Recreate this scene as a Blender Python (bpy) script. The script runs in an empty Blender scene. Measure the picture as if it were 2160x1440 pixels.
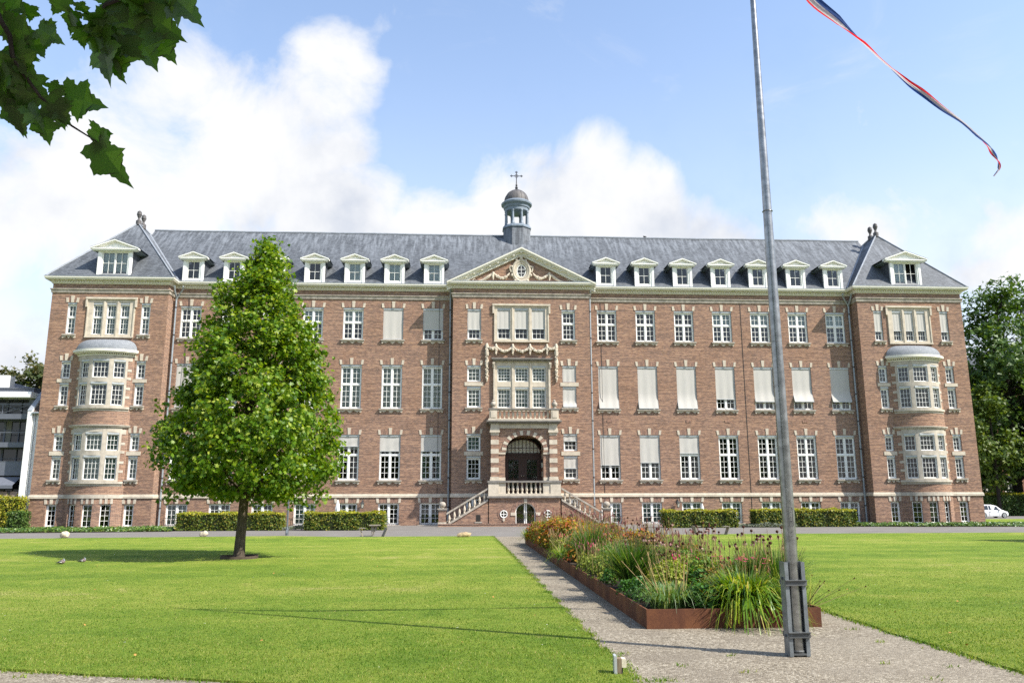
import bpy, math, random
import numpy as np
from mathutils import Vector, Matrix

# ------------------------------------------------------------------ camera, sky, sun, exposure
U = 1.3                                  # metres per drawing unit: every length below is in drawing units
scene = bpy.context.scene
COL = scene.collection
rad = math.radians

cam_d = bpy.data.cameras.new('camera')
cam = bpy.data.objects.new('camera', cam_d)
COL.objects.link(cam)
cam_d.sensor_width = 36.0
cam_d.lens = 1691.7 / 2160 * 36
cam_d.clip_start = 0.1
cam_d.clip_end = 3000
YAW, PITCH, ROLL = 0.0589, 0.1958, -0.0035
_f = Vector((math.sin(YAW) * math.cos(PITCH), math.cos(YAW) * math.cos(PITCH), math.sin(PITCH)))
_r = Vector((math.cos(YAW), -math.sin(YAW), 0))
_u = _r.cross(_f)
_r2 = math.cos(ROLL) * _r + math.sin(ROLL) * _u
_u2 = -math.sin(ROLL) * _r + math.cos(ROLL) * _u
cam.matrix_world = Matrix(((_r2.x, _u2.x, -_f.x, -3.892 * U), (_r2.y, _u2.y, -_f.y, -55.634 * U),
                           (_r2.z, _u2.z, -_f.z, 1.6 * U), (0, 0, 0, 1)))
scene.camera = cam

scene.view_settings.view_transform = 'Standard'
scene.view_settings.look = 'None'
scene.view_settings.gamma = 1
scene.view_settings.use_curve_mapping = False
scene.view_settings.exposure = 0.82
scene.cycles.use_denoising = False
scene.cycles.max_bounces = 8
scene.cycles.transparent_max_bounces = 12

SUN_EL = rad(46)
SUN_H = Vector((0.875, -0.485, 0)).normalized()
SUN_DIR = Vector((SUN_H.x * math.cos(SUN_EL), SUN_H.y * math.cos(SUN_EL), math.sin(SUN_EL)))
sun_d = bpy.data.lights.new('sun', 'SUN')
sun_d.energy = 4.9
sun_d.angle = rad(0.53)
sun_d.color = (1.0, 0.95, 0.87)
sun = bpy.data.objects.new('sun', sun_d)
COL.objects.link(sun)
sun.rotation_euler = SUN_DIR.to_track_quat('Z', 'Y').to_euler()

SKY_STRENGTH = 0.115


class NT:
    """short-hand for building node trees"""
    def __init__(s, tree):
        s.t = tree
        s.t.nodes.clear()

    def n(s, typ, **kw):
        nd = s.t.nodes.new(typ)
        for k, v in kw.items():
            if k == 'inp':
                for a, b in v.items():
                    sock = nd.inputs[a]
                    if hasattr(b, 'is_linked') or isinstance(b, bpy.types.NodeSocket):
                        s.t.links.new(b, sock)
                    else:
                        sock.default_value = b
            else:
                setattr(nd, k, v)
        return nd

    def math(s, op, a, b=None, c=None, clamp=False):
        nd = s.n('ShaderNodeMath', operation=op, use_clamp=clamp)
        for i, x in enumerate((a, b, c)):
            if x is None:
                continue
            if isinstance(x, (int, float)):
                nd.inputs[i].default_value = x
            else:
                s.t.links.new(x, nd.inputs[i])
        return nd.outputs[0]

    def vmath(s, op, a, b=None):
        nd = s.n('ShaderNodeVectorMath', operation=op)
        for i, x in enumerate((a, b)):
            if x is None:
                continue
            if isinstance(x, (tuple, list)):
                nd.inputs[i].default_value = x
            else:
                s.t.links.new(x, nd.inputs[i])
        return nd.outputs['Value'] if op in ('LENGTH', 'DOT_PRODUCT', 'DISTANCE') else nd.outputs[0]

    def ramp(s, fac, stops, interp='LINEAR'):
        nd = s.n('ShaderNodeValToRGB')
        cr = nd.color_ramp
        cr.interpolation = interp
        while len(cr.elements) < len(stops):
            cr.elements.new(0.5)
        for e, (p, c) in zip(cr.elements, stops):
            e.position = p
            e.color = (*c, 1) if len(c) == 3 else c
        s.t.links.new(fac, nd.inputs[0])
        return nd.outputs[0]

    def mix(s, fac, a, b, mode='MIX'):
        nd = s.n('ShaderNodeMix', data_type='RGBA', blend_type=mode)
        for i, x in ((0, fac), (6, a), (7, b)):
            if isinstance(x, (int, float)):
                nd.inputs[i].default_value = x
            elif isinstance(x, (tuple, list)):
                nd.inputs[i].default_value = (*x, 1) if len(x) == 3 else x
            else:
                s.t.links.new(x, nd.inputs[i])
        return nd.outputs[2]

    def smooth(s, x, lo, hi, a=0.0, b=1.0):
        nd = s.n('ShaderNodeMapRange', interpolation_type='SMOOTHSTEP')
        s.t.links.new(x, nd.inputs[0])
        for i, v in ((1, lo), (2, hi), (3, a), (4, b)):
            nd.inputs[i].default_value = v
        return nd.outputs[0]

    def noise(s, vec, scale, detail=4, rough=0.55, dist=0.0):
        nd = s.n('ShaderNodeTexNoise', inp={'Scale': scale, 'Detail': detail, 'Roughness': rough, 'Distortion': dist})
        if vec is not None:
            s.t.links.new(vec, nd.inputs['Vector'])
        return nd.outputs[0]


def az_dir(px, py):
    """unit world direction of a bearing / elevation pair given in degrees"""
    a, e = rad(px), rad(py)
    return (math.sin(a) * math.cos(e), math.cos(a) * math.cos(e), math.sin(e))


def build_world():
    w = bpy.data.worlds.new('World')
    scene.world = w
    w.use_nodes = True
    T = NT(w.node_tree)
    out = T.n('ShaderNodeOutputWorld')
    bg = T.n('ShaderNodeBackground')
    bg.inputs[1].default_value = SKY_STRENGTH
    T.t.links.new(bg.outputs[0], out.inputs[0])
    sky = T.n('ShaderNodeTexSky', sky_type='NISHITA')
    sky.sun_disc = False
    sky.sun_elevation = SUN_EL
    sky.sun_rotation = math.atan2(SUN_H.x, SUN_H.y)
    sky.altitude = 20
    sky.air_density = 1.0
    sky.dust_density = 0.8
    sky.ozone_density = 1.2
    d = T.n('ShaderNodeTexCoord').outputs['Generated']
    sep = T.n('ShaderNodeSeparateXYZ')
    T.t.links.new(d, sep.inputs[0])
    el = sep.outputs[2]
    # cumulus banks: (bearing, elevation, half-width deg, half-height deg, weight)
    banks = [(-20.5, 23.0, 10.5, 7.0, 1.0), (-10.5, 28.5, 4.0, 3.6, 0.95), (-26, 17, 14, 8.5, 0.86), (-12, 25.5, 5.5, 5.0, 0.8),
             (-9, 18.5, 6.0, 5.2, 1.0), (4.2, 19.0, 5.0, 7.2, 1.05), (9.2, 19.8, 4.2, 7.4, 1.05), (12.8, 18.5, 4.4, 6.2, 1.0),
             (-2, 16.5, 12, 5.6, 1.05), (12, 15.5, 10.5, 5.4, 1.05), (16.5, 16.5, 5.5, 5.0, 1.0), (30, 15.0, 10, 5.2, 0.85), (-40, 10, 14, 12, 0.9),
             (45, 14, 14, 6, 0.8), (-70, 20, 20, 12, 0.8)]
    mask = None
    for az, e, hw, hh, wt in banks:
        c = az_dir(az, e)
        dv = T.vmath('SUBTRACT', d, c)
        ca, sa = math.cos(rad(az)), math.sin(rad(az))
        hx = T.vmath('DOT_PRODUCT', dv, (ca / math.sin(rad(hw)), -sa / math.sin(rad(hw)), 0))
        hz = T.vmath('DOT_PRODUCT', dv, (0, 0, 1 / (math.sin(rad(hh)) * math.cos(rad(e)))))
        fr = T.vmath('DOT_PRODUCT', d, (sa, ca, 0))
        r2 = T.math('ADD', T.math('MULTIPLY', hx, hx), T.math('MULTIPLY', hz, hz))
        g = T.math('MULTIPLY', T.smooth(r2, 1.6, 0.0), wt)
        g = T.math('MULTIPLY', g, T.smooth(fr, 0.0, 0.2))
        mask = g if mask is None else T.math('MAXIMUM', mask, g)
    n1 = T.noise(d, 8.0, 10, 0.60, 0.35)
    n2 = T.noise(T.vmath('MULTIPLY', d, (1, 1, 1.7)), 3.4, 5, 0.5)
    dens = T.math('ADD', T.math('MULTIPLY', mask, 0.54), T.math('ADD', T.math('MULTIPLY', n1, 1.12), T.math('MULTIPLY', n2, 0.22)))
    cov = T.smooth(dens, 0.78, 1.20)
    # thin veils and the pale band of low cloud near the horizon
    wisp = T.noise(T.vmath('MULTIPLY', d, (1, 1, 2.2)), 5.5, 8, 0.62, 0.8)
    low = T.math('MULTIPLY', T.smooth(el, 0.40, 0.12), T.smooth(n2, 0.30, 0.62))
    veil = T.math('ADD', T.math('MULTIPLY', T.smooth(wisp, 0.56, 0.80), 0.22), T.math('MULTIPLY', low, 0.55), clamp=True)
    veil = T.math('ADD', veil, T.smooth(el, 0.60, 0.0, 0.07, 0.60), clamp=True)
    cov2 = T.math('MAXIMUM', cov, veil)
    shade = T.smooth(T.math('ADD', T.noise(T.vmath('ADD', d, (0.02, 0.0, 0.05)), 7.0, 6, 0.55), T.math('MULTIPLY', el, 0.5)), 0.34, 0.72)
    white = T.mix(shade, CLOUD_LO, CLOUD_HI)
    skyc = T.mix(1.0, sky.outputs[0], SKY_TINT, 'MULTIPLY')
    col = T.mix(cov2, skyc, white)
    T.t.links.new(col, bg.inputs[0])


CLOUD_LO = (3.1, 3.4, 4.0)
CLOUD_HI = (5.0, 5.03, 5.1)
SKY_TINT = (1.50, 1.52, 1.53)
build_world()

# ------------------------------------------------------------------ mesh and object helpers
random.seed(7)
RNG = np.random.default_rng(11)


def link(o, parent=None):
    COL.objects.link(o)
    if parent is not None:
        o.parent = parent
    return o


def tag(o, label=None, category=None, group=None, kind=None):
    if label: o['label'] = label
    if category: o['category'] = category
    if group: o['group'] = group
    if kind: o['kind'] = kind
    return o


def empty(name, loc=(0, 0, 0), rz=0.0, label=None, category=None, group=None):
    o = bpy.data.objects.new(name, None)
    o.empty_display_size = 0.2
    link(o)
    o.location = Vector(loc) * U
    o.rotation_euler = (0, 0, rz)
    return tag(o, label, category, group)


def instance(src, loc, parent=None, rz=None, sc=None):
    """one more object on the same mesh"""
    c = src.copy()
    link(c)
    c.parent = parent
    c.location = Vector(loc) * U
    if rz is not None: c.rotation_euler = (0, 0, rz)
    if sc is not None: c.scale = (sc, sc, sc)
    return c


def copy_tree(o, loc=None, rz=None, sc=None, parent=None):
    c = o.copy()
    COL.objects.link(c)
    c.parent = parent
    if loc is not None: c.location = Vector(loc) * U
    if rz is not None: c.rotation_euler = (0, 0, rz)
    if sc is not None: c.scale = (sc, sc, sc)
    for ch in o.children:
        copy_tree(ch, parent=c)
    return c


class MB:
    """collects shapes (drawing units) and links them as one mesh object"""
    def __init__(s):
        s.v, s.f, s.m, s.cur, s.M, s.sm, s.smooth = [], [], [], 0, None, [], False

    def add(s, vs, fs):
        b = len(s.v)
        if s.M is not None:
            vs = [tuple(s.M @ Vector(p)) for p in vs]
        s.v += [tuple(p) for p in vs]
        for f in fs:
            s.f.append(tuple(i + b for i in f))
            s.m.append(s.cur)
            s.sm.append(s.smooth)

    def box(s, x0, x1, y0, y1, z0, z1):
        s.add([(x0, y0, z0), (x1, y0, z0), (x1, y1, z0), (x0, y1, z0), (x0, y0, z1), (x1, y0, z1), (x1, y1, z1), (x0, y1, z1)],
              [(0, 3, 2, 1), (4, 5, 6, 7), (0, 1, 5, 4), (1, 2, 6, 5), (2, 3, 7, 6), (3, 0, 4, 7)])

    def cbox(s, c, sz):
        s.box(c[0] - sz[0] / 2, c[0] + sz[0] / 2, c[1] - sz[1] / 2, c[1] + sz[1] / 2, c[2] - sz[2] / 2, c[2] + sz[2] / 2)

    def quad(s, a, b, c, d):
        s.add([a, b, c, d], [(0, 1, 2, 3)])

    def tri(s, a, b, c):
        s.add([a, b, c], [(0, 1, 2)])

    def ext_y(s, pts, y0, y1):
        """closed outline of (x, z) points, counter-clockwise seen from -Y, extruded from y0 to y1"""
        n = len(pts)
        vs = [(x, y0, z) for x, z in pts] + [(x, y1, z) for x, z in pts]
        s.add(vs, [tuple(range(n)), tuple(range(2 * n - 1, n - 1, -1))] + [(i, i + n, (i + 1) % n + n, (i + 1) % n) for i in range(n)])

    def ext_x(s, pts, x0, x1):
        n = len(pts)
        vs = [(x0, y, z) for y, z in pts] + [(x1, y, z) for y, z in pts]
        s.add(vs, [tuple(range(n)), tuple(range(2 * n - 1, n - 1, -1))] + [(i, i + n, (i + 1) % n + n, (i + 1) % n) for i in range(n)])

    def ext_z(s, pts, z0, z1):
        n = len(pts)
        vs = [(x, y, z0) for x, y in pts] + [(x, y, z1) for x, y in pts]
        s.add(vs, [tuple(range(n - 1, -1, -1)), tuple(range(n, 2 * n))] + [(i, (i + 1) % n, (i + 1) % n + n, i + n) for i in range(n)])

    def lathe(s, prof, c=(0, 0, 0), n=16, sx=1, sy=1, a0=0.0):
        """profile of (radius, z) from bottom to top"""
        vs, fs = [], []
        for r, z in prof:
            for i in range(n):
                a = a0 + 2 * math.pi * i / n
                vs.append((c[0] + r * math.cos(a) * sx, c[1] + r * math.sin(a) * sy, c[2] + z))
        for k in range(len(prof) - 1):
            for i in range(n):
                j = (i + 1) % n
                fs.append((k * n + i, k * n + j, (k + 1) * n + j, (k + 1) * n + i))
        fs.append(tuple(range(n - 1, -1, -1)))
        fs.append(tuple(range((len(prof) - 1) * n, len(prof) * n)))
        s.add(vs, fs)

    def tube(s, pts, radii, n=8, cap=True):
        pts = [Vector(p) for p in pts]
        if isinstance(radii, (int, float)):
            radii = [radii] * len(pts)
        vs, fs = [], []
        ref = None
        for k, p in enumerate(pts):
            t = (pts[min(k + 1, len(pts) - 1)] - pts[max(k - 1, 0)]).normalized()
            if ref is None:
                ref = Vector((0, 0, 1)) if abs(t.z) < 0.9 else Vector((1, 0, 0))
            a = ref - t * ref.dot(t)
            if a.length < 1e-6:
                a = t.orthogonal()
            a.normalize()
            b = t.cross(a)
            ref = a
            for i in range(n):
                an = 2 * math.pi * i / n
                vs.append(tuple(p + radii[k] * (math.cos(an) * a + math.sin(an) * b)))
        for k in range(len(pts) - 1):
            for i in range(n):
                j = (i + 1) % n
                fs.append((k * n + i, k * n + j, (k + 1) * n + j, (k + 1) * n + i))
        if cap:
            fs.append(tuple(range(n - 1, -1, -1)))
            fs.append(tuple(range((len(pts) - 1) * n, len(pts) * n)))
        s.add(vs, fs)

    def sphere(s, c, r, n=12, sx=1, sy=1, sz=1):
        m = max(4, n // 2)
        prof = [(max(1e-4, r * math.sin(math.pi * k / m)), -r * math.cos(math.pi * k / m) * sz) for k in range(m + 1)]
        s.lathe(prof, c, n, sx, sy)

    def sweep(s, prof, path):
        """profile of (outward, z) swept along an open plan polyline; outward is to the right of travel"""
        P = [Vector((x, y, 0)) for x, y in path]
        vs, fs = [], []
        for k, p in enumerate(P):
            d0 = (P[k] - P[k - 1]).normalized() if k > 0 else (P[1] - P[0]).normalized()
            d1 = (P[k + 1] - P[k]).normalized() if k < len(P) - 1 else d0
            n0, n1 = Vector((d0.y, -d0.x, 0)), Vector((d1.y, -d1.x, 0))
            m = (n0 + n1).normalized()
            m /= max(0.3, m.dot(n1))
            for o, z in prof:
                q = p + m * o
                vs.append((q.x, q.y, z))
        n = len(prof)
        for k in range(len(P) - 1):
            for i in range(n):
                j = (i + 1) % n
                fs.append((k * n + i, (k + 1) * n + i, (k + 1) * n + j, k * n + j))
        fs.append(tuple(range(n)))
        fs.append(tuple(range(len(P) * n - 1, (len(P) - 1) * n - 1, -1)))
        s.add(vs, fs)

    def build(s, name, mats, parent=None, loc=(0, 0, 0), rz=0.0, fix=False):
        me = bpy.data.meshes.new(name)
        me.from_pydata([(x * U, y * U, z * U) for x, y, z in s.v], [], s.f)
        for m in (mats if isinstance(mats, (list, tuple)) else [mats]):
            me.materials.append(m)
        me.polygons.foreach_set('material_index', s.m)
        me.polygons.foreach_set('use_smooth', s.sm)
        if any(s.sm):
            me.set_sharp_from_angle(angle=rad(40))
        me.update()
        o = bpy.data.objects.new(name, me)
        link(o, parent)
        o.location = Vector(loc) * U
        o.rotation_euler = (0, 0, rz)
        return o


def np_mesh(name, verts, faces_flat, starts, totals, mats, parent=None, mat_idx=None, loc=(0, 0, 0), smooth=False):
    me = bpy.data.meshes.new(name)
    me.vertices.add(len(verts))
    me.vertices.foreach_set('co', (np.asarray(verts, dtype=np.float32) * U).ravel())
    me.loops.add(len(faces_flat))
    me.loops.foreach_set('vertex_index', np.asarray(faces_flat, dtype=np.int32))
    me.polygons.add(len(starts))
    me.polygons.foreach_set('loop_start', np.asarray(starts, dtype=np.int32))
    for m in (mats if isinstance(mats, (list, tuple)) else [mats]):
        me.materials.append(m)
    if mat_idx is not None:
        me.polygons.foreach_set('material_index', np.asarray(mat_idx, dtype=np.int32))
    if smooth:
        me.polygons.foreach_set('use_smooth', np.ones(len(starts), dtype=bool))
    me.update(calc_edges=True)
    me.validate()
    o = bpy.data.objects.new(name, me)
    link(o, parent)
    o.location = Vector(loc) * U
    return o


def scatter_np(tverts, tfaces, pos, X, Y, Z, size):
    """copies a small template (k x 3 verts, list of faces) onto frames X, Y, Z at pos; returns arrays for np_mesh"""
    t = np.asarray(tverts, dtype=np.float64)
    N, k = len(pos), len(t)
    sz = np.asarray(size)[:, None, None]
    V = pos[:, None, :] + sz * (t[None, :, 0:1] * X[:, None, :] + t[None, :, 1:2] * Y[:, None, :] + t[None, :, 2:3] * Z[:, None, :])
    flat1 = np.concatenate([np.asarray(f) for f in tfaces])
    tot1 = np.array([len(f) for f in tfaces])
    flat = (flat1[None, :] + (np.arange(N) * k)[:, None]).ravel()
    tot = np.tile(tot1, N)
    st = np.concatenate([[0], np.cumsum(tot)[:-1]])
    return V.reshape(-1, 3), flat, st, tot


def unit(a):
    return a / np.maximum(1e-9, np.linalg.norm(a, axis=-1, keepdims=True))


def frames(nrm, rng, updir=None):
    """random leaf frames whose Z is nrm"""
    Z = unit(nrm)
    r = rng.normal(size=Z.shape)
    if updir is not None:
        r = r * 0.6 + updir
    X = unit(np.cross(r, Z))
    return X, np.cross(Z, X), Z


LOBED = ([(0, -.45, 0), (.22, -.30, .03), (.55, -.28, -.02), (.36, -.02, .03), (.52, .26, -.05), (.20, .20, .02), (0, .55, -.06),
          (-.20, .20, .02), (-.52, .26, -.05), (-.36, -.02, .03), (-.55, -.28, -.02), (-.22, -.30, .03)],
         [(0, 1, 2, 3, 4, 5, 6), (0, 6, 7, 8, 9, 10, 11)])
OVAL = ([(0, -.5, 0), (.28, -.15, .05), (.24, .2, .03), (0, .5, -.06), (-.24, .2, .03), (-.28, -.15, .05)], [(0, 1, 2, 3), (0, 3, 4, 5)])
TUFT = ([(0, -.5, 0), (.42, -.12, .10), (.12, .02, .0), (.30, .46, -.08), (-.08, .16, .02), (-.44, .30, .06), (-.20, -.06, .0)],
        [(0, 1, 2), (0, 2, 3, 4), (0, 4, 5, 6)])

# ------------------------------------------------------------------ materials
def new_mat(name):
    m = bpy.data.materials.new(name)
    m.use_nodes = True
    T = NT(m.node_tree)
    out = T.n('ShaderNodeOutputMaterial')
    return m, T, out


def principled(T, out, col, rough=0.8, spec=0.3, metal=0.0, bump=None, bump_d=0.02, bump_s=0.5):
    p = T.n('ShaderNodeBsdfPrincipled')
    for k, v in (('Base Color', col), ('Roughness', rough), ('Metallic', metal)):
        if isinstance(v, (int, float)):
            p.inputs[k].default_value = v
        elif isinstance(v, tuple):
            p.inputs[k].default_value = (*v, 1)
        else:
            T.t.links.new(v, p.inputs[k])
    p.inputs['Specular IOR Level'].default_value = spec
    if bump is not None:
        b = T.n('ShaderNodeBump')
        b.inputs['Strength'].default_value = bump_s
        b.inputs['Distance'].default_value = bump_d
        T.t.links.new(bump, b.inputs['Height'])
        T.t.links.new(b.outputs[0], p.inputs['Normal'])
    T.t.links.new(p.outputs[0], out.inputs[0])
    return p


def plain(name, col, rough=0.7, spec=0.3, metal=0.0, var=0.12, scale=3.0, dirt=0.0, bump=0.0, stretch=(1, 1, 1)):
    """one colour with soft mottling; dirt adds streaky darker weathering"""
    m, T, out = new_mat(name)
    co = T.n('ShaderNodeTexCoord').outputs['Object']
    v = T.vmath('MULTIPLY', co, stretch)
    n = T.noise(v, scale, 6, 0.6)
    c = T.mix(T.smooth(n, 0.25, 0.75), tuple(x * (1 - var) for x in col), tuple(min(1, x * (1 + var)) for x in col))
    if dirt:
        n2 = T.noise(T.vmath('MULTIPLY', co, (2.2, 2.2, 0.5)), 1.7, 7, 0.65)
        c = T.mix(T.math('MULTIPLY', T.smooth(n2, 0.50, 0.78), dirt), c, tuple(x * 0.35 for x in col))
    principled(T, out, c, rough, spec, metal, T.noise(co, scale * 9, 4, 0.6) if bump else None, 0.02, bump)
    return m


def wall_coords(T):
    """(along the wall, up) in metres from object coordinates, whichever way the wall faces"""
    co = T.n('ShaderNodeTexCoord').outputs['Object']
    s = T.n('ShaderNodeSeparateXYZ'); T.t.links.new(co, s.inputs[0])
    g = T.n('ShaderNodeSeparateXYZ'); T.t.links.new(T.n('ShaderNodeNewGeometry').outputs['True Normal'], g.inputs[0])
    side = T.math('GREATER_THAN', T.math('ABSOLUTE', g.outputs[0]), 0.75)
    u = T.math('ADD', T.math('MULTIPLY', side, s.outputs[1]), T.math('MULTIPLY', T.math('SUBTRACT', 1.0, side), s.outputs[0]))
    c = T.n('ShaderNodeCombineXYZ')
    T.t.links.new(u, c.inputs[0]); T.t.links.new(s.outputs[2], c.inputs[1])
    return c.outputs[0], co


def brick_mat(name, c1, c2, mortar, bw=0.22, bh=0.068, soldier=False, dark=1.0):
    m, T, out = new_mat(name)
    uv, co = wall_coords(T)
    if soldier:
        s = T.n('ShaderNodeSeparateXYZ'); T.t.links.new(uv, s.inputs[0])
        c = T.n('ShaderNodeCombineXYZ'); T.t.links.new(s.outputs[1], c.inputs[0]); T.t.links.new(s.outputs[0], c.inputs[1])
        uv = c.outputs[0]
    b = T.n('ShaderNodeTexBrick', offset=0.5, inp={'Vector': uv, 'Scale': 1.0, 'Mortar Size': 0.0075, 'Mortar Smooth': 0.15, 'Bias': -0.1,
                                                  'Brick Width': bw, 'Row Height': bh})
    b.inputs['Color1'].default_value = (0, 0, 0, 1)
    b.inputs['Color2'].default_value = (1, 1, 1, 1)
    b.inputs['Mortar'].default_value = (0.5, 0.5, 0.5, 1)
    # whole bands and patches of differently fired bricks
    row = T.noise(T.vmath('MULTIPLY', uv, (0.22, 4.4, 1)), 1.6, 6, 0.75)
    blot = T.noise(co, 0.22, 5, 0.6)
    per = T.n('ShaderNodeTexNoise', inp={'Vector': T.vmath('MULTIPLY', uv, (1 / bw * 0.55, 1 / bh * 0.55, 1)), 'Scale': 1.0, 'Detail': 1.0})
    f = T.math('ADD', T.math('MULTIPLY', b.outputs['Color'], 0.28), T.math('ADD', T.math('MULTIPLY', T.smooth(per.outputs[0], 0.3, 0.7), 0.30),
               T.math('MULTIPLY', T.smooth(row, 0.36, 0.64), 0.42)))
    f = T.smooth(f, 0.02, 0.98)
    base = T.ramp(f, [(0.05, tuple(x * 0.55 * dark for x in c2)), (0.35, tuple(x * dark for x in c2)), (0.62, tuple(x * dark for x in c1)),
                      (0.95, (c1[0] * 1.35 * dark, c1[1] * 1.5 * dark, c1[2] * 1.45 * dark))])
    base = T.mix(T.smooth(blot, 0.38, 0.66), T.mix(0.16, base, (0.27, 0.17, 0.13)), T.mix(0.22, base, (0.25, 0.115, 0.05)))
    run = T.noise(T.vmath('MULTIPLY', co, (1.4, 1.4, 0.16)), 1.1, 6, 0.65)
    base = T.mix(T.math('MULTIPLY', T.smooth(run, 0.52, 0.80), 0.35), base, tuple(x * 0.5 for x in c2))
    col = T.mix(b.outputs['Fac'], base, mortar)
    hgt = T.math('SUBTRACT', T.math('MULTIPLY', T.noise(co, 60, 2), 0.3), b.outputs['Fac'])
    principled(T, out, col, 0.9, 0.2, 0, hgt, 0.012, 0.6)
    return m


BRICK = brick_mat('red_brick', (0.300, 0.162, 0.102), (0.178, 0.094, 0.065), (0.40, 0.33, 0.265))
SOLDIER = brick_mat('arch_brick', (0.285, 0.148, 0.100), (0.18, 0.09, 0.068), (0.38, 0.32, 0.26), soldier=True)
FARBRICK = brick_mat('old_brick', (0.27, 0.13, 0.09), (0.18, 0.08, 0.06), (0.28, 0.23, 0.19))


def slate_mat(name, tint=(0.092, 0.100, 0.110), streak=0.40):
    m, T, out = new_mat(name)
    uv, co = wall_coords(T)
    b = T.n('ShaderNodeTexBrick', offset=0.5, inp={'Vector': uv, 'Scale': 1.0, 'Mortar Size': 0.008, 'Mortar Smooth': 0.2, 'Bias': 0.0,
                                                  'Brick Width': 0.26, 'Row Height': 0.125})
    b.inputs['Color1'].default_value = (*[x * 0.72 for x in tint], 1)
    b.inputs['Color2'].default_value = (*[x * 1.28 for x in tint], 1)
    b.inputs['Mortar'].default_value = (*[x * 0.35 for x in tint], 1)
    s = T.n('ShaderNodeSeparateXYZ'); T.t.links.new(co, s.inputs[0])
    # pale lime runs that start below the ridge, and patches of lichen
    run = T.noise(T.vmath('MULTIPLY', co, (2.6, 0.35, 0.30)), 1.3, 7, 0.66)
    top = T.smooth(T.math('ADD', s.outputs[2], T.math('MULTIPLY', T.noise(T.vmath('MULTIPLY', co, (1.6, 0, 0)), 1.0, 3), 5.0)), 26.3, 31.0)
    pale = T.math('MULTIPLY', T.math('MULTIPLY', T.smooth(run, 0.40, 0.66), T.math('ADD', 0.22, T.math('MULTIPLY', top, 0.78))), streak)
    c = T.mix(pale, b.outputs['Color'], (0.31, 0.335, 0.365))
    c = T.mix(T.math('MULTIPLY', T.smooth(T.noise(co, 0.5, 6, 0.6), 0.5, 0.72), 0.35), c, tuple(x * 0.6 for x in tint))
    principled(T, out, c, 0.6, 0.28, 0, b.outputs['Fac'], 0.012, -0.7)
    return m


SLATE = slate_mat('roof_slate')
SLATE_DARK = slate_mat('cheek_slate', (0.060, 0.066, 0.078), 0.12)
CREAM = plain('cream_paint', (0.70, 0.67, 0.57), 0.55, 0.35, var=0.05, scale=1.5, dirt=0.18)
WHITE = plain('white_paint', (0.80, 0.79, 0.74), 0.5, 0.4, var=0.04, scale=2, dirt=0.08)
STONE = plain('sandstone', (0.52, 0.455, 0.36), 0.85, 0.2, var=0.16, scale=2.2, dirt=0.35, bump=0.3)
STONE_B = plain('grey_sandstone', (0.43, 0.385, 0.315), 0.9, 0.2, var=0.18, scale=2.2, dirt=0.5, bump=0.3)
STONE_W = plain('weathered_stone', (0.36, 0.32, 0.265), 0.9, 0.2, var=0.3, scale=2.5, dirt=0.6, bump=0.4)
STONE_D = plain('dark_stone', (0.20, 0.185, 0.165), 0.9, 0.2, var=0.25, scale=3, dirt=0.5, bump=0.4)
LEAD = plain('sheet_lead', (0.25, 0.27, 0.295), 0.5, 0.4, var=0.15, scale=2, dirt=0.3)
LEAD_D = plain('blue_grey_lead', (0.165, 0.20, 0.235), 0.5, 0.4, var=0.22, scale=3, dirt=0.45)
ZINC = plain('zinc_pipe', (0.30, 0.335, 0.36), 0.45, 0.5, 0.3, var=0.15, scale=4, dirt=0.3)
COPPER = plain('brown_copper', (0.105, 0.098, 0.095), 0.6, 0.35, 0.1, var=0.25, scale=2.5, dirt=0.5, stretch=(2, 2, .4))
VERDI = plain('green_copper', (0.16, 0.21, 0.185), 0.7, 0.3, var=0.25, scale=5, dirt=0.5)
IRON = plain('dark_iron', (0.035, 0.037, 0.04), 0.5, 0.4, var=0.2)
ALU = plain('grey_aluminium', (0.42, 0.44, 0.44), 0.45, 0.5, 0.2, var=0.06)
BLIND = plain('blind_fabric', (0.47, 0.45, 0.41), 0.9, 0.15, var=0.05, scale=6, dirt=0.06, stretch=(4, 4, .3))
DOORW = plain('dark_brown_door', (0.045, 0.016, 0.012), 0.4, 0.4, var=0.3, scale=6, stretch=(4, 4, .6))
BLACK = plain('room_dark', (0.035, 0.033, 0.03), 0.95, 0.1)  # colour holds the dark of unlit rooms and openings
FLOORM = plain('room_floor', (0.12, 0.10, 0.08), 0.8, 0.2)
FROST = plain('leaded_fanlight', (0.50, 0.50, 0.42), 0.25, 0.5, var=0.15, scale=9)
CURT = plain('net_curtain', (0.36, 0.43, 0.395), 0.95, 0.1, var=0.12, scale=4, stretch=(6, 6, .3))
CURT_D = plain('dark_curtain', (0.17, 0.17, 0.145), 0.95, 0.1, var=0.2, scale=4, stretch=(6, 6, .3))
CURT_B = plain('roller_shade', (0.62, 0.66, 0.68), 0.95, 0.1, var=0.05)


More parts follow.
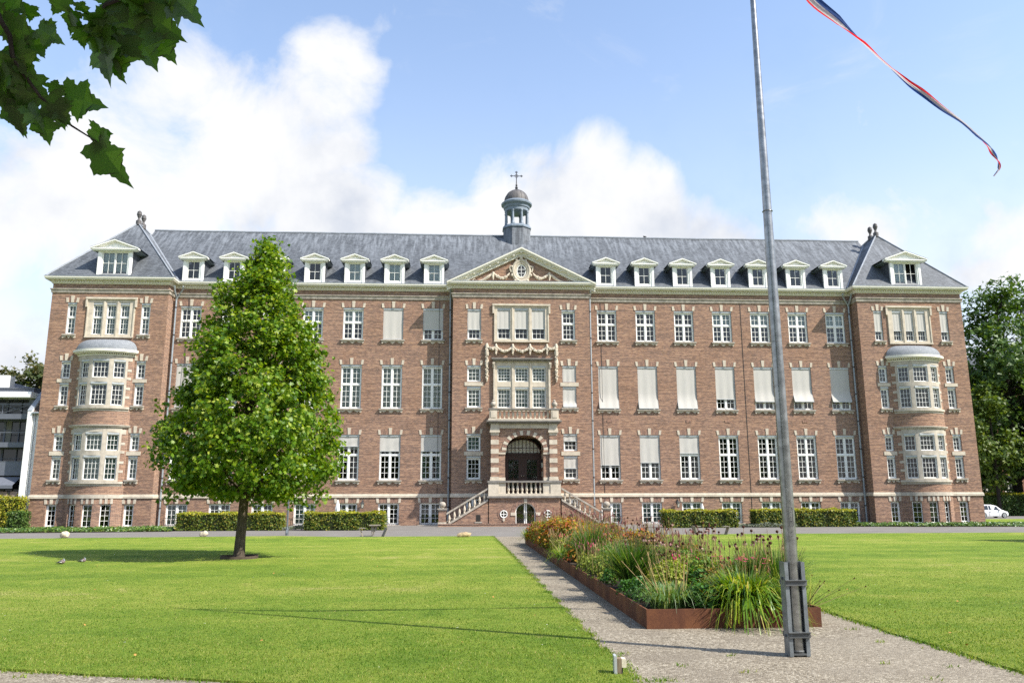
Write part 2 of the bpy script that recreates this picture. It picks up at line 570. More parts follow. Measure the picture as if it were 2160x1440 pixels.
def glass_mat(name, ior=1.75, tint=(0.80, 0.88, 0.85)):
    m, T, out = new_mat(name)
    fr = T.n('ShaderNodeFresnel'); fr.inputs[0].default_value = ior
    co = T.n('ShaderNodeTexCoord').outputs['Object']
    b = T.n('ShaderNodeBump'); b.inputs['Strength'].default_value = 0.05; b.inputs['Distance'].default_value = 0.02
    T.t.links.new(T.noise(co, 2.2, 2), b.inputs['Height'])
    gl = T.n('ShaderNodeBsdfGlossy'); gl.inputs['Roughness'].default_value = 0.02
    T.t.links.new(b.outputs[0], gl.inputs['Normal'])
    tr = T.n('ShaderNodeBsdfTransparent'); tr.inputs[0].default_value = (*tint, 1)
    mx = T.n('ShaderNodeMixShader')
    T.t.links.new(fr.outputs[0], mx.inputs[0]); T.t.links.new(tr.outputs[0], mx.inputs[1]); T.t.links.new(gl.outputs[0], mx.inputs[2])
    T.t.links.new(mx.outputs[0], out.inputs[0])
    return m


GLASS = glass_mat('window_glass')


def leaf_mat(name, stops, rough=0.5, spec=0.35, trans=0.35, tcol=None, vein=0.0, patch=False):
    m, T, out = new_mat(name)
    r = T.n('ShaderNodeNewGeometry').outputs['Random Per Island']
    c = T.ramp(r, stops)
    if patch:                              # yellower and greener patches of turf
        co = T.n('ShaderNodeTexCoord').outputs['Object']
        c = T.mix(T.smooth(T.noise(T.vmath('MULTIPLY', co, (1.0, 1.0, 1)), 0.9, 7, 0.68, 0.8), 0.36, 0.64), T.mix(1.0, c, (0.62, 0.76, 0.62), 'MULTIPLY'), T.mix(1.0, c, (1.18, 1.03, 1.35), 'MULTIPLY'))
    if vein:
        co = T.n('ShaderNodeTexCoord').outputs['Object']
        c = T.mix(T.math('MULTIPLY', T.smooth(T.noise(co, 26, 5, 0.7), 0.42, 0.70), vein), c, (0.10, 0.13, 0.02))
    p = principled(T, out, c, rough, spec)
    tl = T.n('ShaderNodeBsdfTranslucent')
    T.t.links.new(T.mix(1.0, c, tcol or (1.6, 1.5, 0.5), 'MULTIPLY'), tl.inputs[0])
    mx = T.n('ShaderNodeMixShader'); mx.inputs[0].default_value = trans
    T.t.links.new(p.outputs[0], mx.inputs[1]); T.t.links.new(tl.outputs[0], mx.inputs[2])
    T.t.links.new(mx.outputs[0], out.inputs[0])
    return m


LEAF_TREE = leaf_mat('lawn_tree_leaf', [(0, (0.045, 0.115, 0.007)), (0.5, (0.115, 0.215, 0.011)), (0.82, (0.21, 0.30, 0.018)), (1, (0.33, 0.38, 0.055))], 0.45, 0.4, 0.42)
LEAF_DARK = leaf_mat('park_tree_leaf', [(0, (0.034, 0.076, 0.014)), (0.6, (0.066, 0.130, 0.020)), (1, (0.13, 0.20, 0.034))], 0.5, 0.4, 0.25)
LEAF_LIGHT = leaf_mat('light_tree_leaf', [(0, (0.06, 0.11, 0.018)), (0.6, (0.10, 0.16, 0.025)), (1, (0.16, 0.20, 0.035))], 0.5, 0.4, 0.35)
LEAF_RUST = leaf_mat('beech_leaf', [(0, (0.05, 0.075, 0.025)), (0.6, (0.080, 0.095, 0.032)), (1, (0.12, 0.10, 0.035))], 0.6, 0.3, 0.25)
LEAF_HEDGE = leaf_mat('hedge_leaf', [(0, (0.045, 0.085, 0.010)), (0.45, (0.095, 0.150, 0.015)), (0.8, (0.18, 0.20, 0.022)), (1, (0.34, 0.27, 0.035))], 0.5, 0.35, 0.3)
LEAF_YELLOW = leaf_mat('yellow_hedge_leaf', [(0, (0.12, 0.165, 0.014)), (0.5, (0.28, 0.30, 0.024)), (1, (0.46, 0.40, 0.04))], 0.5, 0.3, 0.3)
LEAF_IVY = leaf_mat('ivy_leaf', [(0, (0.03, 0.075, 0.012)), (0.6, (0.07, 0.14, 0.02)), (1, (0.16, 0.22, 0.03))], 0.4, 0.5, 0.2)
LEAF_GREY = leaf_mat('lavender_leaf', [(0, (0.09, 0.11, 0.085)), (1, (0.20, 0.22, 0.17))], 0.8, 0.2, 0.2)
LEAF_PLANE = leaf_mat('plane_leaf', [(0, (0.024, 0.062, 0.010)), (0.6, (0.048, 0.105, 0.014)), (1, (0.085, 0.15, 0.02))], 0.40, 0.5, 0.5, (1.35, 1.9, 0.3), 0.4)
BARK = plain('bark', (0.085, 0.068, 0.050), 0.95, 0.1, var=0.4, scale=6, stretch=(3, 3, .7), bump=0.8)
BARK_D = plain('dark_bark', (0.035, 0.030, 0.026), 0.95, 0.1, var=0.4, scale=6, stretch=(3, 3, .7), bump=0.6)


def lawn_mat():
    m, T, out = new_mat('mown_grass')
    co = T.n('ShaderNodeTexCoord').outputs['Object']
    big = T.noise(T.vmath('MULTIPLY', co, (0.5, 1, 1)), 0.16, 5, 0.6)
    mid = T.noise(T.vmath('MULTIPLY', co, (1.0, 1.0, 1)), 0.8, 7, 0.68, 0.8)
    fine = T.noise(co, 14, 7, 0.75)
    tuft = T.noise(T.vmath('MULTIPLY', co, (0.8, 1.3, 1)), 3.4, 6, 0.7)
    # mowing passes run along the building, a little over a metre wide
    sy = T.n('ShaderNodeSeparateXYZ'); T.t.links.new(co, sy.inputs[0])
    stripe = T.math('SINE', T.math('ADD', T.math('MULTIPLY', sy.outputs[1], 2.3), T.math('MULTIPLY', big, 4)))
    f = T.math('ADD', T.math('MULTIPLY', big, 0.42), T.math('ADD', T.math('MULTIPLY', mid, 0.40), T.math('ADD', T.math('MULTIPLY', stripe, 0.018), T.math('ADD', T.math('MULTIPLY', fine, 0.14), T.math('MULTIPLY', tuft, 0.10)))))
    c = T.ramp(f, [(0.40, (0.090, 0.158, 0.016)), (0.50, (0.160, 0.236, 0.024)), (0.59, (0.245, 0.292, 0.042)), (0.68, (0.36, 0.33, 0.11))])
    dry = T.math('MULTIPLY', T.smooth(T.noise(T.vmath('ADD', co, (17, 5, 0)), 0.55, 5, 0.65), 0.64, 0.76), 0.6)
    c = T.mix(dry, c, (0.34, 0.265, 0.10))
    c = T.mix(T.smooth(fine, 0.30, 0.60), T.mix(0.40, c, (0.05, 0.09, 0.008)), c)
    # clover and daisy specks
    vo = T.n('ShaderNodeTexVoronoi', feature='F1', inp={'Vector': co, 'Scale': 1.9})
    speck = T.math('MULTIPLY', T.math('LESS_THAN', vo.outputs['Distance'], 0.034), T.math('GREATER_THAN', T.noise(co, 0.35, 3), 0.47))
    c = T.mix(speck, c, (0.75, 0.72, 0.62))
    principled(T, out, c, 0.85, 0.15, 0, T.noise(co, 30, 5, 0.8), 0.06, 0.9)
    return m


def gravel_mat():
    m, T, out = new_mat('gravel')
    co = T.n('ShaderNodeTexCoord').outputs['Object']
    vo = T.n('ShaderNodeTexVoronoi', feature='F1', inp={'Vector': co, 'Scale': 48.0})
    r = T.n('ShaderNodeSeparateColor'); T.t.links.new(vo.outputs['Color'], r.inputs[0])
    c = T.ramp(r.outputs[0], [(0, (0.075, 0.060, 0.042)), (0.35, (0.195, 0.165, 0.120)), (0.8, (0.285, 0.245, 0.184)), (1, (0.48, 0.43, 0.34))])
    patch = T.noise(T.vmath('MULTIPLY', co, (1, 1.5, 1)), 1.1, 6, 0.65, 0.5)
    c = T.mix(T.smooth(patch, 0.40, 0.68), c, T.mix(0.5, c, (0.15, 0.125, 0.095)))
    c = T.mix(T.smooth(T.noise(co, 0.35, 4), 0.42, 0.62), c, T.mix(0.3, c, (0.26, 0.228, 0.178)))
    principled(T, out, c, 0.95, 0.15, 0, T.math('SUBTRACT', 1.0, vo.outputs['Distance']), 0.012, 0.9)
    return m


def asphalt_mat():
    m, T, out = new_mat('asphalt')
    co = T.n('ShaderNodeTexCoord').outputs['Object']
    f = T.math('ADD', T.math('MULTIPLY', T.noise(co, 0.5, 5, 0.6), 0.6), T.math('MULTIPLY', T.noise(co, 40, 3, 0.7), 0.4))
    c = T.ramp(f, [(0.3, (0.135, 0.125, 0.115)), (0.7, (0.20, 0.187, 0.172))])
    principled(T, out, c, 0.9, 0.2, 0, T.noise(co, 80, 2), 0.01, 0.4)
    return m


def corten_mat():
    m, T, out = new_mat('rusted_steel')
    co = T.n('ShaderNodeTexCoord').outputs['Object']
    f = T.math('ADD', T.math('MULTIPLY', T.noise(T.vmath('MULTIPLY', co, (1, 1, .35)), 1.6, 6, 0.65), 0.7), T.math('MULTIPLY', T.noise(co, 45, 4, 0.7), 0.3))
    c = T.ramp(f, [(0.30, (0.050, 0.020, 0.012)), (0.48, (0.105, 0.040, 0.020)), (0.62, (0.185, 0.075, 0.030)), (0.8, (0.27, 0.12, 0.045))])
    principled(T, out, c, 0.8, 0.25, 0, T.noise(co, 90, 3), 0.004, 0.5)
    return m


LAWN, GRAVEL, ASPHALT, CORTEN = lawn_mat(), gravel_mat(), asphalt_mat(), corten_mat()
SOIL = plain('soil', (0.05, 0.038, 0.028), 0.95, 0.1, var=0.4, scale=8, bump=0.8)
GALV = plain('galvanised_steel', (0.19, 0.21, 0.22), 0.45, 0.5, 0.45, var=0.28, scale=7, dirt=0.45)
GALV_D = plain('dull_steel', (0.095, 0.10, 0.10), 0.6, 0.4, 0.3, var=0.3, scale=6, dirt=0.4)
BLADE = leaf_mat('grass_blade', [(0, (0.080, 0.172, 0.014)), (0.5, (0.152, 0.248, 0.025)), (0.85, (0.225, 0.30, 0.042)), (1, (0.38, 0.36, 0.12))], 0.6, 0.25, 0.35, patch=True)
ROCK = plain('pale_boulder', (0.52, 0.45, 0.33), 0.9, 0.2, var=0.25, scale=3, dirt=0.3, bump=0.8)
ROCK_B = plain('ochre_boulder', (0.44, 0.33, 0.19), 0.9, 0.2, var=0.4, scale=4, dirt=0.5, bump=0.8)

# ------------------------------------------------------------------ ground, road, path, lawns
def sheet(name, pts, z, mat, kind='structure', sub=0):
    mb = MB()
    mb.add([(x, y, z) for x, y in pts], [tuple(range(len(pts)))])
    return tag(mb.build(name, mat), kind=kind)


GROUNDM = plain('park_ground', (0.085, 0.125, 0.022), 0.95, 0.1, var=0.35, scale=0.5)
sheet('ground', [(-700, -300), (700, -300), (700, 900), (-700, 900)], -0.03, GROUNDM)
sheet('road', [(-120, -18.4), (120, -18.4), (120, -9.4), (24, -8.2), (19.9, -7.0), (12, -4.0), (12, 1), (-12, 1), (-12, -4), (-20.5, -7.6), (-24, -9.6), (-120, -18.0)],
      -0.012, ASPHALT)
sheet('gravel_path', [(-70, -70), (70, -70), (70, -46), (2.2, -46), (1.9, -17.9), (-3.2, -17.9), (-3.2, -46), (-70, -34)], -0.006, GRAVEL)


def wavy(a, b, n, amp, rng):
    out = []
    for i in range(n):
        t = i / n
        dx, dy = b[0] - a[0], b[1] - a[1]
        L = math.hypot(dx, dy)
        k = rng.normal() * amp
        out.append((a[0] + dx * t - dy / L * k, a[1] + dy * t + dx / L * k))
    return out


EDGE_RNG = np.random.default_rng(3)
LAWN_L = [(-60, -17.9), (-24.3, -17.4), (-12.5, -16.2), (-9.5, -17.6), (-2.6, -17.6), (-2.47, -30), (-2.38, -46.4), (-2.30, -47.3), (-2.40, -48.7), (-5.94, -47.77), (-7.12, -47.44), (-8.4, -47.06), (-12, -45.8), (-30, -39), (-60, -32)]
LAWN_R = [(1.50, -17.6), (9, -17.0), (60, -17.9), (60, -46), (30, -49), (8, -49.6), (1.9, -49.6), (1.36, -48.6), (1.33, -46), (1.40, -43)]


def lawn(pts):
    out = []
    for a, b in zip(pts, pts[1:] + pts[:1]):
        out += wavy(a, b, max(2, int(math.hypot(b[0] - a[0], b[1] - a[1]) * 3)), 0.022, EDGE_RNG)
    mb = MB()
    n = len(out)
    mb.add([(x, y, 0.014) for x, y in out] + [(x, y, -0.02) for x, y in out], [tuple(range(n))] + [(i, i + n, (i + 1) % n + n, (i + 1) % n) for i in range(n)])
    return tag(mb.build('lawn', LAWN), kind='structure')


lawn(LAWN_L)
lawn(LAWN_R)


def inside(pts, x, y):
    r = np.zeros(len(x), dtype=bool)
    n = len(pts)
    for i in range(n):
        (x1, y1), (x2, y2) = pts[i], pts[(i + 1) % n]
        cond = ((y1 > y) != (y2 > y))
        xi = (x2 - x1) * (y - y1) / (y2 - y1 if y2 != y1 else 1e-9) + x1
        r ^= cond & (x < xi)
    return r


def grass_mass(name, boxes, seed=5):
    """individual blades over the nearer lawn: (x0, x1, y0, y1, blades per square unit, height, width)"""
    rng = np.random.default_rng(seed)
    Vs, n_tot = [], 0
    for x0, x1, y0, y1, dens, h, w in boxes:
        n = int((x1 - x0) * (y1 - y0) * dens)
        x, y = rng.uniform(x0, x1, n), rng.uniform(y0, y1, n)
        # only where the picture could see it
        vis = np.abs((x + 3.9) - (y + 55.6) * 0.06) < (y + 55.6) * 0.72 + 0.4
        fade = rng.uniform(0, 1, n) < np.clip((y1 - y) / (y1 - y0) * 1.25, 0, 1) ** 1.3
        k = fade & (inside(LAWN_L, x, y) | inside(LAWN_R, x, y)) & vis & (np.hypot(x + 10.3, y + 31.5) > 0.55)
        x, y = x[k], y[k]
        n = len(x)
        a = rng.uniform(0, 2 * math.pi, n)
        hh = h * rng.uniform(0.45, 1.25, n)
        lean = rng.uniform(0.1, 0.9, n) * hh
        la = rng.uniform(0, 2 * math.pi, n)
        ww = w * rng.uniform(0.6, 1.3, n)
        p = np.zeros((n, 3, 3))
        p[:, 0] = np.stack([x - np.cos(a) * ww, y - np.sin(a) * ww, np.full(n, 0.010)], 1)
        p[:, 1] = np.stack([x + np.cos(a) * ww, y + np.sin(a) * ww, np.full(n, 0.010)], 1)
        p[:, 2] = np.stack([x + np.cos(la) * lean, y + np.sin(la) * lean, 0.014 + hh], 1)
        Vs.append(p.reshape(-1, 3)); n_tot += n
    V = np.concatenate(Vs)
    o = np_mesh(name, V, np.arange(n_tot * 3), np.arange(n_tot) * 3, np.full(n_tot, 3), BLADE)
    return tag(o, kind='stuff')


grass_mass('grass', [(-9.5, 4.5, -49.6, -44.0, 3200, 0.020, 0.0045), (-17, 12, -47.0, -33, 900, 0.018, 0.006)])


def edge_tufts():
    """longer, broader blades and weeds along the lawn edges"""
    rng = np.random.default_rng(8)
    P = []
    def along(a, b, dens, spread):
        n = int(math.hypot(b[0] - a[0], b[1] - a[1]) * dens)
        t = rng.uniform(0, 1, n)
        t = np.clip(t + 0.02 * np.sin(t * 90), 0, 1)
        x = a[0] + (b[0] - a[0]) * t + rng.normal(size=n) * spread
        y = a[1] + (b[1] - a[1]) * t + rng.normal(size=n) * spread
        P.append(np.stack([x, y], 1))
    for pts in (LAWN_L[4:12], LAWN_R[5:] + LAWN_R[:1]):
        for a, b in zip(pts[:-1], pts[1:]):
            near = max(a[1], b[1]) < -36 or True
            along(a, b, 300, 0.045)
    for cx, cy, s, n in ((-2.12, -48.0, .08, 70), (-1.75, -47.35, .04, 14), (-1.2, -47.7, .04, 10), (0.85, -47.6, .04, 10), (-2.2, -46.7, .05, 18), (0.4, -48.1, .04, 8),
                         (-1.1, -46.9, .035, 12), (0.9, -46.2, .04, 14), (1.0, -45.3, .05, 18), (-8.0, -47.4, .05, 25), (-6.3, -48.0, .06, 30), (0.3, -47.4, .03, 10)):
        P.append(np.stack([cx + rng.normal(size=n) * s, cy + rng.normal(size=n) * s * .7], 1))
    P = np.concatenate(P)
    n = len(P)
    a, la = rng.uniform(0, 2 * math.pi, n), rng.uniform(0, 2 * math.pi, n)
    hh = rng.uniform(0.012, 0.042, n); w = rng.uniform(0.004, 0.010, n); lean = rng.uniform(.2, 1.2, n) * hh
    V = np.zeros((n, 3, 3))
    z = np.full(n, -0.004)
    V[:, 0] = np.stack([P[:, 0] - np.cos(a) * w, P[:, 1] - np.sin(a) * w, z], 1)
    V[:, 1] = np.stack([P[:, 0] + np.cos(a) * w, P[:, 1] + np.sin(a) * w, z], 1)
    V[:, 2] = np.stack([P[:, 0] + np.cos(la) * lean, P[:, 1] + np.sin(la) * lean, hh], 1)
    return tag(np_mesh('weeds', V.reshape(-1, 3), np.arange(n * 3), np.arange(n) * 3, np.full(n, 3), BLADE), kind='stuff')


edge_tufts()

# ------------------------------------------------------------------ the brick building
BLD = empty('brick_building', (0, 0, 0), 0, 'very long four-storey red-brick building with grey slate roof, cream cornice and central bell cupola', 'building')
WX, WI, CX = 32.0, 24.25, 4.78           # half-lengths: whole front, inner edge of the end wings, centre bay
EAVE = 16.27
BACK = 11.0
COLS = [6.2 + 2.8 * i for i in range(7)]
ROWS = {'top': (12.71, 2.29), 'second': (7.86, 3.07), 'first': (3.0, 3.07), 'base': (0.03, 1.45)}
WW = 1.42


def wall_grid(mb, u0, u1, z0, z1, holes, P, depth, umax=1e9):
    """wall sheet with rectangular holes and their reveals; P(u, z, d) maps to space, d = depth into the wall"""
    us = sorted({u0, u1, *[h[0] for h in holes], *[h[1] for h in holes]})
    us = [u for u in us if u0 - 1e-6 <= u <= u1 + 1e-6]
    full = [us[0]]
    for a, b in zip(us, us[1:]):
        k = max(1, int(math.ceil((b - a) / umax)))
        full += [a + (b - a) * i / k for i in range(1, k + 1)]
    for a, b in zip(full, full[1:]):
        mid = (a + b) / 2
        hs = sorted((max(h[2], z0), min(h[3], z1)) for h in holes if h[0] < mid < h[1])
        z = z0
        for lo, hi in hs:
            if lo > z + 1e-6:
                mb.quad(P(a, z, 0), P(b, z, 0), P(b, lo, 0), P(a, lo, 0))
            mb.quad(P(a, lo, 0), P(b, lo, 0), P(b, lo, depth), P(a, lo, depth))
            mb.quad(P(a, hi, 0), P(a, hi, depth), P(b, hi, depth), P(b, hi, 0))
            z = max(z, hi)
        if z < z1 - 1e-6:
            mb.quad(P(a, z, 0), P(b, z, 0), P(b, z1, 0), P(a, z1, 0))
    for h in holes:
        for u in (h[0], h[1]):
            mb.quad(P(u, h[2], 0), P(u, h[2], depth), P(u, h[3], depth), P(u, h[3], 0))


def plane_y(y):
    return lambda u, z, d: (u, y + d, z)


SMALL = []       # narrow windows of the centre bay and wings: (x, z0, h, kind)
centre_narrow = [(x, z, h) for x in (-3.3, 3.3) for z, h in ((12.58, 2.18), (9.63, 1.14), (7.85, 1.45), (4.9, 1.17), (3.02, 1.55))]
wing_rel = (-2.62, 2.36)                 # narrow windows either side of a wing's bow
WCX = 27.98
wing_narrow_z = [(12.72, 2.2), (9.70, 1.22), (7.88, 1.54), (4.90, 1.17), (3.03, 1.56)]


def build_walls():
    mb = MB()
    D = 0.26
    for sgn in (-1, 1):
        holes = [(sgn * c - WW / 2, sgn * c + WW / 2, z, z + h) for c in COLS for z, h in ROWS.values()]
        a, b = sorted((sgn * CX, sgn * WI))
        wall_grid(mb, a, b, -0.2, EAVE, holes, plane_y(0), D)
        # wing front
        wc = sgn * WCX
        holes = []
        for x in (wing_rel if sgn > 0 else (-wing_rel[1], -wing_rel[0])):
            pass
        for x in wing_x(sgn):
            holes += [(x - .31, x + .31, z, z + h) for z, h in wing_narrow_z]
            holes.append((x - .33, x + .33, 0.03, 1.48))
        holes.append((wc - 1.6, wc + 1.6, 12.54, 15.26))
        holes.append((wc - 1.55, wc + 1.55, 0.02, 1.6)); holes.append((wc - 1.55, wc + 1.55, 2.6, 11.0))
        a, b = sorted((sgn * WI, sgn * WX))
        wall_grid(mb, a, b, -0.2, EAVE, holes, plane_y(-1), D)
        # wing and centre returns, outer side and back
        mb.quad((sgn * WI, -1, -.2), (sgn * WI, 0, -.2), (sgn * WI, 0, EAVE), (sgn * WI, -1, EAVE))
        mb.quad((sgn * CX, -1, -.2), (sgn * CX, 0, -.2), (sgn * CX, 0, EAVE), (sgn * CX, -1, EAVE))
        mb.quad((sgn * WX, -1, -.2), (sgn * WX, 13, -.2), (sgn * WX, 13, EAVE), (sgn * WX, -1, EAVE))
        mb.quad((sgn * WI, BACK, -.2), (sgn * WI, 13, -.2), (sgn * WI, 13, EAVE), (sgn * WI, BACK, EAVE))
        mb.quad((sgn * WI, 13, -.2), (sgn * WX, 13, -.2), (sgn * WX, 13, EAVE), (sgn * WI, 13, EAVE))
    mb.quad((-WI, BACK, -.2), (WI, BACK, -.2), (WI, BACK, EAVE), (-WI, BACK, EAVE))
    holes = [(x - .475, x + .475, z, z + h) for x, z, h in centre_narrow] + [(-1.9, 1.9, 7.62, 11.2), (-1.86, 1.86, 12.45, 15.05), (-1.3, 1.3, 2.0, 5.95)]
    holes += [(s * 3.3 - .475, s * 3.3 + .475, .9, 1.75) for s in (-1, 1)]
    wall_grid(mb, -CX, CX, -0.2, EAVE, holes, plane_y(-1), D)
    mb.build('wall', BRICK, BLD)
    # floors and cross walls, seen only as the dimness behind the glass
    m2 = MB()
    for z in (2.2, 7.0, 12.0, 16.05):
        m2.box(-WI + .05, WI - .05, 0.3, BACK - .1, z, z + .18)
        for s in (-1, 1):
            a, b = sorted((s * (WI + .05), s * (WX - .05)))
            m2.box(a, b, -.65, 12.9, z, z + .18)
    for x in [s * (CX + 2.8 * k) for s in (-1, 1) for k in range(0, 8)]:
        m2.box(x - .06, x + .06, .35, 5.0, 0, 16)
    m2.box(-WI, WI, 5.0, 5.15, 0, 16)
    m2.build('floor_slab', FLOORM, BLD)


def wing_x(sgn):
    return (-30.60, -25.70) if sgn < 0 else (25.70, 30.60)


build_walls()

FRONT_PATH = [(-WX, 13), (-WX, -1), (-WI, -1), (-WI, 0), (-CX, 0), (-CX, -1), (CX, -1), (CX, 0), (WI, 0), (WI, -1), (WX, -1), (WX, 13)]


def build_bands():
    mb = MB()
    mb.sweep([(-.05, 15.58), (.05, 15.58), (.07, 15.66), (.07, 15.76), (.13, 15.82), (.13, 15.88), (-.05, 15.90)], FRONT_PATH)
    mb.build('stone_band', STONE_W, BLD)
    mb = MB()
    mb.sweep([(-.05, 1.84), (.07, 1.84), (.07, 1.98), (.04, 2.03), (.04, 2.08), (-.05, 2.10)], FRONT_PATH)
    mb.build('stone_band', STONE, BLD)
    mb = MB()
    prof = [(-.1, 16.22), (.05, 16.22), (.07, 16.27), (.10, 16.28), (.10, 16.41), (.16, 16.44), (.17, 16.52), (.33, 16.52), (.33, 16.48), (.37, 16.455), (.39, 16.50), (.42, 16.53), (.44, 16.57), (.44, 16.655), (-.1, 16.68)]
    mb.sweep(prof, FRONT_PATH)
    mb.cur = 1
    mb.sweep([(.30, 16.672), (.455, 16.66), (.455, 16.69), (.30, 16.70)], FRONT_PATH)
    mb.cur = 0
    for (xa, ya), (xb, yb) in zip(FRONT_PATH, FRONT_PATH[1:]):
        if ya != yb:
            continue
        n = int(abs(xb - xa) / 0.175)
        for i in range(n):
            x = xa + (xb - xa) * (i + .5) / n
            mb.box(x - .048, x + .048, ya - .155, ya - .095, 16.30, 16.40)
        n = max(1, int(round((xb - xa + .9) / 0.60)))
        for i in range(n + 1):
            x = xa - .2 + (xb - xa + .4) * i / n
            mb.box(x - .08, x + .08, ya - .32, ya - .175, 16.43, 16.515)
    mb.build('cornice', [CREAM, ZINC], BLD)


build_bands()


# --- windows: a frame mesh with its own sub-parts (pane, lintel, sill, blind, curtain)
def frame_mesh(w, h, cols, rows, box=True, t=0.075, mull=0.11, sash=0.045, bar=0.026, d=0.09):
    """rows from bottom to top: (height, bars across, bars up); cols sashes side by side; front face at y = 0"""
    mb = MB()
    mb.box(-w / 2, -w / 2 + t, 0, d, 0, h)
    mb.box(w / 2 - t, w / 2, 0, d, 0, h)
    mb.box(-w / 2 + t, w / 2 - t, 0, d, 0, t)
    top = h - (0.13 if box else 0)
    mb.box(-w / 2 + t, w / 2 - t, 0.002, d, top - t, top)
    if box:
        mb.cur = 1
        mb.box(-w / 2 - .0, w / 2 + .0, -.10, 0.0, top, h)
        for s in (-1, 1):
            mb.cbox((s * (w / 2 - .018), -.03, top / 2), (.03, .05, top - .02))
        mb.cur = 0
    iw = (w - 2 * t - (cols - 1) * mull) / cols
    for c in range(1, cols):
        x = -w / 2 + t + c * iw + (c - 1) * mull
        mb.box(x, x + mull, -.012, d, t, top - t)
    z = t
    avail = top - 2 * t - (len(rows) - 1) * 0.10
    tot = sum(r[0] for r in rows)
    for k, (rh, nx, nz) in enumerate(rows):
        hh = avail * rh / tot
        for c in range(cols):
            x0 = -w / 2 + t + c * (iw + mull)
            x1 = x0 + iw
            mb.box(x0, x0 + sash, .02, d - .01, z, z + hh)
            mb.box(x1 - sash, x1, .02, d - .01, z, z + hh)
            mb.box(x0 + sash, x1 - sash, .02, d - .01, z, z + sash)
            mb.box(x0 + sash, x1 - sash, .02, d - .01, z + hh - sash, z + hh)
            for i in range(1, nx):
                x = x0 + sash + (iw - 2 * sash) * i / nx
                mb.box(x - bar / 2, x + bar / 2, .032, d - .02, z + sash, z + hh - sash)
            for i in range(1, nz):
                q = z + sash + (hh - 2 * sash) * i / nz
                mb.box(x0 + sash, x1 - sash, .034, d - .022, q - bar / 2, q + bar / 2)
            if k < len(rows) - 1:
                mb.box(x0, x1, -.016, d, z + hh, z + hh + .10)
        z += hh + .10
    return mb


_protos = {}
PANE_RNG = random.Random(77)


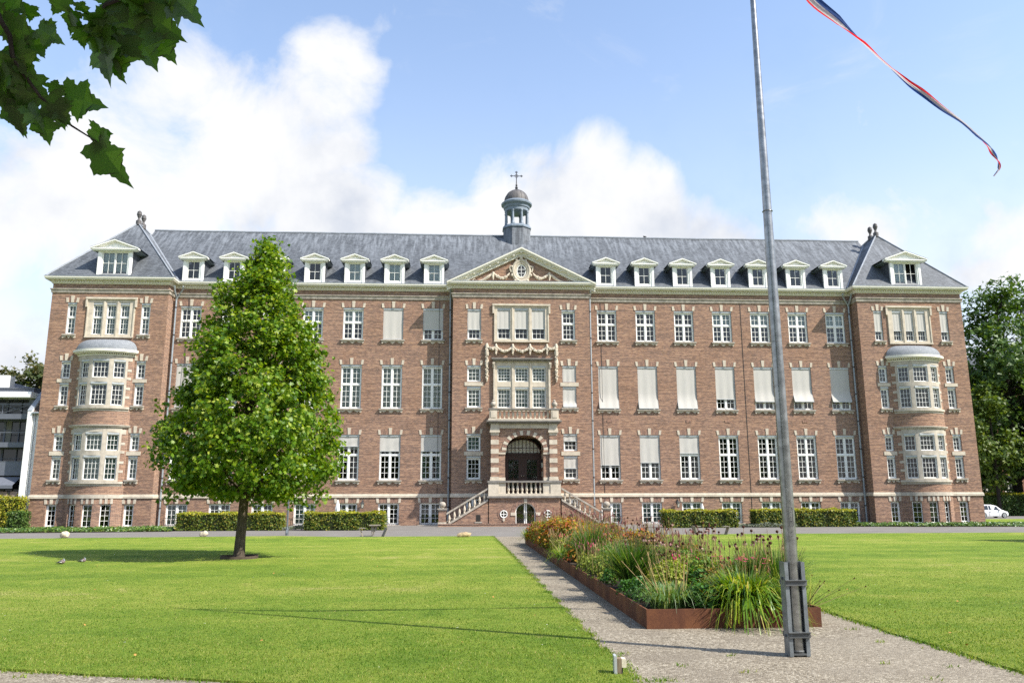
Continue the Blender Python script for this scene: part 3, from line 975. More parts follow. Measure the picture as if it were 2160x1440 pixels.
def window(kind, parent, name, w, h, cols, rows, loc, rz=0, box=True, curtain=None, blind=0.0, awning=0.0, sill='scroll', lintel=True, rail=False, label=None):
    """a window and its sub-parts; equal windows share their meshes"""
    def shared(key, make, nm, mats):
        k = (kind,) + key
        if k not in _protos:
            o = make().build(nm, mats, None)
            _protos[k] = o.data
            bpy.data.objects.remove(o)
        return _protos[k]

    def sub(key, make, nm, mats):
        o = bpy.data.objects.new(nm, shared(key, make, nm, mats))
        return link(o, win)
    win = bpy.data.objects.new(name, shared(('frame',), lambda: frame_mesh(w, h, cols, rows, box), name, [WHITE, ALU]))
    link(win, parent)
    win.location = Vector(loc) * U
    win.rotation_euler = (0, 0, rz)
    if label:
        win['label'] = label
    top = h - (.13 if box else 0)

    def pane():
        m = MB(); m.quad((-w / 2 + .03, .055, .03), (w / 2 - .03, .055, .03), (w / 2 - .03, .055, top - .03), (-w / 2 + .03, .055, top - .03)); return m
    pn = sub(('pane',), pane, 'pane', [GLASS])
    pn.rotation_euler = (PANE_RNG.uniform(-.007, .007), 0, PANE_RNG.uniform(-.012, .012))
    if lintel:
        def mk():
            m = MB()
            e, y = .02, -.145
            zt = h + .34
            m.cur = 1
            m.ext_y([(-w / 2 + .05, h), (w / 2 - .05, h), (w / 2 + .03, zt), (-w / 2 - .03, zt)], -.136, -.11)
            m.cur = 0
            m.ext_y([(-.085, h + .004), (.085, h + .004), (.115, h + .47), (-.115, h + .47)], -.165, -.10)
            for s in (-1, 1):
                p = [(s * (w / 2 - .07), h + .004), (s * (w / 2 + .09), h + .004), (s * (w / 2 + .135), h + .33), (s * (w / 2 - .03), h + .33)]
                m.ext_y(p if s > 0 else p[::-1], -.16, -.10)
            return m
        sub(('lintel',), mk, 'lintel', [STONE, SOLDIER])
    if sill:
        def mk():
            m = MB()
            W = w / 2 + .12
            m.box(-W, W, -.27, .01, -.10, -.005)
            if sill == 'scroll':
                m.cur = 1
                n = 28
                up, lo = [], []
                for i in range(n + 1):
                    t = i / n
                    x = -W * .9 + 1.8 * W * t
                    a = abs(2 * t - 1)
                    lo.append((x, -.20 - .05 * math.cos(a * math.pi * 3.0) - .045 * (a < .16)))
                    up.append((x, -.102))
                m.ext_y(lo + up[::-1], -.19, -.12)
                for s in (-1, 1):
                    m.tube([(s * W * .86, -.21, -.21), (s * W * .86, -.12, -.21)], .07, 10)
                m.tube([(0, -.20, -.20), (0, -.12, -.20)], .055, 8)
            return m
        sub(('sill',), mk, 'sill', [STONE_W, STONE])
    if curtain:
        def mk():
            m = MB()
            n = 26
            c = curtain
            for a, b, z0, z1 in ({'net': [(-.47, .47, 0.0, 1.0)], 'side': [(-.47, -.24, 0, 1), (.24, .47, 0, 1)], 'shade': [(-.48, .48, .56, 1)], 'dark': [(-.47, -.2, 0, 1), (.28, .47, 0, 1)],
                                  'left': [(-.47, .02, 0, 1)]}[c]):
                for i in range(n):
                    t0, t1 = a + (b - a) * i / n, a + (b - a) * (i + 1) / n
                    y = [.20 + (.03 * math.sin(i * 1.7) + .012 * math.sin(i * 4.1) if c != 'shade' else 0), .20 + (.03 * math.sin((i + 1) * 1.7) + .012 * math.sin((i + 1) * 4.1) if c != 'shade' else 0)]
                    m.quad((t0 * w, y[0], .03 + z0 * (top - .06)), (t1 * w, y[1], .03 + z0 * (top - .06)), (t1 * w, y[1], .03 + z1 * (top - .06)), (t0 * w, y[0], .03 + z1 * (top - .06)))
            return m
        sub(('curtain', curtain), mk, 'curtain', [{'net': CURT, 'side': CURT, 'left': CURT, 'shade': CURT_B, 'dark': CURT_D}[curtain]])
    if blind:
        def mk():
            m = MB()
            n, z0 = 14, top * (1 - blind)
            nz = 8
            g = []
            for j in range(nz + 1):
                t = j / nz
                z = top + .02 - (top + .02 - z0) * t
                push = -.055
                if awning:
                    a = max(0.0, (t - .72) / .28)
                    push -= awning * a ** 1.2
                row = []
                for i in range(n + 1):
                    x = (-.5 + i / n) * (w - .05)
                    y = push - .008 * math.sin(i * 1.1 + blind * 20) * (.3 + t) - .006 * math.sin(i * .5 + j)
                    row.append((x, y, z))
                g.append(row)
            vs = [p for r in g for p in r]
            m.smooth = True
            m.add(vs, [(j * (n + 1) + i, (j + 1) * (n + 1) + i, (j + 1) * (n + 1) + i + 1, j * (n + 1) + i + 1) for j in range(nz) for i in range(n)])
            m.smooth = False
            m.cur = 1
            yb = -.055 - awning
            m.box(-w / 2 + .02, w / 2 - .02, yb - .03, yb + .015, z0 - .045, z0)
            if awning:
                za = top - (top - z0) * .72
                for s in (-1, 1):
                    m.tube([(s * (w / 2 - .015), -.04, za), (s * (w / 2 - .015), yb, z0)], .012, 5)
            return m
        sub(('blind', round(blind, 2), round(awning, 2)), mk, 'sun_blind', [BLIND, ALU])
    if rail:
        def mk():
            m = MB()
            for z in (.06, .52):
                m.cbox((0, -.20, z), (w + .10, .02, .025))
            for i in range(11):
                x = (-.5 + i / 10) * (w + .06)
                m.cbox((x, -.20, .29), (.014, .014, .48))
            return m
        sub(('rail',), mk, 'railing', [IRON])
    return win


def build_main_windows():
    top_rows, tall_rows, base_rows = [(1.25, 2, 3), (.9, 2, 2)], [(1.62, 2, 4), (1.16, 2, 3)], [(1, 2, 4)]
    y = .13
    spec = {}
    # (row, column counted from the centre, side) -> blind share, awning, curtain
    L, R = -1, 1
    spec['top', 0, L] = (.65, 0, None); spec['top', 1, L] = (.97, 0, None)
    for i, s in ((2, L), (3, L)): spec['top', i, s] = (0, 0, 'shade')
    for i in (3, 4, 5, 6): spec['top', i, R] = (0, 0, 'shade')
    for i in range(6): spec['second', i, L] = (0, 0, 'net')
    spec['second', 6, L] = (.97, 0, None)
    for i in (0, 1, 2): spec['second', i, R] = (.975, .22, None)
    spec['second', 3, R] = (.74, 0, None)
    for i, a in ((4, .12), (5, .26), (6, .22)): spec['second', i, R] = (.80, a, None)
    for i, b in ((0, .33), (1, .33), (2, .22), (3, .3)): spec['first', i, L] = (b, 0, 'side' if i == 0 else None)
    for i, b in ((0, .66), (1, .60), (2, .38)): spec['first', i, R] = (b, 0, 'dark')
    for i in (3, 4, 5, 6): spec['first', i, R] = (0, 0, 'dark')
    for i in range(7): spec['base', i, R] = (0, 0, 'net' if i in (0, 1, 2, 3, 4) else 'dark')
    for i in range(7): spec['base', i, L] = (0, 0, ['dark', 'dark', 'dark', 'net', 'dark', 'dark', 'net'][i])
    for row, (z, h) in ROWS.items():
        for sgn in (-1, 1):
            for i, c in enumerate(COLS):
                b, a, cur = spec.get((row, i, sgn), (0, 0, None))
                rows = top_rows if row == 'top' else base_rows if row == 'base' else tall_rows
                window(row, BLD, 'french_window' if row == 'base' else 'window', WW, h, 2, rows, (sgn * c, y, z), curtain=cur, blind=b, awning=a,
                       box=row != 'base', sill='plain' if row == 'base' else 'scroll', rail=row == 'base',
                       label='tall window under a pulled-down sun blind' if b > .5 else None)


build_main_windows()


def build_narrow_windows():
    y = -1 + .13
    for k, (x, z, h) in enumerate(centre_narrow):
        up = (9.63, 4.9)
        b = 0; a = 0; cur = None
        if x < 0:
            if z > 12: b = .65
            elif z > 7: cur = 'net'
            elif z > 4: cur = 'net'
        else:
            if z == 9.63: b = .96
            if z == 7.85: b, a = .95, .15
            if z == 4.9: b = .33
            if z == 3.02: b, cur = .48, 'dark'
        rows = [(1.25, 3, 3), (.9, 3, 2)] if z > 12 else [(1, 3, 3)] if z in up else [(1, 3, 4)]
        window(f'c{z}', BLD, 'narrow_window', .95, h, 1, rows, (x, y, z), curtain=cur, blind=b, awning=a, lintel=z > 12 or z in up, sill=None if z in up else 'scroll')
    for s in (-1, 1):
        window('cb', BLD, 'cellar_window', .95, .85, 2, [(1, 2, 3)], (s * 3.3, y, .9), curtain='dark', lintel=False, sill=None, box=False)
    for sgn in (-1, 1):
        for j, x in enumerate(wing_x(sgn)):
            for z, h in wing_narrow_z:
                up = z in (9.70, 4.90)
                b, cur = 0, None
                if z > 12: b, cur = (.66, None) if sgn > 0 else (0, 'net')
                elif sgn < 0 and z < 6: cur = 'net'
                elif sgn > 0: cur = 'left' if j else 'dark'
                rows = [(1.25, 2, 3), (.9, 2, 2)] if z > 12 else [(1, 2, 3)] if up else [(1, 2, 4)]
                window(f'w{z}', BLD, 'narrow_window', .62, h, 1, rows, (x, y, z), curtain=cur, blind=b, lintel=z > 12 or up, sill=None if up else 'scroll')
            window('wb', BLD, 'basement_window', .66, 1.45, 1, [(1, 2, 4)], (x, y, .03), curtain='dark' if sgn > 0 or j else None, box=False, sill='plain')
    # stone cross pieces between the stacked narrow lights
    mb = MB()
    for x in (-3.3, 3.3):
        for z0, z1 in ((9.30, 9.62), (4.57, 4.89)):
            mb.box(x - .64, x + .64, -1.035, -.80, z0 + .03, z1 - .03)
    for sgn in (-1, 1):
        for x in wing_x(sgn):
            for z0, z1 in ((9.42, 9.69), (4.59, 4.89)):
                mb.box(x - .47, x + .47, -1.035, -.80, z0 + .02, z1 - .02)
    mb.build('stone_transom', STONE, BLD)


build_narrow_windows()


def stone_window(name, cx, half, z0, z1, lights, rows, y, hood, label=None, blinds=(0, 0, 0), curtain=None, key=''):
    """three lights side by side in one sandstone surround; lights (x0, x1), rows (z0, z1, bars)"""
    mb = MB()
    holes = [(cx + a, cx + b, r0, r1) for a, b in lights for r0, r1, _ in rows]
    wall_grid(mb, cx - half, cx + half, z0, z1, holes, plane_y(y - .03), .22)
    for s in (-1, 1):
        x = cx + s * half
        mb.quad((x, y - .03, z0), (x, y + .2, z0), (x, y + .2, z1), (x, y - .03, z1))
    mb.quad((cx - half, y - .03, z0), (cx + half, y - .03, z0), (cx + half, y + .2, z0), (cx - half, y + .2, z0))
    mb.quad((cx - half, y - .03, z1), (cx + half, y - .03, z1), (cx + half, y + .2, z1), (cx - half, y + .2, z1))
    o = half
    if hood == 'ears':
        mb.box(cx - o - .11, cx + o + .11, y - .14, y - .034, z1 - .07, z1 + .06)
        for s in (-1, 1):
            a, b = sorted((cx + s * (o - .03), cx + s * (o + .10)))
            mb.box(a, b, y - .12, y - .034, z1 - .62, z1 - .07)
        for s in (-1, 1):
            a, b = sorted((cx + s * (o - .10), cx + s * (o - .02)))
            mb.box(a, b, y - .08, y - .034, z0, z1 - .62)
        mb.box(cx - o, cx + o, y - .10, y - .034, z0 - .02, z0 + .07)
        for a, b in zip(lights[:-1], lights[1:]):
            m = cx + (a[1] + b[0]) / 2
            mb.box(m - .05, m + .05, y - .07, y - .034, z0 + .07, z1 - .2)
    else:
        mb.cur = 1
        mb.box(cx - o - .12, cx + o + .12, y - .36, y - .034, z1 + .10, z1 + .18)
        mb.box(cx - o - .04, cx + o + .04, y - .26, y - .034, z1, z1 + .10)
        mb.cur = 0
        for s in (-1, 1):
            mb.cbox((cx + s * (o - .08), y - .10, (z0 + z1) / 2), (.12, .12, z1 - z0 - .1))
            for k in range(3):
                mb.cbox((cx + s * (o - .03), y - .15 - .03 * k, z1 - .42 + .12 * k), (.16, .12 + .05 * k, .12))
        for a, b in zip(lights[:-1], lights[1:]):
            m = cx + (a[1] + b[0]) / 2
            mb.box(m - .05, m + .05, y - .08, y - .034, z0 + .02, z1 - .1)
    par = mb.build(name, [STONE, STONE_D], BLD)
    if label: par['label'] = label
    for i, (a, b) in enumerate(lights):
        for k, (r0, r1, bars) in enumerate(rows):
            w, h = b - a, r1 - r0
            fm = frame_mesh(w, h, 1, bars, True, t=.04, sash=.034, bar=.021)
            fm.cur = 2
            fm.quad((-w / 2, .055, .02), (w / 2, .055, .02), (w / 2, .055, h - .12), (-w / 2, .055, h - .12))
            if curtain:
                fm.cur = 3
                for q in range(10):
                    t0, t1 = (-.48 + .096 * q) * w, (-.48 + .096 * (q + 1)) * w
                    fm.quad((t0, .2 + .02 * (q % 2), .02), (t1, .2 + .02 * ((q + 1) % 2), .02), (t1, .2 + .02 * ((q + 1) % 2), h - .1), (t0, .2 + .02 * (q % 2), h - .1))
            fm.build('window', [WHITE, ALU, GLASS, CURT], par, (cx + (a + b) / 2, y + .10, r0))
            if blinds[i] and k == len(rows) - 1:
                bm = MB()
                zb = h * (1 - blinds[i])
                n = 8
                for q in range(n):
                    x0, x1 = (-.48 + .96 * q / n) * w, (-.48 + .96 * (q + 1) / n) * w
                    bm.quad((x0, -.05 + .006 * math.sin(q * 2), zb), (x1, -.05 + .006 * math.sin(q * 2 + 2), zb), (x1, -.05 + .006 * math.sin(q * 2 + 2), h - .1), (x0, -.05 + .006 * math.sin(q * 2), h - .1))
                bm.cur = 1
                bm.box(-w / 2 + .01, w / 2 - .01, -.075, -.03, zb - .04, zb)
                bm.build('sun_blind', [BLIND, ALU], par, (cx + (a + b) / 2, y + .10, r0))
    return par


TRI3 = [(-1.69, -.77), (-.48, .46), (.72, 1.66)]
TOPB = [(1.25, 3, 3), (.9, 3, 2)]
stone_window('triple_window', 0, 1.93, 12.42, 15.06, TRI3, [(12.63, 14.82, TOPB)], -1, 'ears', blinds=(.66, .66, .66), label='stone-framed triple window with three half-drawn blinds')
stone_window('triple_window', 0, 1.98, 7.6, 11.06, TRI3, [(7.83, 9.27, [(1, 4, 4)]), (9.63, 10.75, [(1, 4, 4)])], -1, 'hood', curtain=True, label='stone cross window of six lights behind the balcony')
LW3 = [(-1.22, -.58), (-.32, .32), (.58, 1.22)]
stone_window('triple_window', -WCX, 1.6, 12.5, 15.22, LW3, [(12.72, 14.92, TOPB)], -1, 'ears', curtain=True)
stone_window('triple_window', WCX, 1.6, 12.5, 15.22, LW3, [(12.72, 14.92, TOPB)], -1, 'ears', blinds=(.66, .66, .66))


# --- the bowed bays of the end wings
def build_bay(sgn):
    R, half, yc0 = 2.54, 1.86, -1.0
    L = R * math.asin(half / R)
    yc = yc0 + math.sqrt(R * R - half * half)
    cx = sgn * WCX

    def P(u, z, d, out=0.0):
        a = u / R
        r = R - d + out
        return (cx + r * math.sin(a), yc - r * math.cos(a), z)
    mb = MB()
    lights = [(-1.52, -.80), (-.53, .53), (.80, 1.52)]
    # brick body with the stone-window openings left out
    holes = [(-1.64, 1.64, 2.92, 6.36), (-1.64, 1.64, 7.78, 11.14)]
    base = [(-1.42, -.80), (-.32, .32), (.80, 1.42)]
    holes += [(a, b, .03, 1.48) for a, b in base]
    wall_grid(mb, -L, L, -.2, 11.2, holes, P, .24, .16)
    mb.cur = 1
    st = []
    for z0, z1, rows in ((2.92, 6.36, ((3.02, 4.58), (4.90, 6.08))), (7.78, 11.14, ((7.86, 9.38), (9.68, 10.90)))):
        wall_grid(mb, -1.66, 1.66, z0 - .01, z1 + .01, [(a, b, r0, r1) for a, b in lights for r0, r1 in rows], lambda u, z, d: P(u, z, d, .03), .2, .14)
        # blocks bonded into the brick at each side, sill and head course
        for s in (-1, 1):
            for k, zz in enumerate((.55, 1.13, 1.80, 2.35, 3.05)):
                a, b = sorted((s * 1.64, s * 1.93))
                hgt = .30 if k == 4 else .17
                wall_grid(mb, a, b, z0 + zz, z0 + zz + hgt, [], lambda u, z, d: P(u, z, d, .022), .1, .15)
        for za, zb, out in ((z0 - .16, z0 - .02, .12), (z0 - .30, z0 - .16, .03), (z1 + .01, z1 + .10, .05)):
            for q in range(24):
                u0, u1 = -1.95 + 3.9 * q / 24, -1.95 + 3.9 * (q + 1) / 24
                a, b, c, d = P(u0, za, 0, out), P(u1, za, 0, out), P(u1, zb, 0, out), P(u0, zb, 0, out)
                mb.quad(a, b, c, d)
                mb.quad(d, c, P(u1, zb, .05), P(u0, zb, .05)); mb.quad(P(u0, za, .05), P(u1, za, .05), b, a)
    # cornices: between the floors and under the dome; band at basement level
    def ring(za, zb, out, half_u=L):
        n = 26
        for q in range(n):
            u0, u1 = -half_u + 2 * half_u * q / n, -half_u + 2 * half_u * (q + 1) / n
            mb.quad(P(u0, za, 0, out), P(u1, za, 0, out), P(u1, zb, 0, out), P(u0, zb, 0, out))
            mb.quad(P(u0, zb, 0, out), P(u1, zb, 0, out), P(u1, zb, .1), P(u0, zb, .1)); mb.quad(P(u0, za, .1), P(u1, za, .1), P(u1, za, 0, out), P(u0, za, 0, out))
        for u in (-half_u, half_u):
            mb.quad(P(u, za, .1), P(u, za, 0, out), P(u, zb, 0, out), P(u, zb, .1))
    ring(6.42, 6.52, .12); ring(6.50, 6.56, .17)
    ring(1.84, 2.08, .06)
    mb.cur = 2
    ring(11.16, 11.25, .06); ring(11.32, 11.42, .26); ring(11.40, 11.56, .36, L + .02)
    for q in range(32):
        u = -L + 2 * L * (q + .5) / 32
        a = u / R
        mb.M = Matrix.Translation((cx, yc, 0)) @ Matrix.Rotation(a, 4, 'Z')
        mb.box(-.035, .035, -R - .14, -R - .05, 11.25, 11.32)
        mb.M = None
    # leads: keystones over the basement lights
    mb.cur = 1
    for a, b in base:
        for u, hw, hh in ((a + .0, .075, .33), ((a + b) / 2, .08, .40), (b - .0, .075, .33)):
            wall_grid(mb, u - hw, u + hw, 1.49, 1.49 + hh, [], lambda uu, z, d: P(uu, z, d, .03), .1)
    bay = mb.build('bay', [BRICK, STONE_B, CREAM], BLD)
    bay['label'] = 'bowed brick bay with two floors of stone-framed windows and a small lead dome'
    for j, ((a, b), zz) in enumerate([(l, r) for r in ((3.02, 4.58, 4), (4.90, 6.08, 3), (7.86, 9.38, 4), (9.68, 10.90, 3)) for l in lights] + [(l, (.03, 1.46, 4)) for l in base]):
        um = (a + b) / 2
        w = 2 * R * math.sin((b - a) / 2 / R) - .01
        h = zz[1] - zz[0]
        basew = zz[0] < 1
        nx = 4 if w > .95 else 2 if basew else 3
        if nx == 3 and sgn * um > 0: nx = 3
        fm = frame_mesh(w, h, 1, [(1, nx, zz[2])], not basew, t=.034, sash=.030, bar=.020)
        fm.cur = 2
        tp = h - (0 if basew else .12)
        fm.quad((-w / 2, .055, .02), (w / 2, .055, .02), (w / 2, .055, tp), (-w / 2, .055, tp))
        if (sgn < 0 and 3 < zz[0] < 6) or (basew and j % 2):
            fm.cur = 3
            for q in range(10):
                t0, t1 = (-.48 + .096 * q) * w, (-.48 + .096 * (q + 1)) * w
                fm.quad((t0, .2 + .02 * (q % 2), .02), (t1, .2 + .02 * ((q + 1) % 2), .02), (t1, .2 + .02 * ((q + 1) % 2), tp), (t0, .2 + .02 * (q % 2), tp))
        x, y, _ = P(um, 0, .10 if not basew else .14)
        fm.build('window', [WHITE, ALU, GLASS, CURT if not basew else CURT_D], bay, (x, y, zz[0]), um / R)
    # scaled lead dome leaning on the wall
    dm = MB(); dm.smooth = True
    n, k = 24, 8
    vs, fs = [], []
    for j in range(k + 1):
        t = j / k
        z = 11.55 + .80 * math.sin(t * math.pi / 2)
        s = math.cos(t * math.pi / 2) * .94 + .06
        for i in range(n + 1):
            u = -L + 2 * L * i / n
            a = u / R
            # shrink toward a ridge on the wall face
            x, y, _ = P(u, 0, 0, .20)
            vs.append((cx + (x - cx) * (.45 + .55 * math.cos(t * math.pi / 2) ** .8), -1.0 + (y + 1.0) * s, z))
    fs = [(j * (n + 1) + i, j * (n + 1) + i + 1, (j + 1) * (n + 1) + i + 1, (j + 1) * (n + 1) + i) for j in range(k) for i in range(n)]
    dm.add(vs, fs)
    dm.build('dome', DOMEL, bay)


def dome_lead():
    m, T, out = new_mat('scaled_lead')
    uv, co = wall_coords(T)
    vo = T.n('ShaderNodeTexBrick', offset=.5, inp={'Vector': uv, 'Scale': 1.0, 'Mortar Size': .012, 'Mortar Smooth': .6, 'Brick Width': .16, 'Row Height': .11})
    vo.inputs['Color1'].default_value = (.19, .205, .22, 1); vo.inputs['Color2'].default_value = (.26, .275, .29, 1); vo.inputs['Mortar'].default_value = (.10, .11, .125, 1)
    c = T.mix(T.math('MULTIPLY', T.smooth(T.noise(co, 2.5, 6), .45, .7), .5), vo.outputs['Color'], (.22, .23, .25))
    principled(T, out, c, .72, .25, 0, vo.outputs['Fac'], .02, -.6)
    return m


DOMEL = dome_lead()
build_bay(-1)
build_bay(1)


# --- roofs
RS = 5.64 / 5.95                          # rise per unit of depth on the front slope
RIDGE_Y, RIDGE_Z = 5.2, 22.2
Y0R, Z0R = -.36, 16.68


def roof_z(y):
    return Z0R + (y - Y0R) * (RIDGE_Z - Z0R) / (RIDGE_Y - Y0R)


def build_roofs():
    mb = MB()
    yb = 2 * RIDGE_Y - Y0R
    n = 40
    xs = [-28 + 56 * i / n for i in range(n + 1)]
    sag = [RIDGE_Z + .012 * math.sin(x * .35) + .008 * math.sin(x * 1.1 + 1) for x in xs]
    for i in range(n):
        a, b = xs[i], xs[i + 1]
        mb.quad((a, Y0R, Z0R), (b, Y0R, Z0R), (b, RIDGE_Y, sag[i + 1]), (a, RIDGE_Y, sag[i]))
        mb.quad((b, yb, Z0R), (a, yb, Z0R), (a, RIDGE_Y, sag[i]), (b, RIDGE_Y, sag[i + 1]))
    mb.build('roof', SLATE, BLD)
    rm = MB()
    rm.tube([(x, RIDGE_Y, s + .03) for x, s in zip(xs, sag)], .075, 6)
    rm.build('ridge_capping', LEAD, BLD)
    for sgn in (-1, 1):
        ax = sgn * 28.45
        ox, ix = sgn * (WX + .36), sgn * (WI - .36)
        y0, ya, yb2, za = -1.36, 3.2, 4.05, 22.05
        yback = 13.7
        mb = MB()
        A, B = (ax, ya, za), (ax, yb2, za)
        c = [(ox, y0, Z0R), (ix, y0, Z0R), (ix, yback, Z0R), (ox, yback, Z0R)]
        mb.tri(c[0], c[1], A)
        mb.quad(c[1], c[2], B, A)
        mb.tri(c[2], c[3], B)
        mb.quad(c[3], c[0], A, B)
        wr = mb.build('wing_roof', SLATE, BLD)
        lm = MB()
        for p in (c[0], c[1]):
            lm.tube([Vector(p) + Vector((0, 0, .03)), Vector(A) + Vector((0, 0, .04))], .06, 6)
        for p in (c[2], c[3]):
            lm.tube([Vector(p) + Vector((0, 0, .04)), Vector(B) + Vector((0, 0, .05))], .085, 6)
        lm.tube([Vector(A) + Vector((0, 0, .05)), Vector(B) + Vector((0, 0, .05))], .085, 6)
        # lead valley where the long roof dies into the wing roof
        vx = lambda z: ix + (ax - ix) * (z - Z0R) / (za - Z0R)
        lm.tube([(vx(z), Y0R + (z - Z0R) / ((RIDGE_Z - Z0R) / (RIDGE_Y - Y0R)), z + .02) for z in (16.75, 18.5, 20.2, 21.8)], .07, 6)
        lm.build('hip_flashing', LEAD, wr)
        for y in (ya, yb2):
            f = MB(); f.smooth = True
            f.lathe([(.20, -.12), (.20, .22), (.12, .28), (.075, .40), (.10, .50), (.14, .56), (.14, .62), (.175, .66), (.18, .76), (.15, .86), (.16, .90), (.11, .97), (.03, 1.03)], (ax, y, za), 14)
            f.build('finial', COPPER if y < 5 else VERDI, wr)


build_roofs()


def dormer(cx, y, zb, w, ww, nw, zt, ph, apex, ov, depth_y, curtain=False, label=None, open_right=False):
    """roof dormer: painted front with pediment, slate cheeks, a window of nw lights"""
    mb = MB()
    h0 = zb - .35
    wz0, wz1 = zb + .07, zt - .05
    # painted front
    for s in (-1, 1):
        a, b = sorted((cx + s * ww / 2, cx + s * w / 2))
        mb.box(a, b, y, y + .14, h0, zt)
        a, b = sorted((cx + s * (w / 2 - .16), cx + s * (w / 2 + .01)))
        mb.box(a, b, y - .035, y, h0, zt - .05)
    mb.box(cx - ww / 2, cx + ww / 2, y, y + .14, h0, wz0)
    mb.box(cx - ww / 2, cx + ww / 2, y, y + .14, wz1, zt)
    # pediment: cornice, raking mouldings, recessed field
    mb.box(cx - ov + .10, cx + ov - .10, y - .20, y + .10, zt, zt + .08)
    mb.box(cx - ov + .03, cx + ov - .03, y - .27, y + .10, zt + .08, zt + .15)
    mb.ext_y([(cx - ov + .2, zt + .15), (cx + ov - .2, zt + .15), (cx, apex - .14)], y - .08, y + .1)
    mb.ext_y([(cx - ov * .42, zt + .22), (cx + ov * .42, zt + .22), (cx, zt + .22 + (apex - zt) * .32)], y - .10, y - .084)
    for s in (-1, 1):
        for o0, o1, d in ((.0, .08, .30), (.08, .13, .22)):
            p = [(cx + s * ov, zt + .20 - o0), (cx + s * ov, zt + .20 - o1), (cx, apex - o1), (cx, apex - o0)]
            mb.ext_y(p if s < 0 else p[::-1], y - d, y + .1)
    mb.cur = 1
    # pitched roof running back into the slope, and cheeks
    for s in (-1, 1):
        mb.quad((cx, y - .31, apex + .012), (cx + s * (ov + .03), y - .31, zt + .205), (cx + s * (ov + .03), depth_y, zt + .205), (cx, depth_y + .9, apex + .012))
        mb.quad((cx + s * (ov), y - .2, zt + .10), (cx + s * (w / 2), y - .2, zt + .03), (cx + s * (w / 2), depth_y, zt + .03), (cx + s * ov, depth_y, zt + .10))
    mb.cur = 2
    for s in (-1, 1):
        mb.add([(cx + s * (w / 2 - .01), y + .02, h0), (cx + s * (w / 2 - .01), y + .02, zt + .1), (cx + s * (w / 2 - .01), depth_y, zt + .1), (cx + s * (w / 2 - .01), y + .6, h0)], [(0, 1, 2, 3)])
    mb.cur = 3
    mb.box(cx - ww / 2, cx + ww / 2, y + .9, y + .92, h0, zt)  # dark sheet for the shaded attic behind the glass
    d = mb.build('dormer', [WHITE, LEAD_D, SLATE_DARK, BLACK], BLD)
    if label: d['label'] = label
    lw = ww / nw
    for i in range(nw):
        x = cx - ww / 2 + lw * (i + .5)
        fm = frame_mesh(lw - .02, wz1 - wz0, 1, [(1, 2, 2)], False, t=.03, sash=.03)
        W2 = (lw - .02) / 2
        if not (open_right and i == nw - 1):
            fm.cur = 1
            fm.quad((-W2, .055, .02), (W2, .055, .02), (W2, .055, wz1 - wz0), (-W2, .055, wz1 - wz0))
            if curtain and not (nw == 2 and False):
                fm.cur = 2
                fm.quad((-W2, .14, .02), (W2, .14, .02), (W2, .14, wz1 - wz0), (-W2, .14, wz1 - wz0))
        fm.build('window', [WHITE, GLASS, CURT_B], d, (x, y + .05, wz0))
    return d


for sgn in (-1, 1):
    for i, c in enumerate(COLS):
        dormer(sgn * (c - .03), -.30, 16.80, 1.40, .86, 1, 18.22, .7, 18.80, 1.0, 1.25, curtain=(sgn < 0 and i in (0, 1, 2)))
dormer(-WCX, -1.2, 16.82, 2.26, 1.74, 2, 18.52, 1, 19.30, 1.60, .5, curtain=True)
dormer(WCX, -1.2, 16.82, 2.26, 1.74, 2, 18.52, 1, 19.30, 1.60, .5, curtain=True, label='large dormer with its right casement open', open_right=True)
for sgn in (-1, 1):                       # side dormer on each wing's outer slope, seen edge-on
    m = MB()
    x0, x1 = sorted((sgn * 31.9, sgn * 29.9))
    m.box(x0, x1, 5.2, 7.0, 17.0, 18.55)
    m.cur = 1
    x0, x1 = sorted((sgn * 32.4, sgn * 29.6))
    m.box(x0, x1, 4.9, 7.3, 18.55, 18.75)
    m.build('dormer', [WHITE, LEAD_D], BLD)


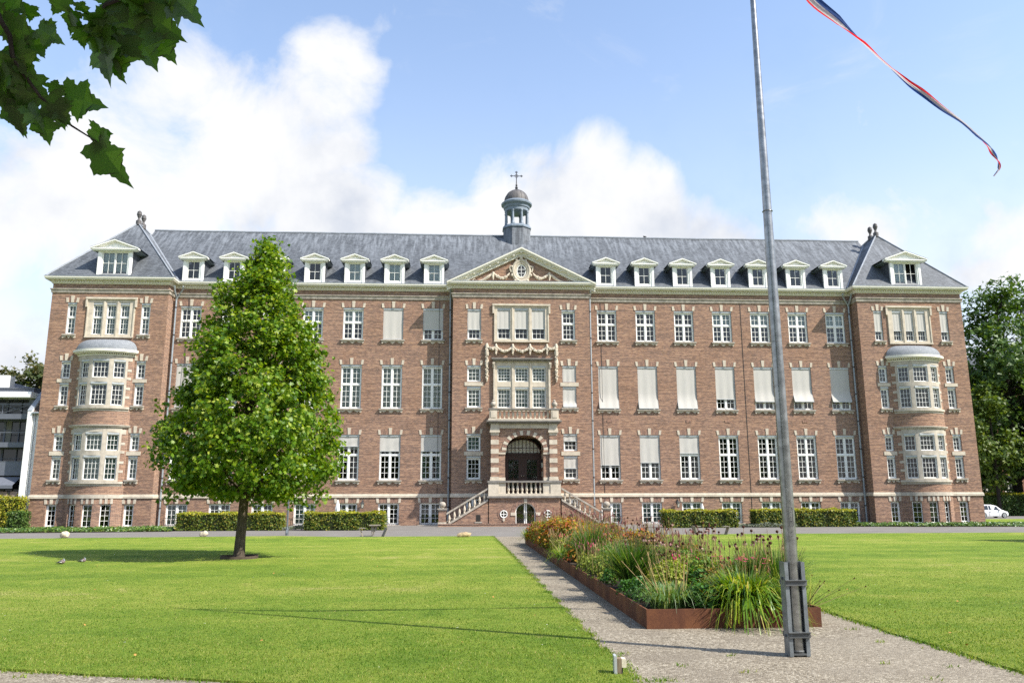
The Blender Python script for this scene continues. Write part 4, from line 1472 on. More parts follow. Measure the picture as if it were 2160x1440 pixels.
# --- pediment of the centre bay
def build_pediment():
    mb = MB()
    bx, bz, az = 5.02, 16.68, 19.14
    # gable roof behind
    mb.cur = 2
    for s in (-1, 1):
        mb.quad((0, -1.44, az + .035), (s * (bx + .25), -1.44, bz - .045), (s * (bx + .25), 1.2, bz - .045), (0, 2.9, az + .035))
    mb.cur = 1
    mb.ext_y([(-4.7, 16.3), (4.7, 16.3), (0, az - .5)], -1.0, -.9)          # brick field
    mb.cur = 0
    slope = (az - bz) / bx
    L = math.hypot(bx, az - bz)
    for s in (-1, 1):
        def rake(o0, o1, ya, yb):
            p = [(s * (bx + .22), bz - .07 - o0), (s * (bx + .22), bz - .07 - o1), (0, az - o1 + .03), (0, az - o0 + .03)]
            mb.ext_y(p if s < 0 else p[::-1], ya, yb)
        rake(0.0, .10, -1.47, -.95); rake(.10, .17, -1.42, -.95); rake(.17, .24, -1.36, -.95)
        rake(.24, .40, -1.17, -.95); rake(.40, .55, -1.10, -.95)
        n = 44
        for i in range(1, n):
            x = s * bx * (1 - i / n) * .97
            z = az - abs(x) * (az - bz + .07) / (bx + .22) - .46
            if z > 16.62: mb.box(x - .05, x + .05, -1.155, -1.105, z - .06, z + .05)
        for i in range(1, 9):
            x = s * bx * (1 - i / 9)
            z = az - abs(x) * (az - bz + .07) / (bx + .22) - .265
            if abs(x) < 4.75: mb.box(x - .08, x + .08, -1.33, -1.175, z - .04, z + .03)
    mb.box(-.09, .09, -1.33, -1.175, az - .32, az - .22)
    ped = mb.build('pediment', [CREAM, BRICK, LEAD_D], BLD)
    # oval window with carved surround
    om = MB(); om.smooth = True
    zc = 17.52
    def oval(rx, rz, y, n=28, k=0):
        return [(rx * math.cos(2 * math.pi * i / n), y, zc + rz * math.sin(2 * math.pi * i / n)) for i in range(n)]
    for rx, rz, r in ((.58, .76, .13), (.44, .58, .08)):
        o = oval(rx, rz, -1.06)
        om.tube(o + o[:2], r, 8, False)
    rings = [oval(.66, .86, -1.02), oval(.62, .80, -1.12), oval(.36, .50, -1.10), oval(.33, .46, -1.0)]
    n = 28
    om.add([p for r in rings for p in r], [(j * n + i, j * n + (i + 1) % n, (j + 1) * n + (i + 1) % n, (j + 1) * n + i) for j in range(3) for i in range(n)])
    for a, r in ((90, .15), (62, .10), (118, .10), (20, .10), (160, .10), (200, .11), (340, .11), (232, .12), (308, .12), (270, .13), (250, .09), (290, .09)):
        om.sphere((.70 * math.cos(rad(a)), -1.10, zc + .90 * math.sin(rad(a))), r, 8)
    for s in (-1, 1):
        om.tube([(s * .30, -1.12, zc + .95), (s * .16, -1.14, zc + 1.06), (0, -1.14, zc + 1.0)], .08, 6)
        om.tube([(s * .66, -1.1, zc + .35), (s * .82, -1.1, zc + .30), (s * .80, -1.1, zc + .12), (s * .72, -1.1, zc - .1)], .06, 6)
    om.build('oval_surround', STONE, ped)
    wm = MB()
    o = oval(.32, .45, -1.05)
    wm.cur = 1
    wm.add(o, [tuple(range(n))])
    wm.cur = 0
    wm.tube(oval(.31, .44, -1.06) + oval(.31, .44, -1.06)[:2], .035, 6, False)
    wm.box(-.015, .015, -1.075, -1.055, zc - .44, zc + .44); wm.box(-.30, .30, -1.075, -1.055, zc + .10, zc + .13); wm.box(-.30, .30, -1.075, -1.055, zc - .18, zc - .15)
    wm.build('oval_window', [WHITE, GLASS], ped)
    garland([(-.82, -1.08, zc - .15), (-1.35, -1.10, 16.98), (-1.95, -1.08, 17.35)], .11, ped)
    garland([(.82, -1.08, zc - .15), (1.35, -1.10, 16.98), (1.95, -1.08, 17.35)], .11, ped)
    for s in (-1, 1):
        m = MB(); m.smooth = True
        m.tube([(s * 1.98, -1.08, 17.42), (s * 2.02, -1.1, 17.15), (s * 1.98, -1.1, 16.85)], [.09, .11, .04], 7)
        pts = [(s * (2.02 + 1.3 * t), -1.06, 17.33 - .62 * t - .16 * math.sin(math.pi * t)) for t in [i / 8 for i in range(9)]]
        m.tube(pts, [.05, .09, .11, .10, .08, .07, .06, .05, .06], 7)
        m.tube([(s * 3.3, -1.06, 16.72), (s * 3.42, -1.06, 16.80), (s * 3.38, -1.06, 16.92), (s * 3.25, -1.06, 16.90)], .04, 6)
        m.build('ribbon', STONE, ped)
    return ped


def garland(ends, r, parent, n=16, name='garland'):
    """a carved swag hanging through three points, with lumpy fruit and leaves"""
    m = MB(); m.smooth = True
    a, b, c = [Vector(p) for p in ends]
    pts, rs = [], []
    rng = random.Random(int(abs(a.x * 100)) + int(a.z * 10))
    for i in range(n + 1):
        t = i / n
        p = a * (1 - t) * (1 - 2 * t) + b * 4 * t * (1 - t) + c * t * (2 * t - 1)
        pts.append(p)
        rs.append(r * (.45 + .65 * math.sin(math.pi * t)) * rng.uniform(.75, 1.15))
    m.tube(pts, rs, 7)
    for i in range(1, n):
        for _ in range(2):
            q = pts[i] + Vector((rng.uniform(-1, 1), -.6 - .4 * rng.random(), rng.uniform(-1, 1))) * rs[i] * .8
            m.sphere(q, rs[i] * rng.uniform(.35, .6), 6)
    return m.build(name, STONE, parent)


PED = build_pediment()


def build_garlands():
    xs = [-2.42, -1.78, -.62, .58, 1.76, 2.40]
    for i, (a, b) in enumerate(zip(xs, xs[1:])):
        wd = b - a
        garland([(a, -1.08, 12.12), ((a + b) / 2, -1.12, 11.85 - .18 * (wd > 1) + .06), (b, -1.08, 12.12)], .10, BLD)
    for x in xs[1:-1]:
        m = MB(); m.smooth = True
        m.tube([(x, -1.06, 12.28), (x, -1.09, 12.05), (x, -1.1, 11.75), (x, -1.07, 11.48)], [.05, .12, .09, .03], 7)
        for k in range(6): m.sphere((x + .07 * math.sin(k * 2.4), -1.16, 12.1 - .1 * k), .055, 6)
        m.build('garland_drop', STONE, BLD)
    for x in (xs[0], xs[-1]):
        m = MB(); m.smooth = True
        zs = [12.3, 12.1, 11.85, 11.6, 11.35, 11.1, 10.85, 10.6, 10.35, 10.1, 9.85, 9.6]
        m.tube([(x, -1.08, z) for z in zs], [.07, .14, .12, .16, .06, .13, .15, .07, .12, .07, .09, .03], 7)
        for k in range(22): m.sphere((x + .09 * math.sin(k * 2.4), -1.17, 12.1 - .11 * k), .05, 6)
        m.build('garland_drop', STONE, BLD)


build_garlands()


# --- bell cupola
def build_cupola():
    cx, cy = .10, RIDGE_Y
    m = MB()
    o8 = math.pi / 8
    m.lathe([(1.14, 19.8), (1.14, 22.62), (1.10, 22.70)], (cx, cy, 0), 8, a0=o8)
    m.cur = 1
    m.lathe([(1.12, 22.66), (1.21, 22.70), (1.21, 22.80), (1.14, 22.86), (1.08, 22.96), (.5, 22.98)], (cx, cy, 0), 8, a0=o8)
    m.smooth = True
    m.lathe([(.90, 24.14), (.96, 24.18), (.97, 24.40), (1.04, 24.46), (1.06, 24.62), (1.14, 24.68), (1.22, 24.74), (1.24, 24.86), (1.14, 24.94), (1.02, 25.04), (.98, 25.06)], (cx, cy, 0), 32)
    m.smooth = False
    cup = m.build('cupola', [SLATE, LEAD_D], BLD)
    for i in range(8):
        a = o8 + i * math.pi / 4
        c = MB(); c.smooth = True
        c.lathe([(.15, 0), (.15, .12), (.12, .16), (.105, .22), (.09, 1.0), (.09, 1.06), (.12, 1.10), (.12, 1.16), (.10, 1.20)], (cx + .90 * math.cos(a), cy + .90 * math.sin(a), 22.97), 10)
        c.build('column', LEAD_D, cup)
    d = MB(); d.smooth = True
    prof = [(.97 * math.cos(t), 25.06 + 1.02 * math.sin(t)) for t in [math.pi / 2 * i / 10 for i in range(10)]] + [(.12, 26.09)]
    n = 48
    d.lathe(prof, (cx, cy, 0), n)
    for i in range(16):
        a = 2 * math.pi * i / 16
        d.tube([(cx + r * math.cos(a) * 1.005, cy + r * math.sin(a) * 1.005, z) for r, z in prof], .018, 4)
    d.build('dome', COPPER, cup)
    x = MB(); x.smooth = True
    x.lathe([(.14, 26.05), (.17, 26.12), (.09, 26.2), (.12, 26.3), (.06, 26.42), (.09, 26.5), (.045, 26.6), (.035, 27.0), (.035, 27.6)], (cx, cy, 0), 10)
    x.tube([(cx - .40, cy, 27.30), (cx + .40, cy, 27.30)], .032, 6)
    pts = [(cx + .13 * math.cos(t), cy, 27.3 + .13 * math.sin(t)) for t in [2 * math.pi * i / 14 for i in range(15)]]
    x.tube(pts, .022, 5, False)
    for px, pz in ((-.40, 27.30), (.40, 27.30), (0, 27.62)):
        for dx, dz in ((0, .06), (0, -.06), (.07, 0), (-.07, 0)):
            x.sphere((cx + px + dx, cy, pz + dz), .045, 6)
    x.build('cross', IRON, cup)


build_cupola()


# --- entrance porch, balcony and double stairs
def lathe_baluster():
    m = MB(); m.smooth = True
    m.lathe([(.075, 0), (.075, .05), (.05, .07), (.045, .10), (.085, .19), (.09, .26), (.06, .40), (.038, .50), (.05, .53), (.065, .55), (.065, .60)], (0, 0, 0), 10)
    return m


def build_porch():
    F = -2.6
    m = MB()
    # banded base with arched garden door
    P = plane_y(F)
    hole = (-.60, .76, .02, 1.50)
    wall_grid(m, -2.30, 2.36, -.2, 1.78, [hole], P, .30)
    for x in (-2.30, 2.36):
        m.quad((x, F, -.2), (x, -1, -.2), (x, -1, 1.78), (x, F, 1.78))

    def spandrel(cx, hw, zs, rise, ztop, y, depth, n=20):
        for i in range(n):
            t0, t1 = math.pi * i / n, math.pi * (i + 1) / n
            x0, x1 = cx - hw * math.cos(t0), cx - hw * math.cos(t1)
            z0, z1 = zs + rise * math.sin(t0), zs + rise * math.sin(t1)
            m.quad((x0, y, z0), (x1, y, z1), (x1, y, ztop), (x0, y, ztop))
            m.quad((x0, y, z0), (x0, y + depth, z0), (x1, y + depth, z1), (x1, y, z1))

    def ring(cx, hw, zs, rise, th, y, n, stones, out=.025):
        for i in range(n):
            g = .5 / n * .10
            t0, t1 = math.pi * (i / n + g), math.pi * ((i + 1) / n - g)
            m.cur = 1 if stones(i) else 2
            e = .012 if stones(i) else 0
            pts = []
            for t, o in ((t0, 0), (t1, 0), (t1, th), (t0, th)):
                pts.append((cx - (hw + o) * math.cos(t), zs + (rise + o) * math.sin(t)))
            m.ext_y(pts[::-1], y - out - e, y + .01)
        m.cur = 0
    spandrel(.08, .68, .82, .66, 1.50, F, .30)
    ring(.08, .68, .82, .66, .26, F, 11, lambda i: i == 5)
    m.cur = 1
    for x in (-.60 - .13, .76 + .13): m.box(x - .16, x + .16, F - .04, F + .01, .66, .86)
    # landing slab and parapet
    m.cur = 3
    m.box(-2.42, 2.48, F - .16, -1.0, 1.78, 1.90)
    m.cur = 1
    m.box(-2.34, 2.40, F - .08, -1.0, 1.902, 2.06)
    for a, b in ((-2.30, -1.20), (1.24, 2.36)):
        m.box(a, b, F - .02, F + .30, 2.062, 2.76)
    for a, b in ((-2.34, -1.66), (1.72, 2.40)):
        m.box(a, b, F - .07, F + .36, 2.064, 2.74)
    m.cur = 3
    m.box(-2.40, 2.46, F - .13, F + .40, 2.762, 2.88)
    # banded piers, capitals and entablature
    for s, xa in ((-1, -2.17), (1, 1.70)):
        xb = xa + .50
        z = 3.14
        k = 0
        while z < 5.9:
            hh = .30
            m.cur = 1 if k % 2 else 0
            m.box(xa - .01 * (k % 2), xb + .01 * (k % 2), F + .03 - .012 * (k % 2), F + .53, z, min(z + hh, 5.92))
            z += hh; k += 1
        m.cur = 1
        m.box(xa - .07, xb + .07, F - .06, F + .6, 2.885, 3.0); m.box(xa - .04, xb + .04, F - .03, F + .57, 3.0, 3.138)
        m.box(xa - .03, xb + .03, F - .01, F + .55, 5.925, 6.02); m.box(xa - .08, xb + .08, F - .08, F + .6, 6.02, 6.16); m.box(xa - .05, xb + .05, F - .05, F + .58, 6.16, 6.30)
        m.box(xa - .02, xb + .02, F - .02, F + .56, 6.302, 6.62)
        # inner pier of brick with impost
        ix0, ix1 = (-1.67, -1.24) if s < 0 else (1.30, 1.70)
        m.cur = 0
        m.box(ix0, ix1, F + .16, F + .62, 2.885, 4.60)
        m.cur = 1
        m.box(ix0 - .01, ix1 + .03, F + .10, F + .64, 4.602, 4.74); m.box(ix0 - .01, ix1 + .02, F + .12, F + .64, 2.89, 3.1)
        m.cur = 0
        m.box(ix0 - .01, ix1 + .05, F + .08, F + .64, 4.742, 4.86)
    # arch wall
    hw = 1.24
    Pa = plane_y(F + .14)
    wall_grid(m, -1.67, 1.70, 4.862, 6.30, [(.08 - hw, .08 + hw, 4.862, 5.90)], Pa, .5)
    spandrel(.08, hw, 4.862, 1.0, 5.90, F + .14, .5)
    ring(.08, hw, 4.862, 1.0, .30, F + .13, 19, lambda i: i % 2 == 0)
    m.cur = 1
    m.box(-2.15, 2.20, F + .06, -1.0, 6.304, 6.60)
    m.cur = 3
    m.box(-2.30, 2.34, F - .14, -1.0, 6.602, 6.70)
    m.box(-2.46, 2.50, F - .32, -1.0, 6.702, 6.80)
    # porch inside: floor, side walls, soffit
    m.cur = 0
    for x in (-1.69, 1.72): m.box(x - .02, x + .02, F + .5, -.3, 2.06, 5.9)
    for k in range(9):
        m.cur = 1 if k % 2 else 0
        m.box(1.30, 1.50, F + .66, -.85, 2.9 + .3 * k, 3.2 + .3 * k - .001)
        m.box(-1.47, -1.26, F + .66, -.85, 2.9 + .3 * k, 3.2 + .3 * k - .001)
    m.cur = 0
    m.box(-1.26, 1.3, -.86, -.8, 5.75, 6.3)
    porch = m.build('porch', [BRICK, STONE, SOLDIER, STONE_D], BLD)

    # lower balustrade and balcony parapet
    bm = MB()
    bm.box(-2.36, 2.40, F - .20, -1.0, 6.806, 6.92)
    for x in (-2.02, 2.06):
        bm.cbox((x, F + .06, 7.21), (.50, .46, .58))
        bm.ext_y([(x - .17, 6.99), (x + .17, 6.99), (x + .17, 7.43), (x - .17, 7.43)], F - .20, F - .165)
    for x in (-2.02, 2.06):
        bm.box(x - .2, x + .2, F + .3, -1.0, 6.92, 7.0)
        bm.box(x - .16, x + .16, F + .3, -1.0, 7.44, 7.5)
    bm.cur = 1
    bm.box(-2.34, 2.38, F - .20, F + .32, 7.502, 7.60)
    bm.cur = 2; bm.smooth = True
    for x in (-2.02, 2.06):
        bm.lathe([(.15, 7.60), (.15, 7.66), (.08, 7.70), (.17, 7.80), (.20, 7.90), (.17, 8.00), (.08, 8.06), (.10, 8.12), (.03, 8.20)], (x, F + .06, 0), 12)
    balc = bm.build('balcony', [STONE, STONE_D, STONE_W], BLD)
    src = lathe_baluster().build('baluster', STONE, balc, (0, F + .06, 6.92))
    src.location.x = -1.58 * U
    n = 12
    for i in range(1, n):
        instance(src, (-1.58 + 3.20 * i / (n - 1), F + .06, 6.92), balc)
    for i in range(8):
        b = instance(src, (-1.02 + 2.08 * i / 7, F + .12, 2.06), porch)
        b.scale = (1.05, 1.05, 1.16)

    # front door with its fanlight, deep in the porch
    dm = MB()
    y = -.92
    dm.box(-1.26, 1.3, y, y + .08, 2.06, 4.66)
    for s in (-1, 1):
        xc = .02 + s * .62
        dm.box(xc - .50, xc + .50, y - .04, y - .001, 2.12, 4.58)
        for z0, z1 in ((2.3, 2.9), (3.0, 4.3)):
            dm.cur = 1
            dm.box(xc - .34, xc + .34, y - .055, y - .041, z0, z1)
            dm.cur = 0
        for k in range(4): dm.box(xc - .34, xc + .34, y - .07, y - .056, 3.05 + .3 * k, 3.08 + .3 * k)
        dm.box(xc - .012, xc + .012, y - .07, y - .056, 3.0, 4.3)
    dm.box(-1.26, 1.3, y - .06, y + .06, 4.662, 4.76)
    dm.cur = 2
    n = 16
    pts = [(.02 + 1.22 * math.cos(math.pi * i / n), y - .01, 4.78 + .92 * math.sin(math.pi * i / n)) for i in range(n + 1)]
    dm.add(pts, [tuple(range(n + 1))])
    dm.cur = 0
    dm.tube([(p[0], p[1] - .01, p[2]) for p in pts], .05, 6)
    for k in range(-4, 5):
        x = .02 + k * .25
        zt = 4.78 + .92 * math.sqrt(max(0, 1 - ((x - .02) / 1.22) ** 2))
        dm.box(x - .02, x + .02, y - .04, y - .015, 4.76, zt)
    dm.box(-1.15, 1.2, y - .038, y - .017, 5.08, 5.11)
    door = dm.build('front_door', [DOORW, GLASS, FROST], BLD)
    h = MB(); h.smooth = True
    h.sphere((.10, y - .10, 3.25), .05, 8); h.sphere((-.06, y - .10, 3.25), .05, 8)
    h.build('handle', STONE_W, door)
    bk = MB(); bk.box(-1.3, 1.34, -.78, -.74, 2.0, 5.95); bk.build('lobby_dark', BLACK, BLD)  # dark sheet behind the door; indoor shade put into its colour

    gm = MB()
    y = F + .18
    cx = .08
    for s in (-1, 1):
        a, b = sorted((cx + s * .02, cx + s * .66))
        gm.cur = 0
        gm.box(a, a + .07, y, y + .06, .03, 1.45) if s > 0 else gm.box(b - .07, b, y, y + .06, .03, 1.45)
        e = cx + s * .64
        gm.box(min(e, e - s * .05), max(e, e - s * .05), y, y + .06, .03, .85)
        gm.box(a, b, y, y + .06, .03, .13)
        gm.cur = 1
    n = 18
    pts = [(cx + .66 * math.cos(math.pi * i / n), y + .05, .82 + .64 * math.sin(math.pi * i / n)) for i in range(n + 1)]
    gm.add([(cx + .66, y + .05, .03)] + pts + [(cx - .66, y + .05, .03)], [tuple(range(n + 3))])
    gm.cur = 0
    gm.tube([(p[0], y, p[2]) for p in pts], .045, 6)
    gd = gm.build('garden_door', [WHITE, GLASS], BLD)
    hm = MB(); hm.smooth = True
    for x in (cx - .05, cx + .05): hm.tube([(x, y - .06, .45), (x, y - .06, .85)], .015, 6)
    hm.build('handle', IRON, gd)
    for x in (-1.34, 1.52):
        r = MB(); r.smooth = True
        ring_pts = [(x + .22 * math.cos(2 * math.pi * i / 20), F - .03, .75 + .22 * math.sin(2 * math.pi * i / 20)) for i in range(22)]
        r.tube(ring_pts, .032, 6, False)
        r.smooth = False
        r.box(x - .02, x + .02, F - .045, F - .02, .54, .96); r.box(x - .21, x + .21, F - .043, F - .022, .73, .77)
        r.cur = 1
        r.add([(p[0], F - .012, p[2]) for p in ring_pts[:20]], [tuple(range(20))])
        r.cur = 2
        for i in range(26):
            a0, a1 = 2 * math.pi * (i + .06) / 26, 2 * math.pi * (i + .94) / 26
            r.ext_y([(x + q * math.cos(a), .75 + q * math.sin(a)) for q, a in ((.27, a0), (.27, a1), (.40, a1), (.40, a0))], F - .018, F + .01)
        r.cur = 3
        r.ext_y([(x - .08, .38), (x, .28), (x + .08, .38), (x + .05, .50), (x - .05, .50)], F - .05, F - .01)
        r.build('round_window', [WHITE, GLASS, SOLDIER, STONE], BLD)
    # brick kerb in front
    k = MB()
    k.box(-5.55, 5.75, F - .75, F - .45, -.1, .13)
    k.cur = 1
    k.box(-5.55, 5.75, F - .78, F - .42, .131, .17)
    k.build('brick_kerb', [BRICK, SOLDIER], BLD)

    for sgn in (-1, 1):
        xt, xe = (-2.36, -5.05) if sgn < 0 else (2.44, 5.15)
        zt, ze = 1.70, .10
        s = MB()
        slope = (zt - ze) / (xt - xe)
        pts = [(xe, -.2), (xt, -.2), (xt, zt - .16), (xe, ze - .02)]
        s.ext_y(pts if sgn < 0 else pts[::-1], F + .02, F + .30)
        # steps behind the parapet
        s.cur = 1
        for i in range(10):
            a, b = xe + (xt - xe) * i / 10, xe + (xt - xe) * (i + 1) / 10
            a, b = sorted((a, b))
            s.box(a, b, F + .31, -1.02, -.1, ze + (zt - ze) * (i + 1) / 10 + .05)
        s.cur = 2
        def bar(z0, z1, ya, yb, over=.06):
            p = [(xe, ze + z0), (xt, zt + z0), (xt, zt + z1), (xe, ze + z1)]
            s.ext_y(p if sgn < 0 else p[::-1], ya, yb)
        bar(-.12, .02, F - .05, F + .36)
        bar(.62, .74, F - .02, F + .30)
        s.cur = 0
        # small cellar vent in the stair wall
        vx = xt - (-sgn) * -.0 + (.62 * (-1 if sgn < 0 else 1)) * 1.0
        s.cur = 3
        s.box(vx - .14, vx + .14, F + .005, F + .03, .30, .72)
        s.cur = 1
        s.box(vx - .24, vx + .24, F - .05, F + .03, .20, .28)
        st = s.build('staircase', [BRICK, STONE_W, STONE_W, BLACK], BLD)
        for i in range(8):
            t = (i + .6) / 8.3
            b = instance(src, (xe + (xt - xe) * t, F + .14, ze + (zt - ze) * t + .01), st)
            b.scale = (.95, .95, 1.05)
        p = MB()
        px = xe + (-.26 if sgn < 0 else .26)
        p.box(px - .23, px + .23, F - .06, F + .40, .26, .98)
        p.cur = 1
        p.box(px - .27, px + .27, F - .10, F + .44, -.1, .258)
        p.cur = 2
        p.box(px - .27, px + .27, F - .10, F + .44, .982, 1.07); p.box(px - .31, px + .31, F - .14, F + .48, 1.07, 1.13)
        p.smooth = True
        p.lathe([(.12, 1.13), (.10, 1.17), (.17, 1.22), (.225, 1.32), (.22, 1.42), (.15, 1.51), (.03, 1.55)], (px, F + .17, 0), 14)
        p.build('newel_post', [BRICK, STONE, STONE_W], st)
        if sgn > 0:
            g = MB(); g.smooth = True
            g.tube([(px + .30, F - .2, 0), (px + .30, F - .2, .62), (px - .3, F - .2, .38), (px - .55, F - .2, .2)], .022, 6)
            g.tube([(px + .05, F - .2, 0), (px + .05, F - .2, .52)], .018, 6)
            g.build('handrail', IRON, st)


build_porch()


def build_pipes():
    for x, y, yard in ((-WI + .22, -.12, 1), (-CX - .20, -.12, 0), (CX + .20, -.12, 0), (WI - .22, -.12, -1)):
        m = MB(); m.smooth = True
        if yard:
            w = -yard
            m.tube([(x, -.70, 16.25), (x, -.55, 15.9), (x, -.14, 15.5), (x, y, 15.2), (x, y, 0.02)], .065, 8)
            m.tube([(x + yard * .55, -.55, 16.25), (x + yard * .5, -.40, 16.1), (x + .06 * yard, -.15, 15.55), (x, y, 15.3)], .055, 8)
        else:
            m.tube([(x, -.55, 16.25), (x, -.35, 15.98), (x, y, 15.75), (x, y, .02)], .065, 8)
        m.smooth = False
        m.cur = 1
        for z in [1.2 + 1.95 * k for k in range(8)]:
            m.lathe([(.085, -.04), (.085, .04)], (x, y, z), 8)
        m.build('downpipe', [ZINC, IRON], BLD)
    # lightning conductors: thin dark lines down the brick
    for x in (-23.2, -5.75, 5.75, 16.0):
        m = MB()
        m.box(x - .012, x + .012, -.025, -.005, .3, 16.0)
        m.build('lightning_conductor', IRON, BLD)
    for x in [s * (a + .0) for s in (-1, 1) for a in (6.2, 11.8, 14.6, 20.2)]:
        m = MB()
        m.box(x - .19, x + .19, -.022, .0, 6.95, 7.12)
        m.build('vent_brick', SOLDIER, BLD)


build_pipes()


def wall_lantern(x, y, z):
    m = MB()
    m.tube([(x, y, z + .28), (x, y - .18, z + .34), (x, y - .24, z + .26)], .018, 6)
    m.cbox((x, y - .02, z + .2), (.08, .04, .22))
    for s in (-1, 1):
        for q in (-1, 1):
            m.tube([(x + s * .10, y - .24 + q * .10, z + .12), (x + s * .065, y - .24 + q * .065, z - .18)], .012, 4)
    m.lathe([(.16, .12), (.05, .22), (.02, .28)], (x, y - .24, z), 6)
    m.lathe([(.06, -.22), (.08, -.18)], (x, y - .24, z), 6)
    m.cur = 1
    m.lathe([(.06, -.18), (.095, .12)], (x, y - .24, z), 6)
    m.build('wall_lantern', [IRON, FROST], BLD)


wall_lantern(-10.72, 0, 1.34)
wall_lantern(10.76, 0, 1.32)
wall_lantern(1.27, -1.55, 3.95)

# ------------------------------------------------------------------ trees
def limb(m, a, b, r0, r1, rng, n=5, bend=.12):
    a, b = Vector(a), Vector(b)
    L = (b - a).length
    pts = [a.lerp(b, i / n) + Vector((rng.uniform(-1, 1), rng.uniform(-1, 1), rng.uniform(-.3, .6))) * bend * L * math.sin(math.pi * i / n) for i in range(n + 1)]
    m.tube(pts, [r0 + (r1 - r0) * i / n for i in range(n + 1)], 6)
    return pts


def crown_leaves(name, parent, tips, per, spread, size, tmpl, mat, rng, centre, up=.55, loc=(0, 0, 0), jitter=.8):
    """leaf clumps round the twig tips; leaves face up and outward"""
    tips = np.asarray(tips)
    n = len(tips)
    cnt = np.maximum(3, (per * rng.uniform(.5, 1.4, n)).astype(int))
    idx = np.repeat(np.arange(n), cnt)
    off = rng.normal(size=(len(idx), 3)) * spread * rng.uniform(.6, 1.25, n)[idx][:, None]
    off[:, 2] *= .75
    pos = tips[idx] + off
    out = unit(pos - np.asarray(centre)[None, :])
    nrm = out * .75 + np.array([0, 0, up]) + rng.normal(size=pos.shape) * jitter
    X, Y, Z = frames(nrm, rng)
    V, fl, st, tot = scatter_np(tmpl[0], tmpl[1], pos, X, Y, Z, size * rng.uniform(.6, 1.25, len(pos)))
    return np_mesh(name, V, fl, st, tot, mat, parent, loc=loc)


def envelope_tips(prof, n, rng, inner=.35, lump=.10):
    """random points in a lathed envelope [(z, radius)], denser toward the surface"""
    zs, rs = np.array([p[0] for p in prof]), np.array([p[1] for p in prof])
    zz = np.linspace(zs[0], zs[-1], 400)
    w = np.interp(zz, zs, rs) + .15
    z = rng.choice(zz, n, p=w / w.sum()) + rng.uniform(-.02, .02, n)
    a = rng.uniform(0, 2 * math.pi, n)
    f = 1 - (1 - inner) * rng.uniform(0, 1, n) ** 1.8
    R = np.interp(z, zs, rs) * (1 + lump * np.sin(a * 3 + z * 1.3) + lump * .8 * np.sin(a * 5 - z * 2.1 + 2) + rng.normal(size=n) * .04)
    return np.stack([R * f * np.cos(a), R * f * np.sin(a), z], 1)


def build_lawn_tree(loc):
    rng, pr = np.random.default_rng(21), random.Random(4)
    t = empty('tree', loc)
    m = MB(); m.smooth = True
    m.tube([(0, 0, -.05), (.01, 0, .12), (.02, 0, .6), (.05, .02, 1.6), (.06, .03, 3.2), (.10, .02, 5.5), (.18, .0, 7.6), (.24, 0, 9.0)],
           [.21, .165, .145, .132, .11, .08, .045, .015], 10)
    prof = [(1.70, 1.0), (2.0, 1.88), (2.5, 2.36), (3.3, 2.42), (4.2, 2.24), (5.0, 2.02), (5.8, 1.77), (6.6, 1.50), (7.4, 1.20), (8.1, .88), (8.6, .62), (9.0, .34), (9.30, .08)]
    tips = envelope_tips(prof, 980, rng, .40, .085)
    tips[:, 0] += .10 + .02 * tips[:, 2]
    for i in range(46):
        q = tips[i]
        zb = max(1.75, q[2] - .55 - .5 * math.hypot(q[0], q[1]) * .6)
        limb(m, (.06 + .02 * zb, .02, zb), tuple(q * np.array([.9, .9, 1])), .05, .012, pr)
    m.build('trunk', BARK, t)
    top = np.array([[.28, 0, 9.45], [.22, .05, 9.2], [-.15, .1, 8.75], [.42, -.1, 8.9], [.05, 0, 8.3], [-.95, -.2, 8.0], [-.85, 0, 7.6], [-2.45, -.1, 4.35], [2.55, 0, 3.3], [2.5, -.3, 2.5], [-2.6, 0, 3.6], [-2.0, -.3, 1.75], [1.7, -.4, 1.6], [2.2, -.2, 1.75]])
    tips = np.concatenate([tips, top])
    crown_leaves('crown', t, tips, 56, .150, .114, LOBED, LEAF_TREE, rng, (0.1, 0, 3.6), .45, jitter=1.0)
    return t


LAWN_TREE = build_lawn_tree((-10.32, -31.54, 0))
tag(LAWN_TREE, 'young broad-crowned tree with bright green lobed leaves standing on the left lawn', 'tree')
SIDE_TREE = copy_tree(LAWN_TREE, (24.6, -29.0, 0), 2.1)
tag(SIDE_TREE, 'tree at the far right edge of the right lawn, known by its shadow', 'tree')


def build_ring():
    m = MB()
    n = 32
    for i in range(n):
        a0, a1 = 2 * math.pi * i / n, 2 * math.pi * (i + 1) / n
        for r0, r1 in ((.50, .52),):
            p = [(r * math.cos(a), r * math.sin(a)) for r, a in ((r0, a0), (r0, a1), (r1, a1), (r1, a0))]
            h = .085 + .012 * math.sin(a0 * 2 + 1)
            m.quad((*p[0], 0), (*p[1], 0), (*p[1], h), (*p[0], h)); m.quad((*p[3], 0), (*p[2], 0), (*p[2], h), (*p[3], h)); m.quad((*p[0], h), (*p[1], h), (*p[2], h), (*p[3], h))
    m.cur = 1
    m.lathe([(.49, .0), (.49, .02), (.1, .05)], (0, 0, 0), 24)
    tag(m.build('tree_ring', [CORTEN_D, SOIL], None, (-10.30, -31.54, .012)), 'low dark metal edging ring round the foot of the lawn tree', 'edging ring')


CORTEN_D = plain('dark_edging', (0.075, 0.055, 0.042), .8, .2, var=.3, scale=6)
build_ring()


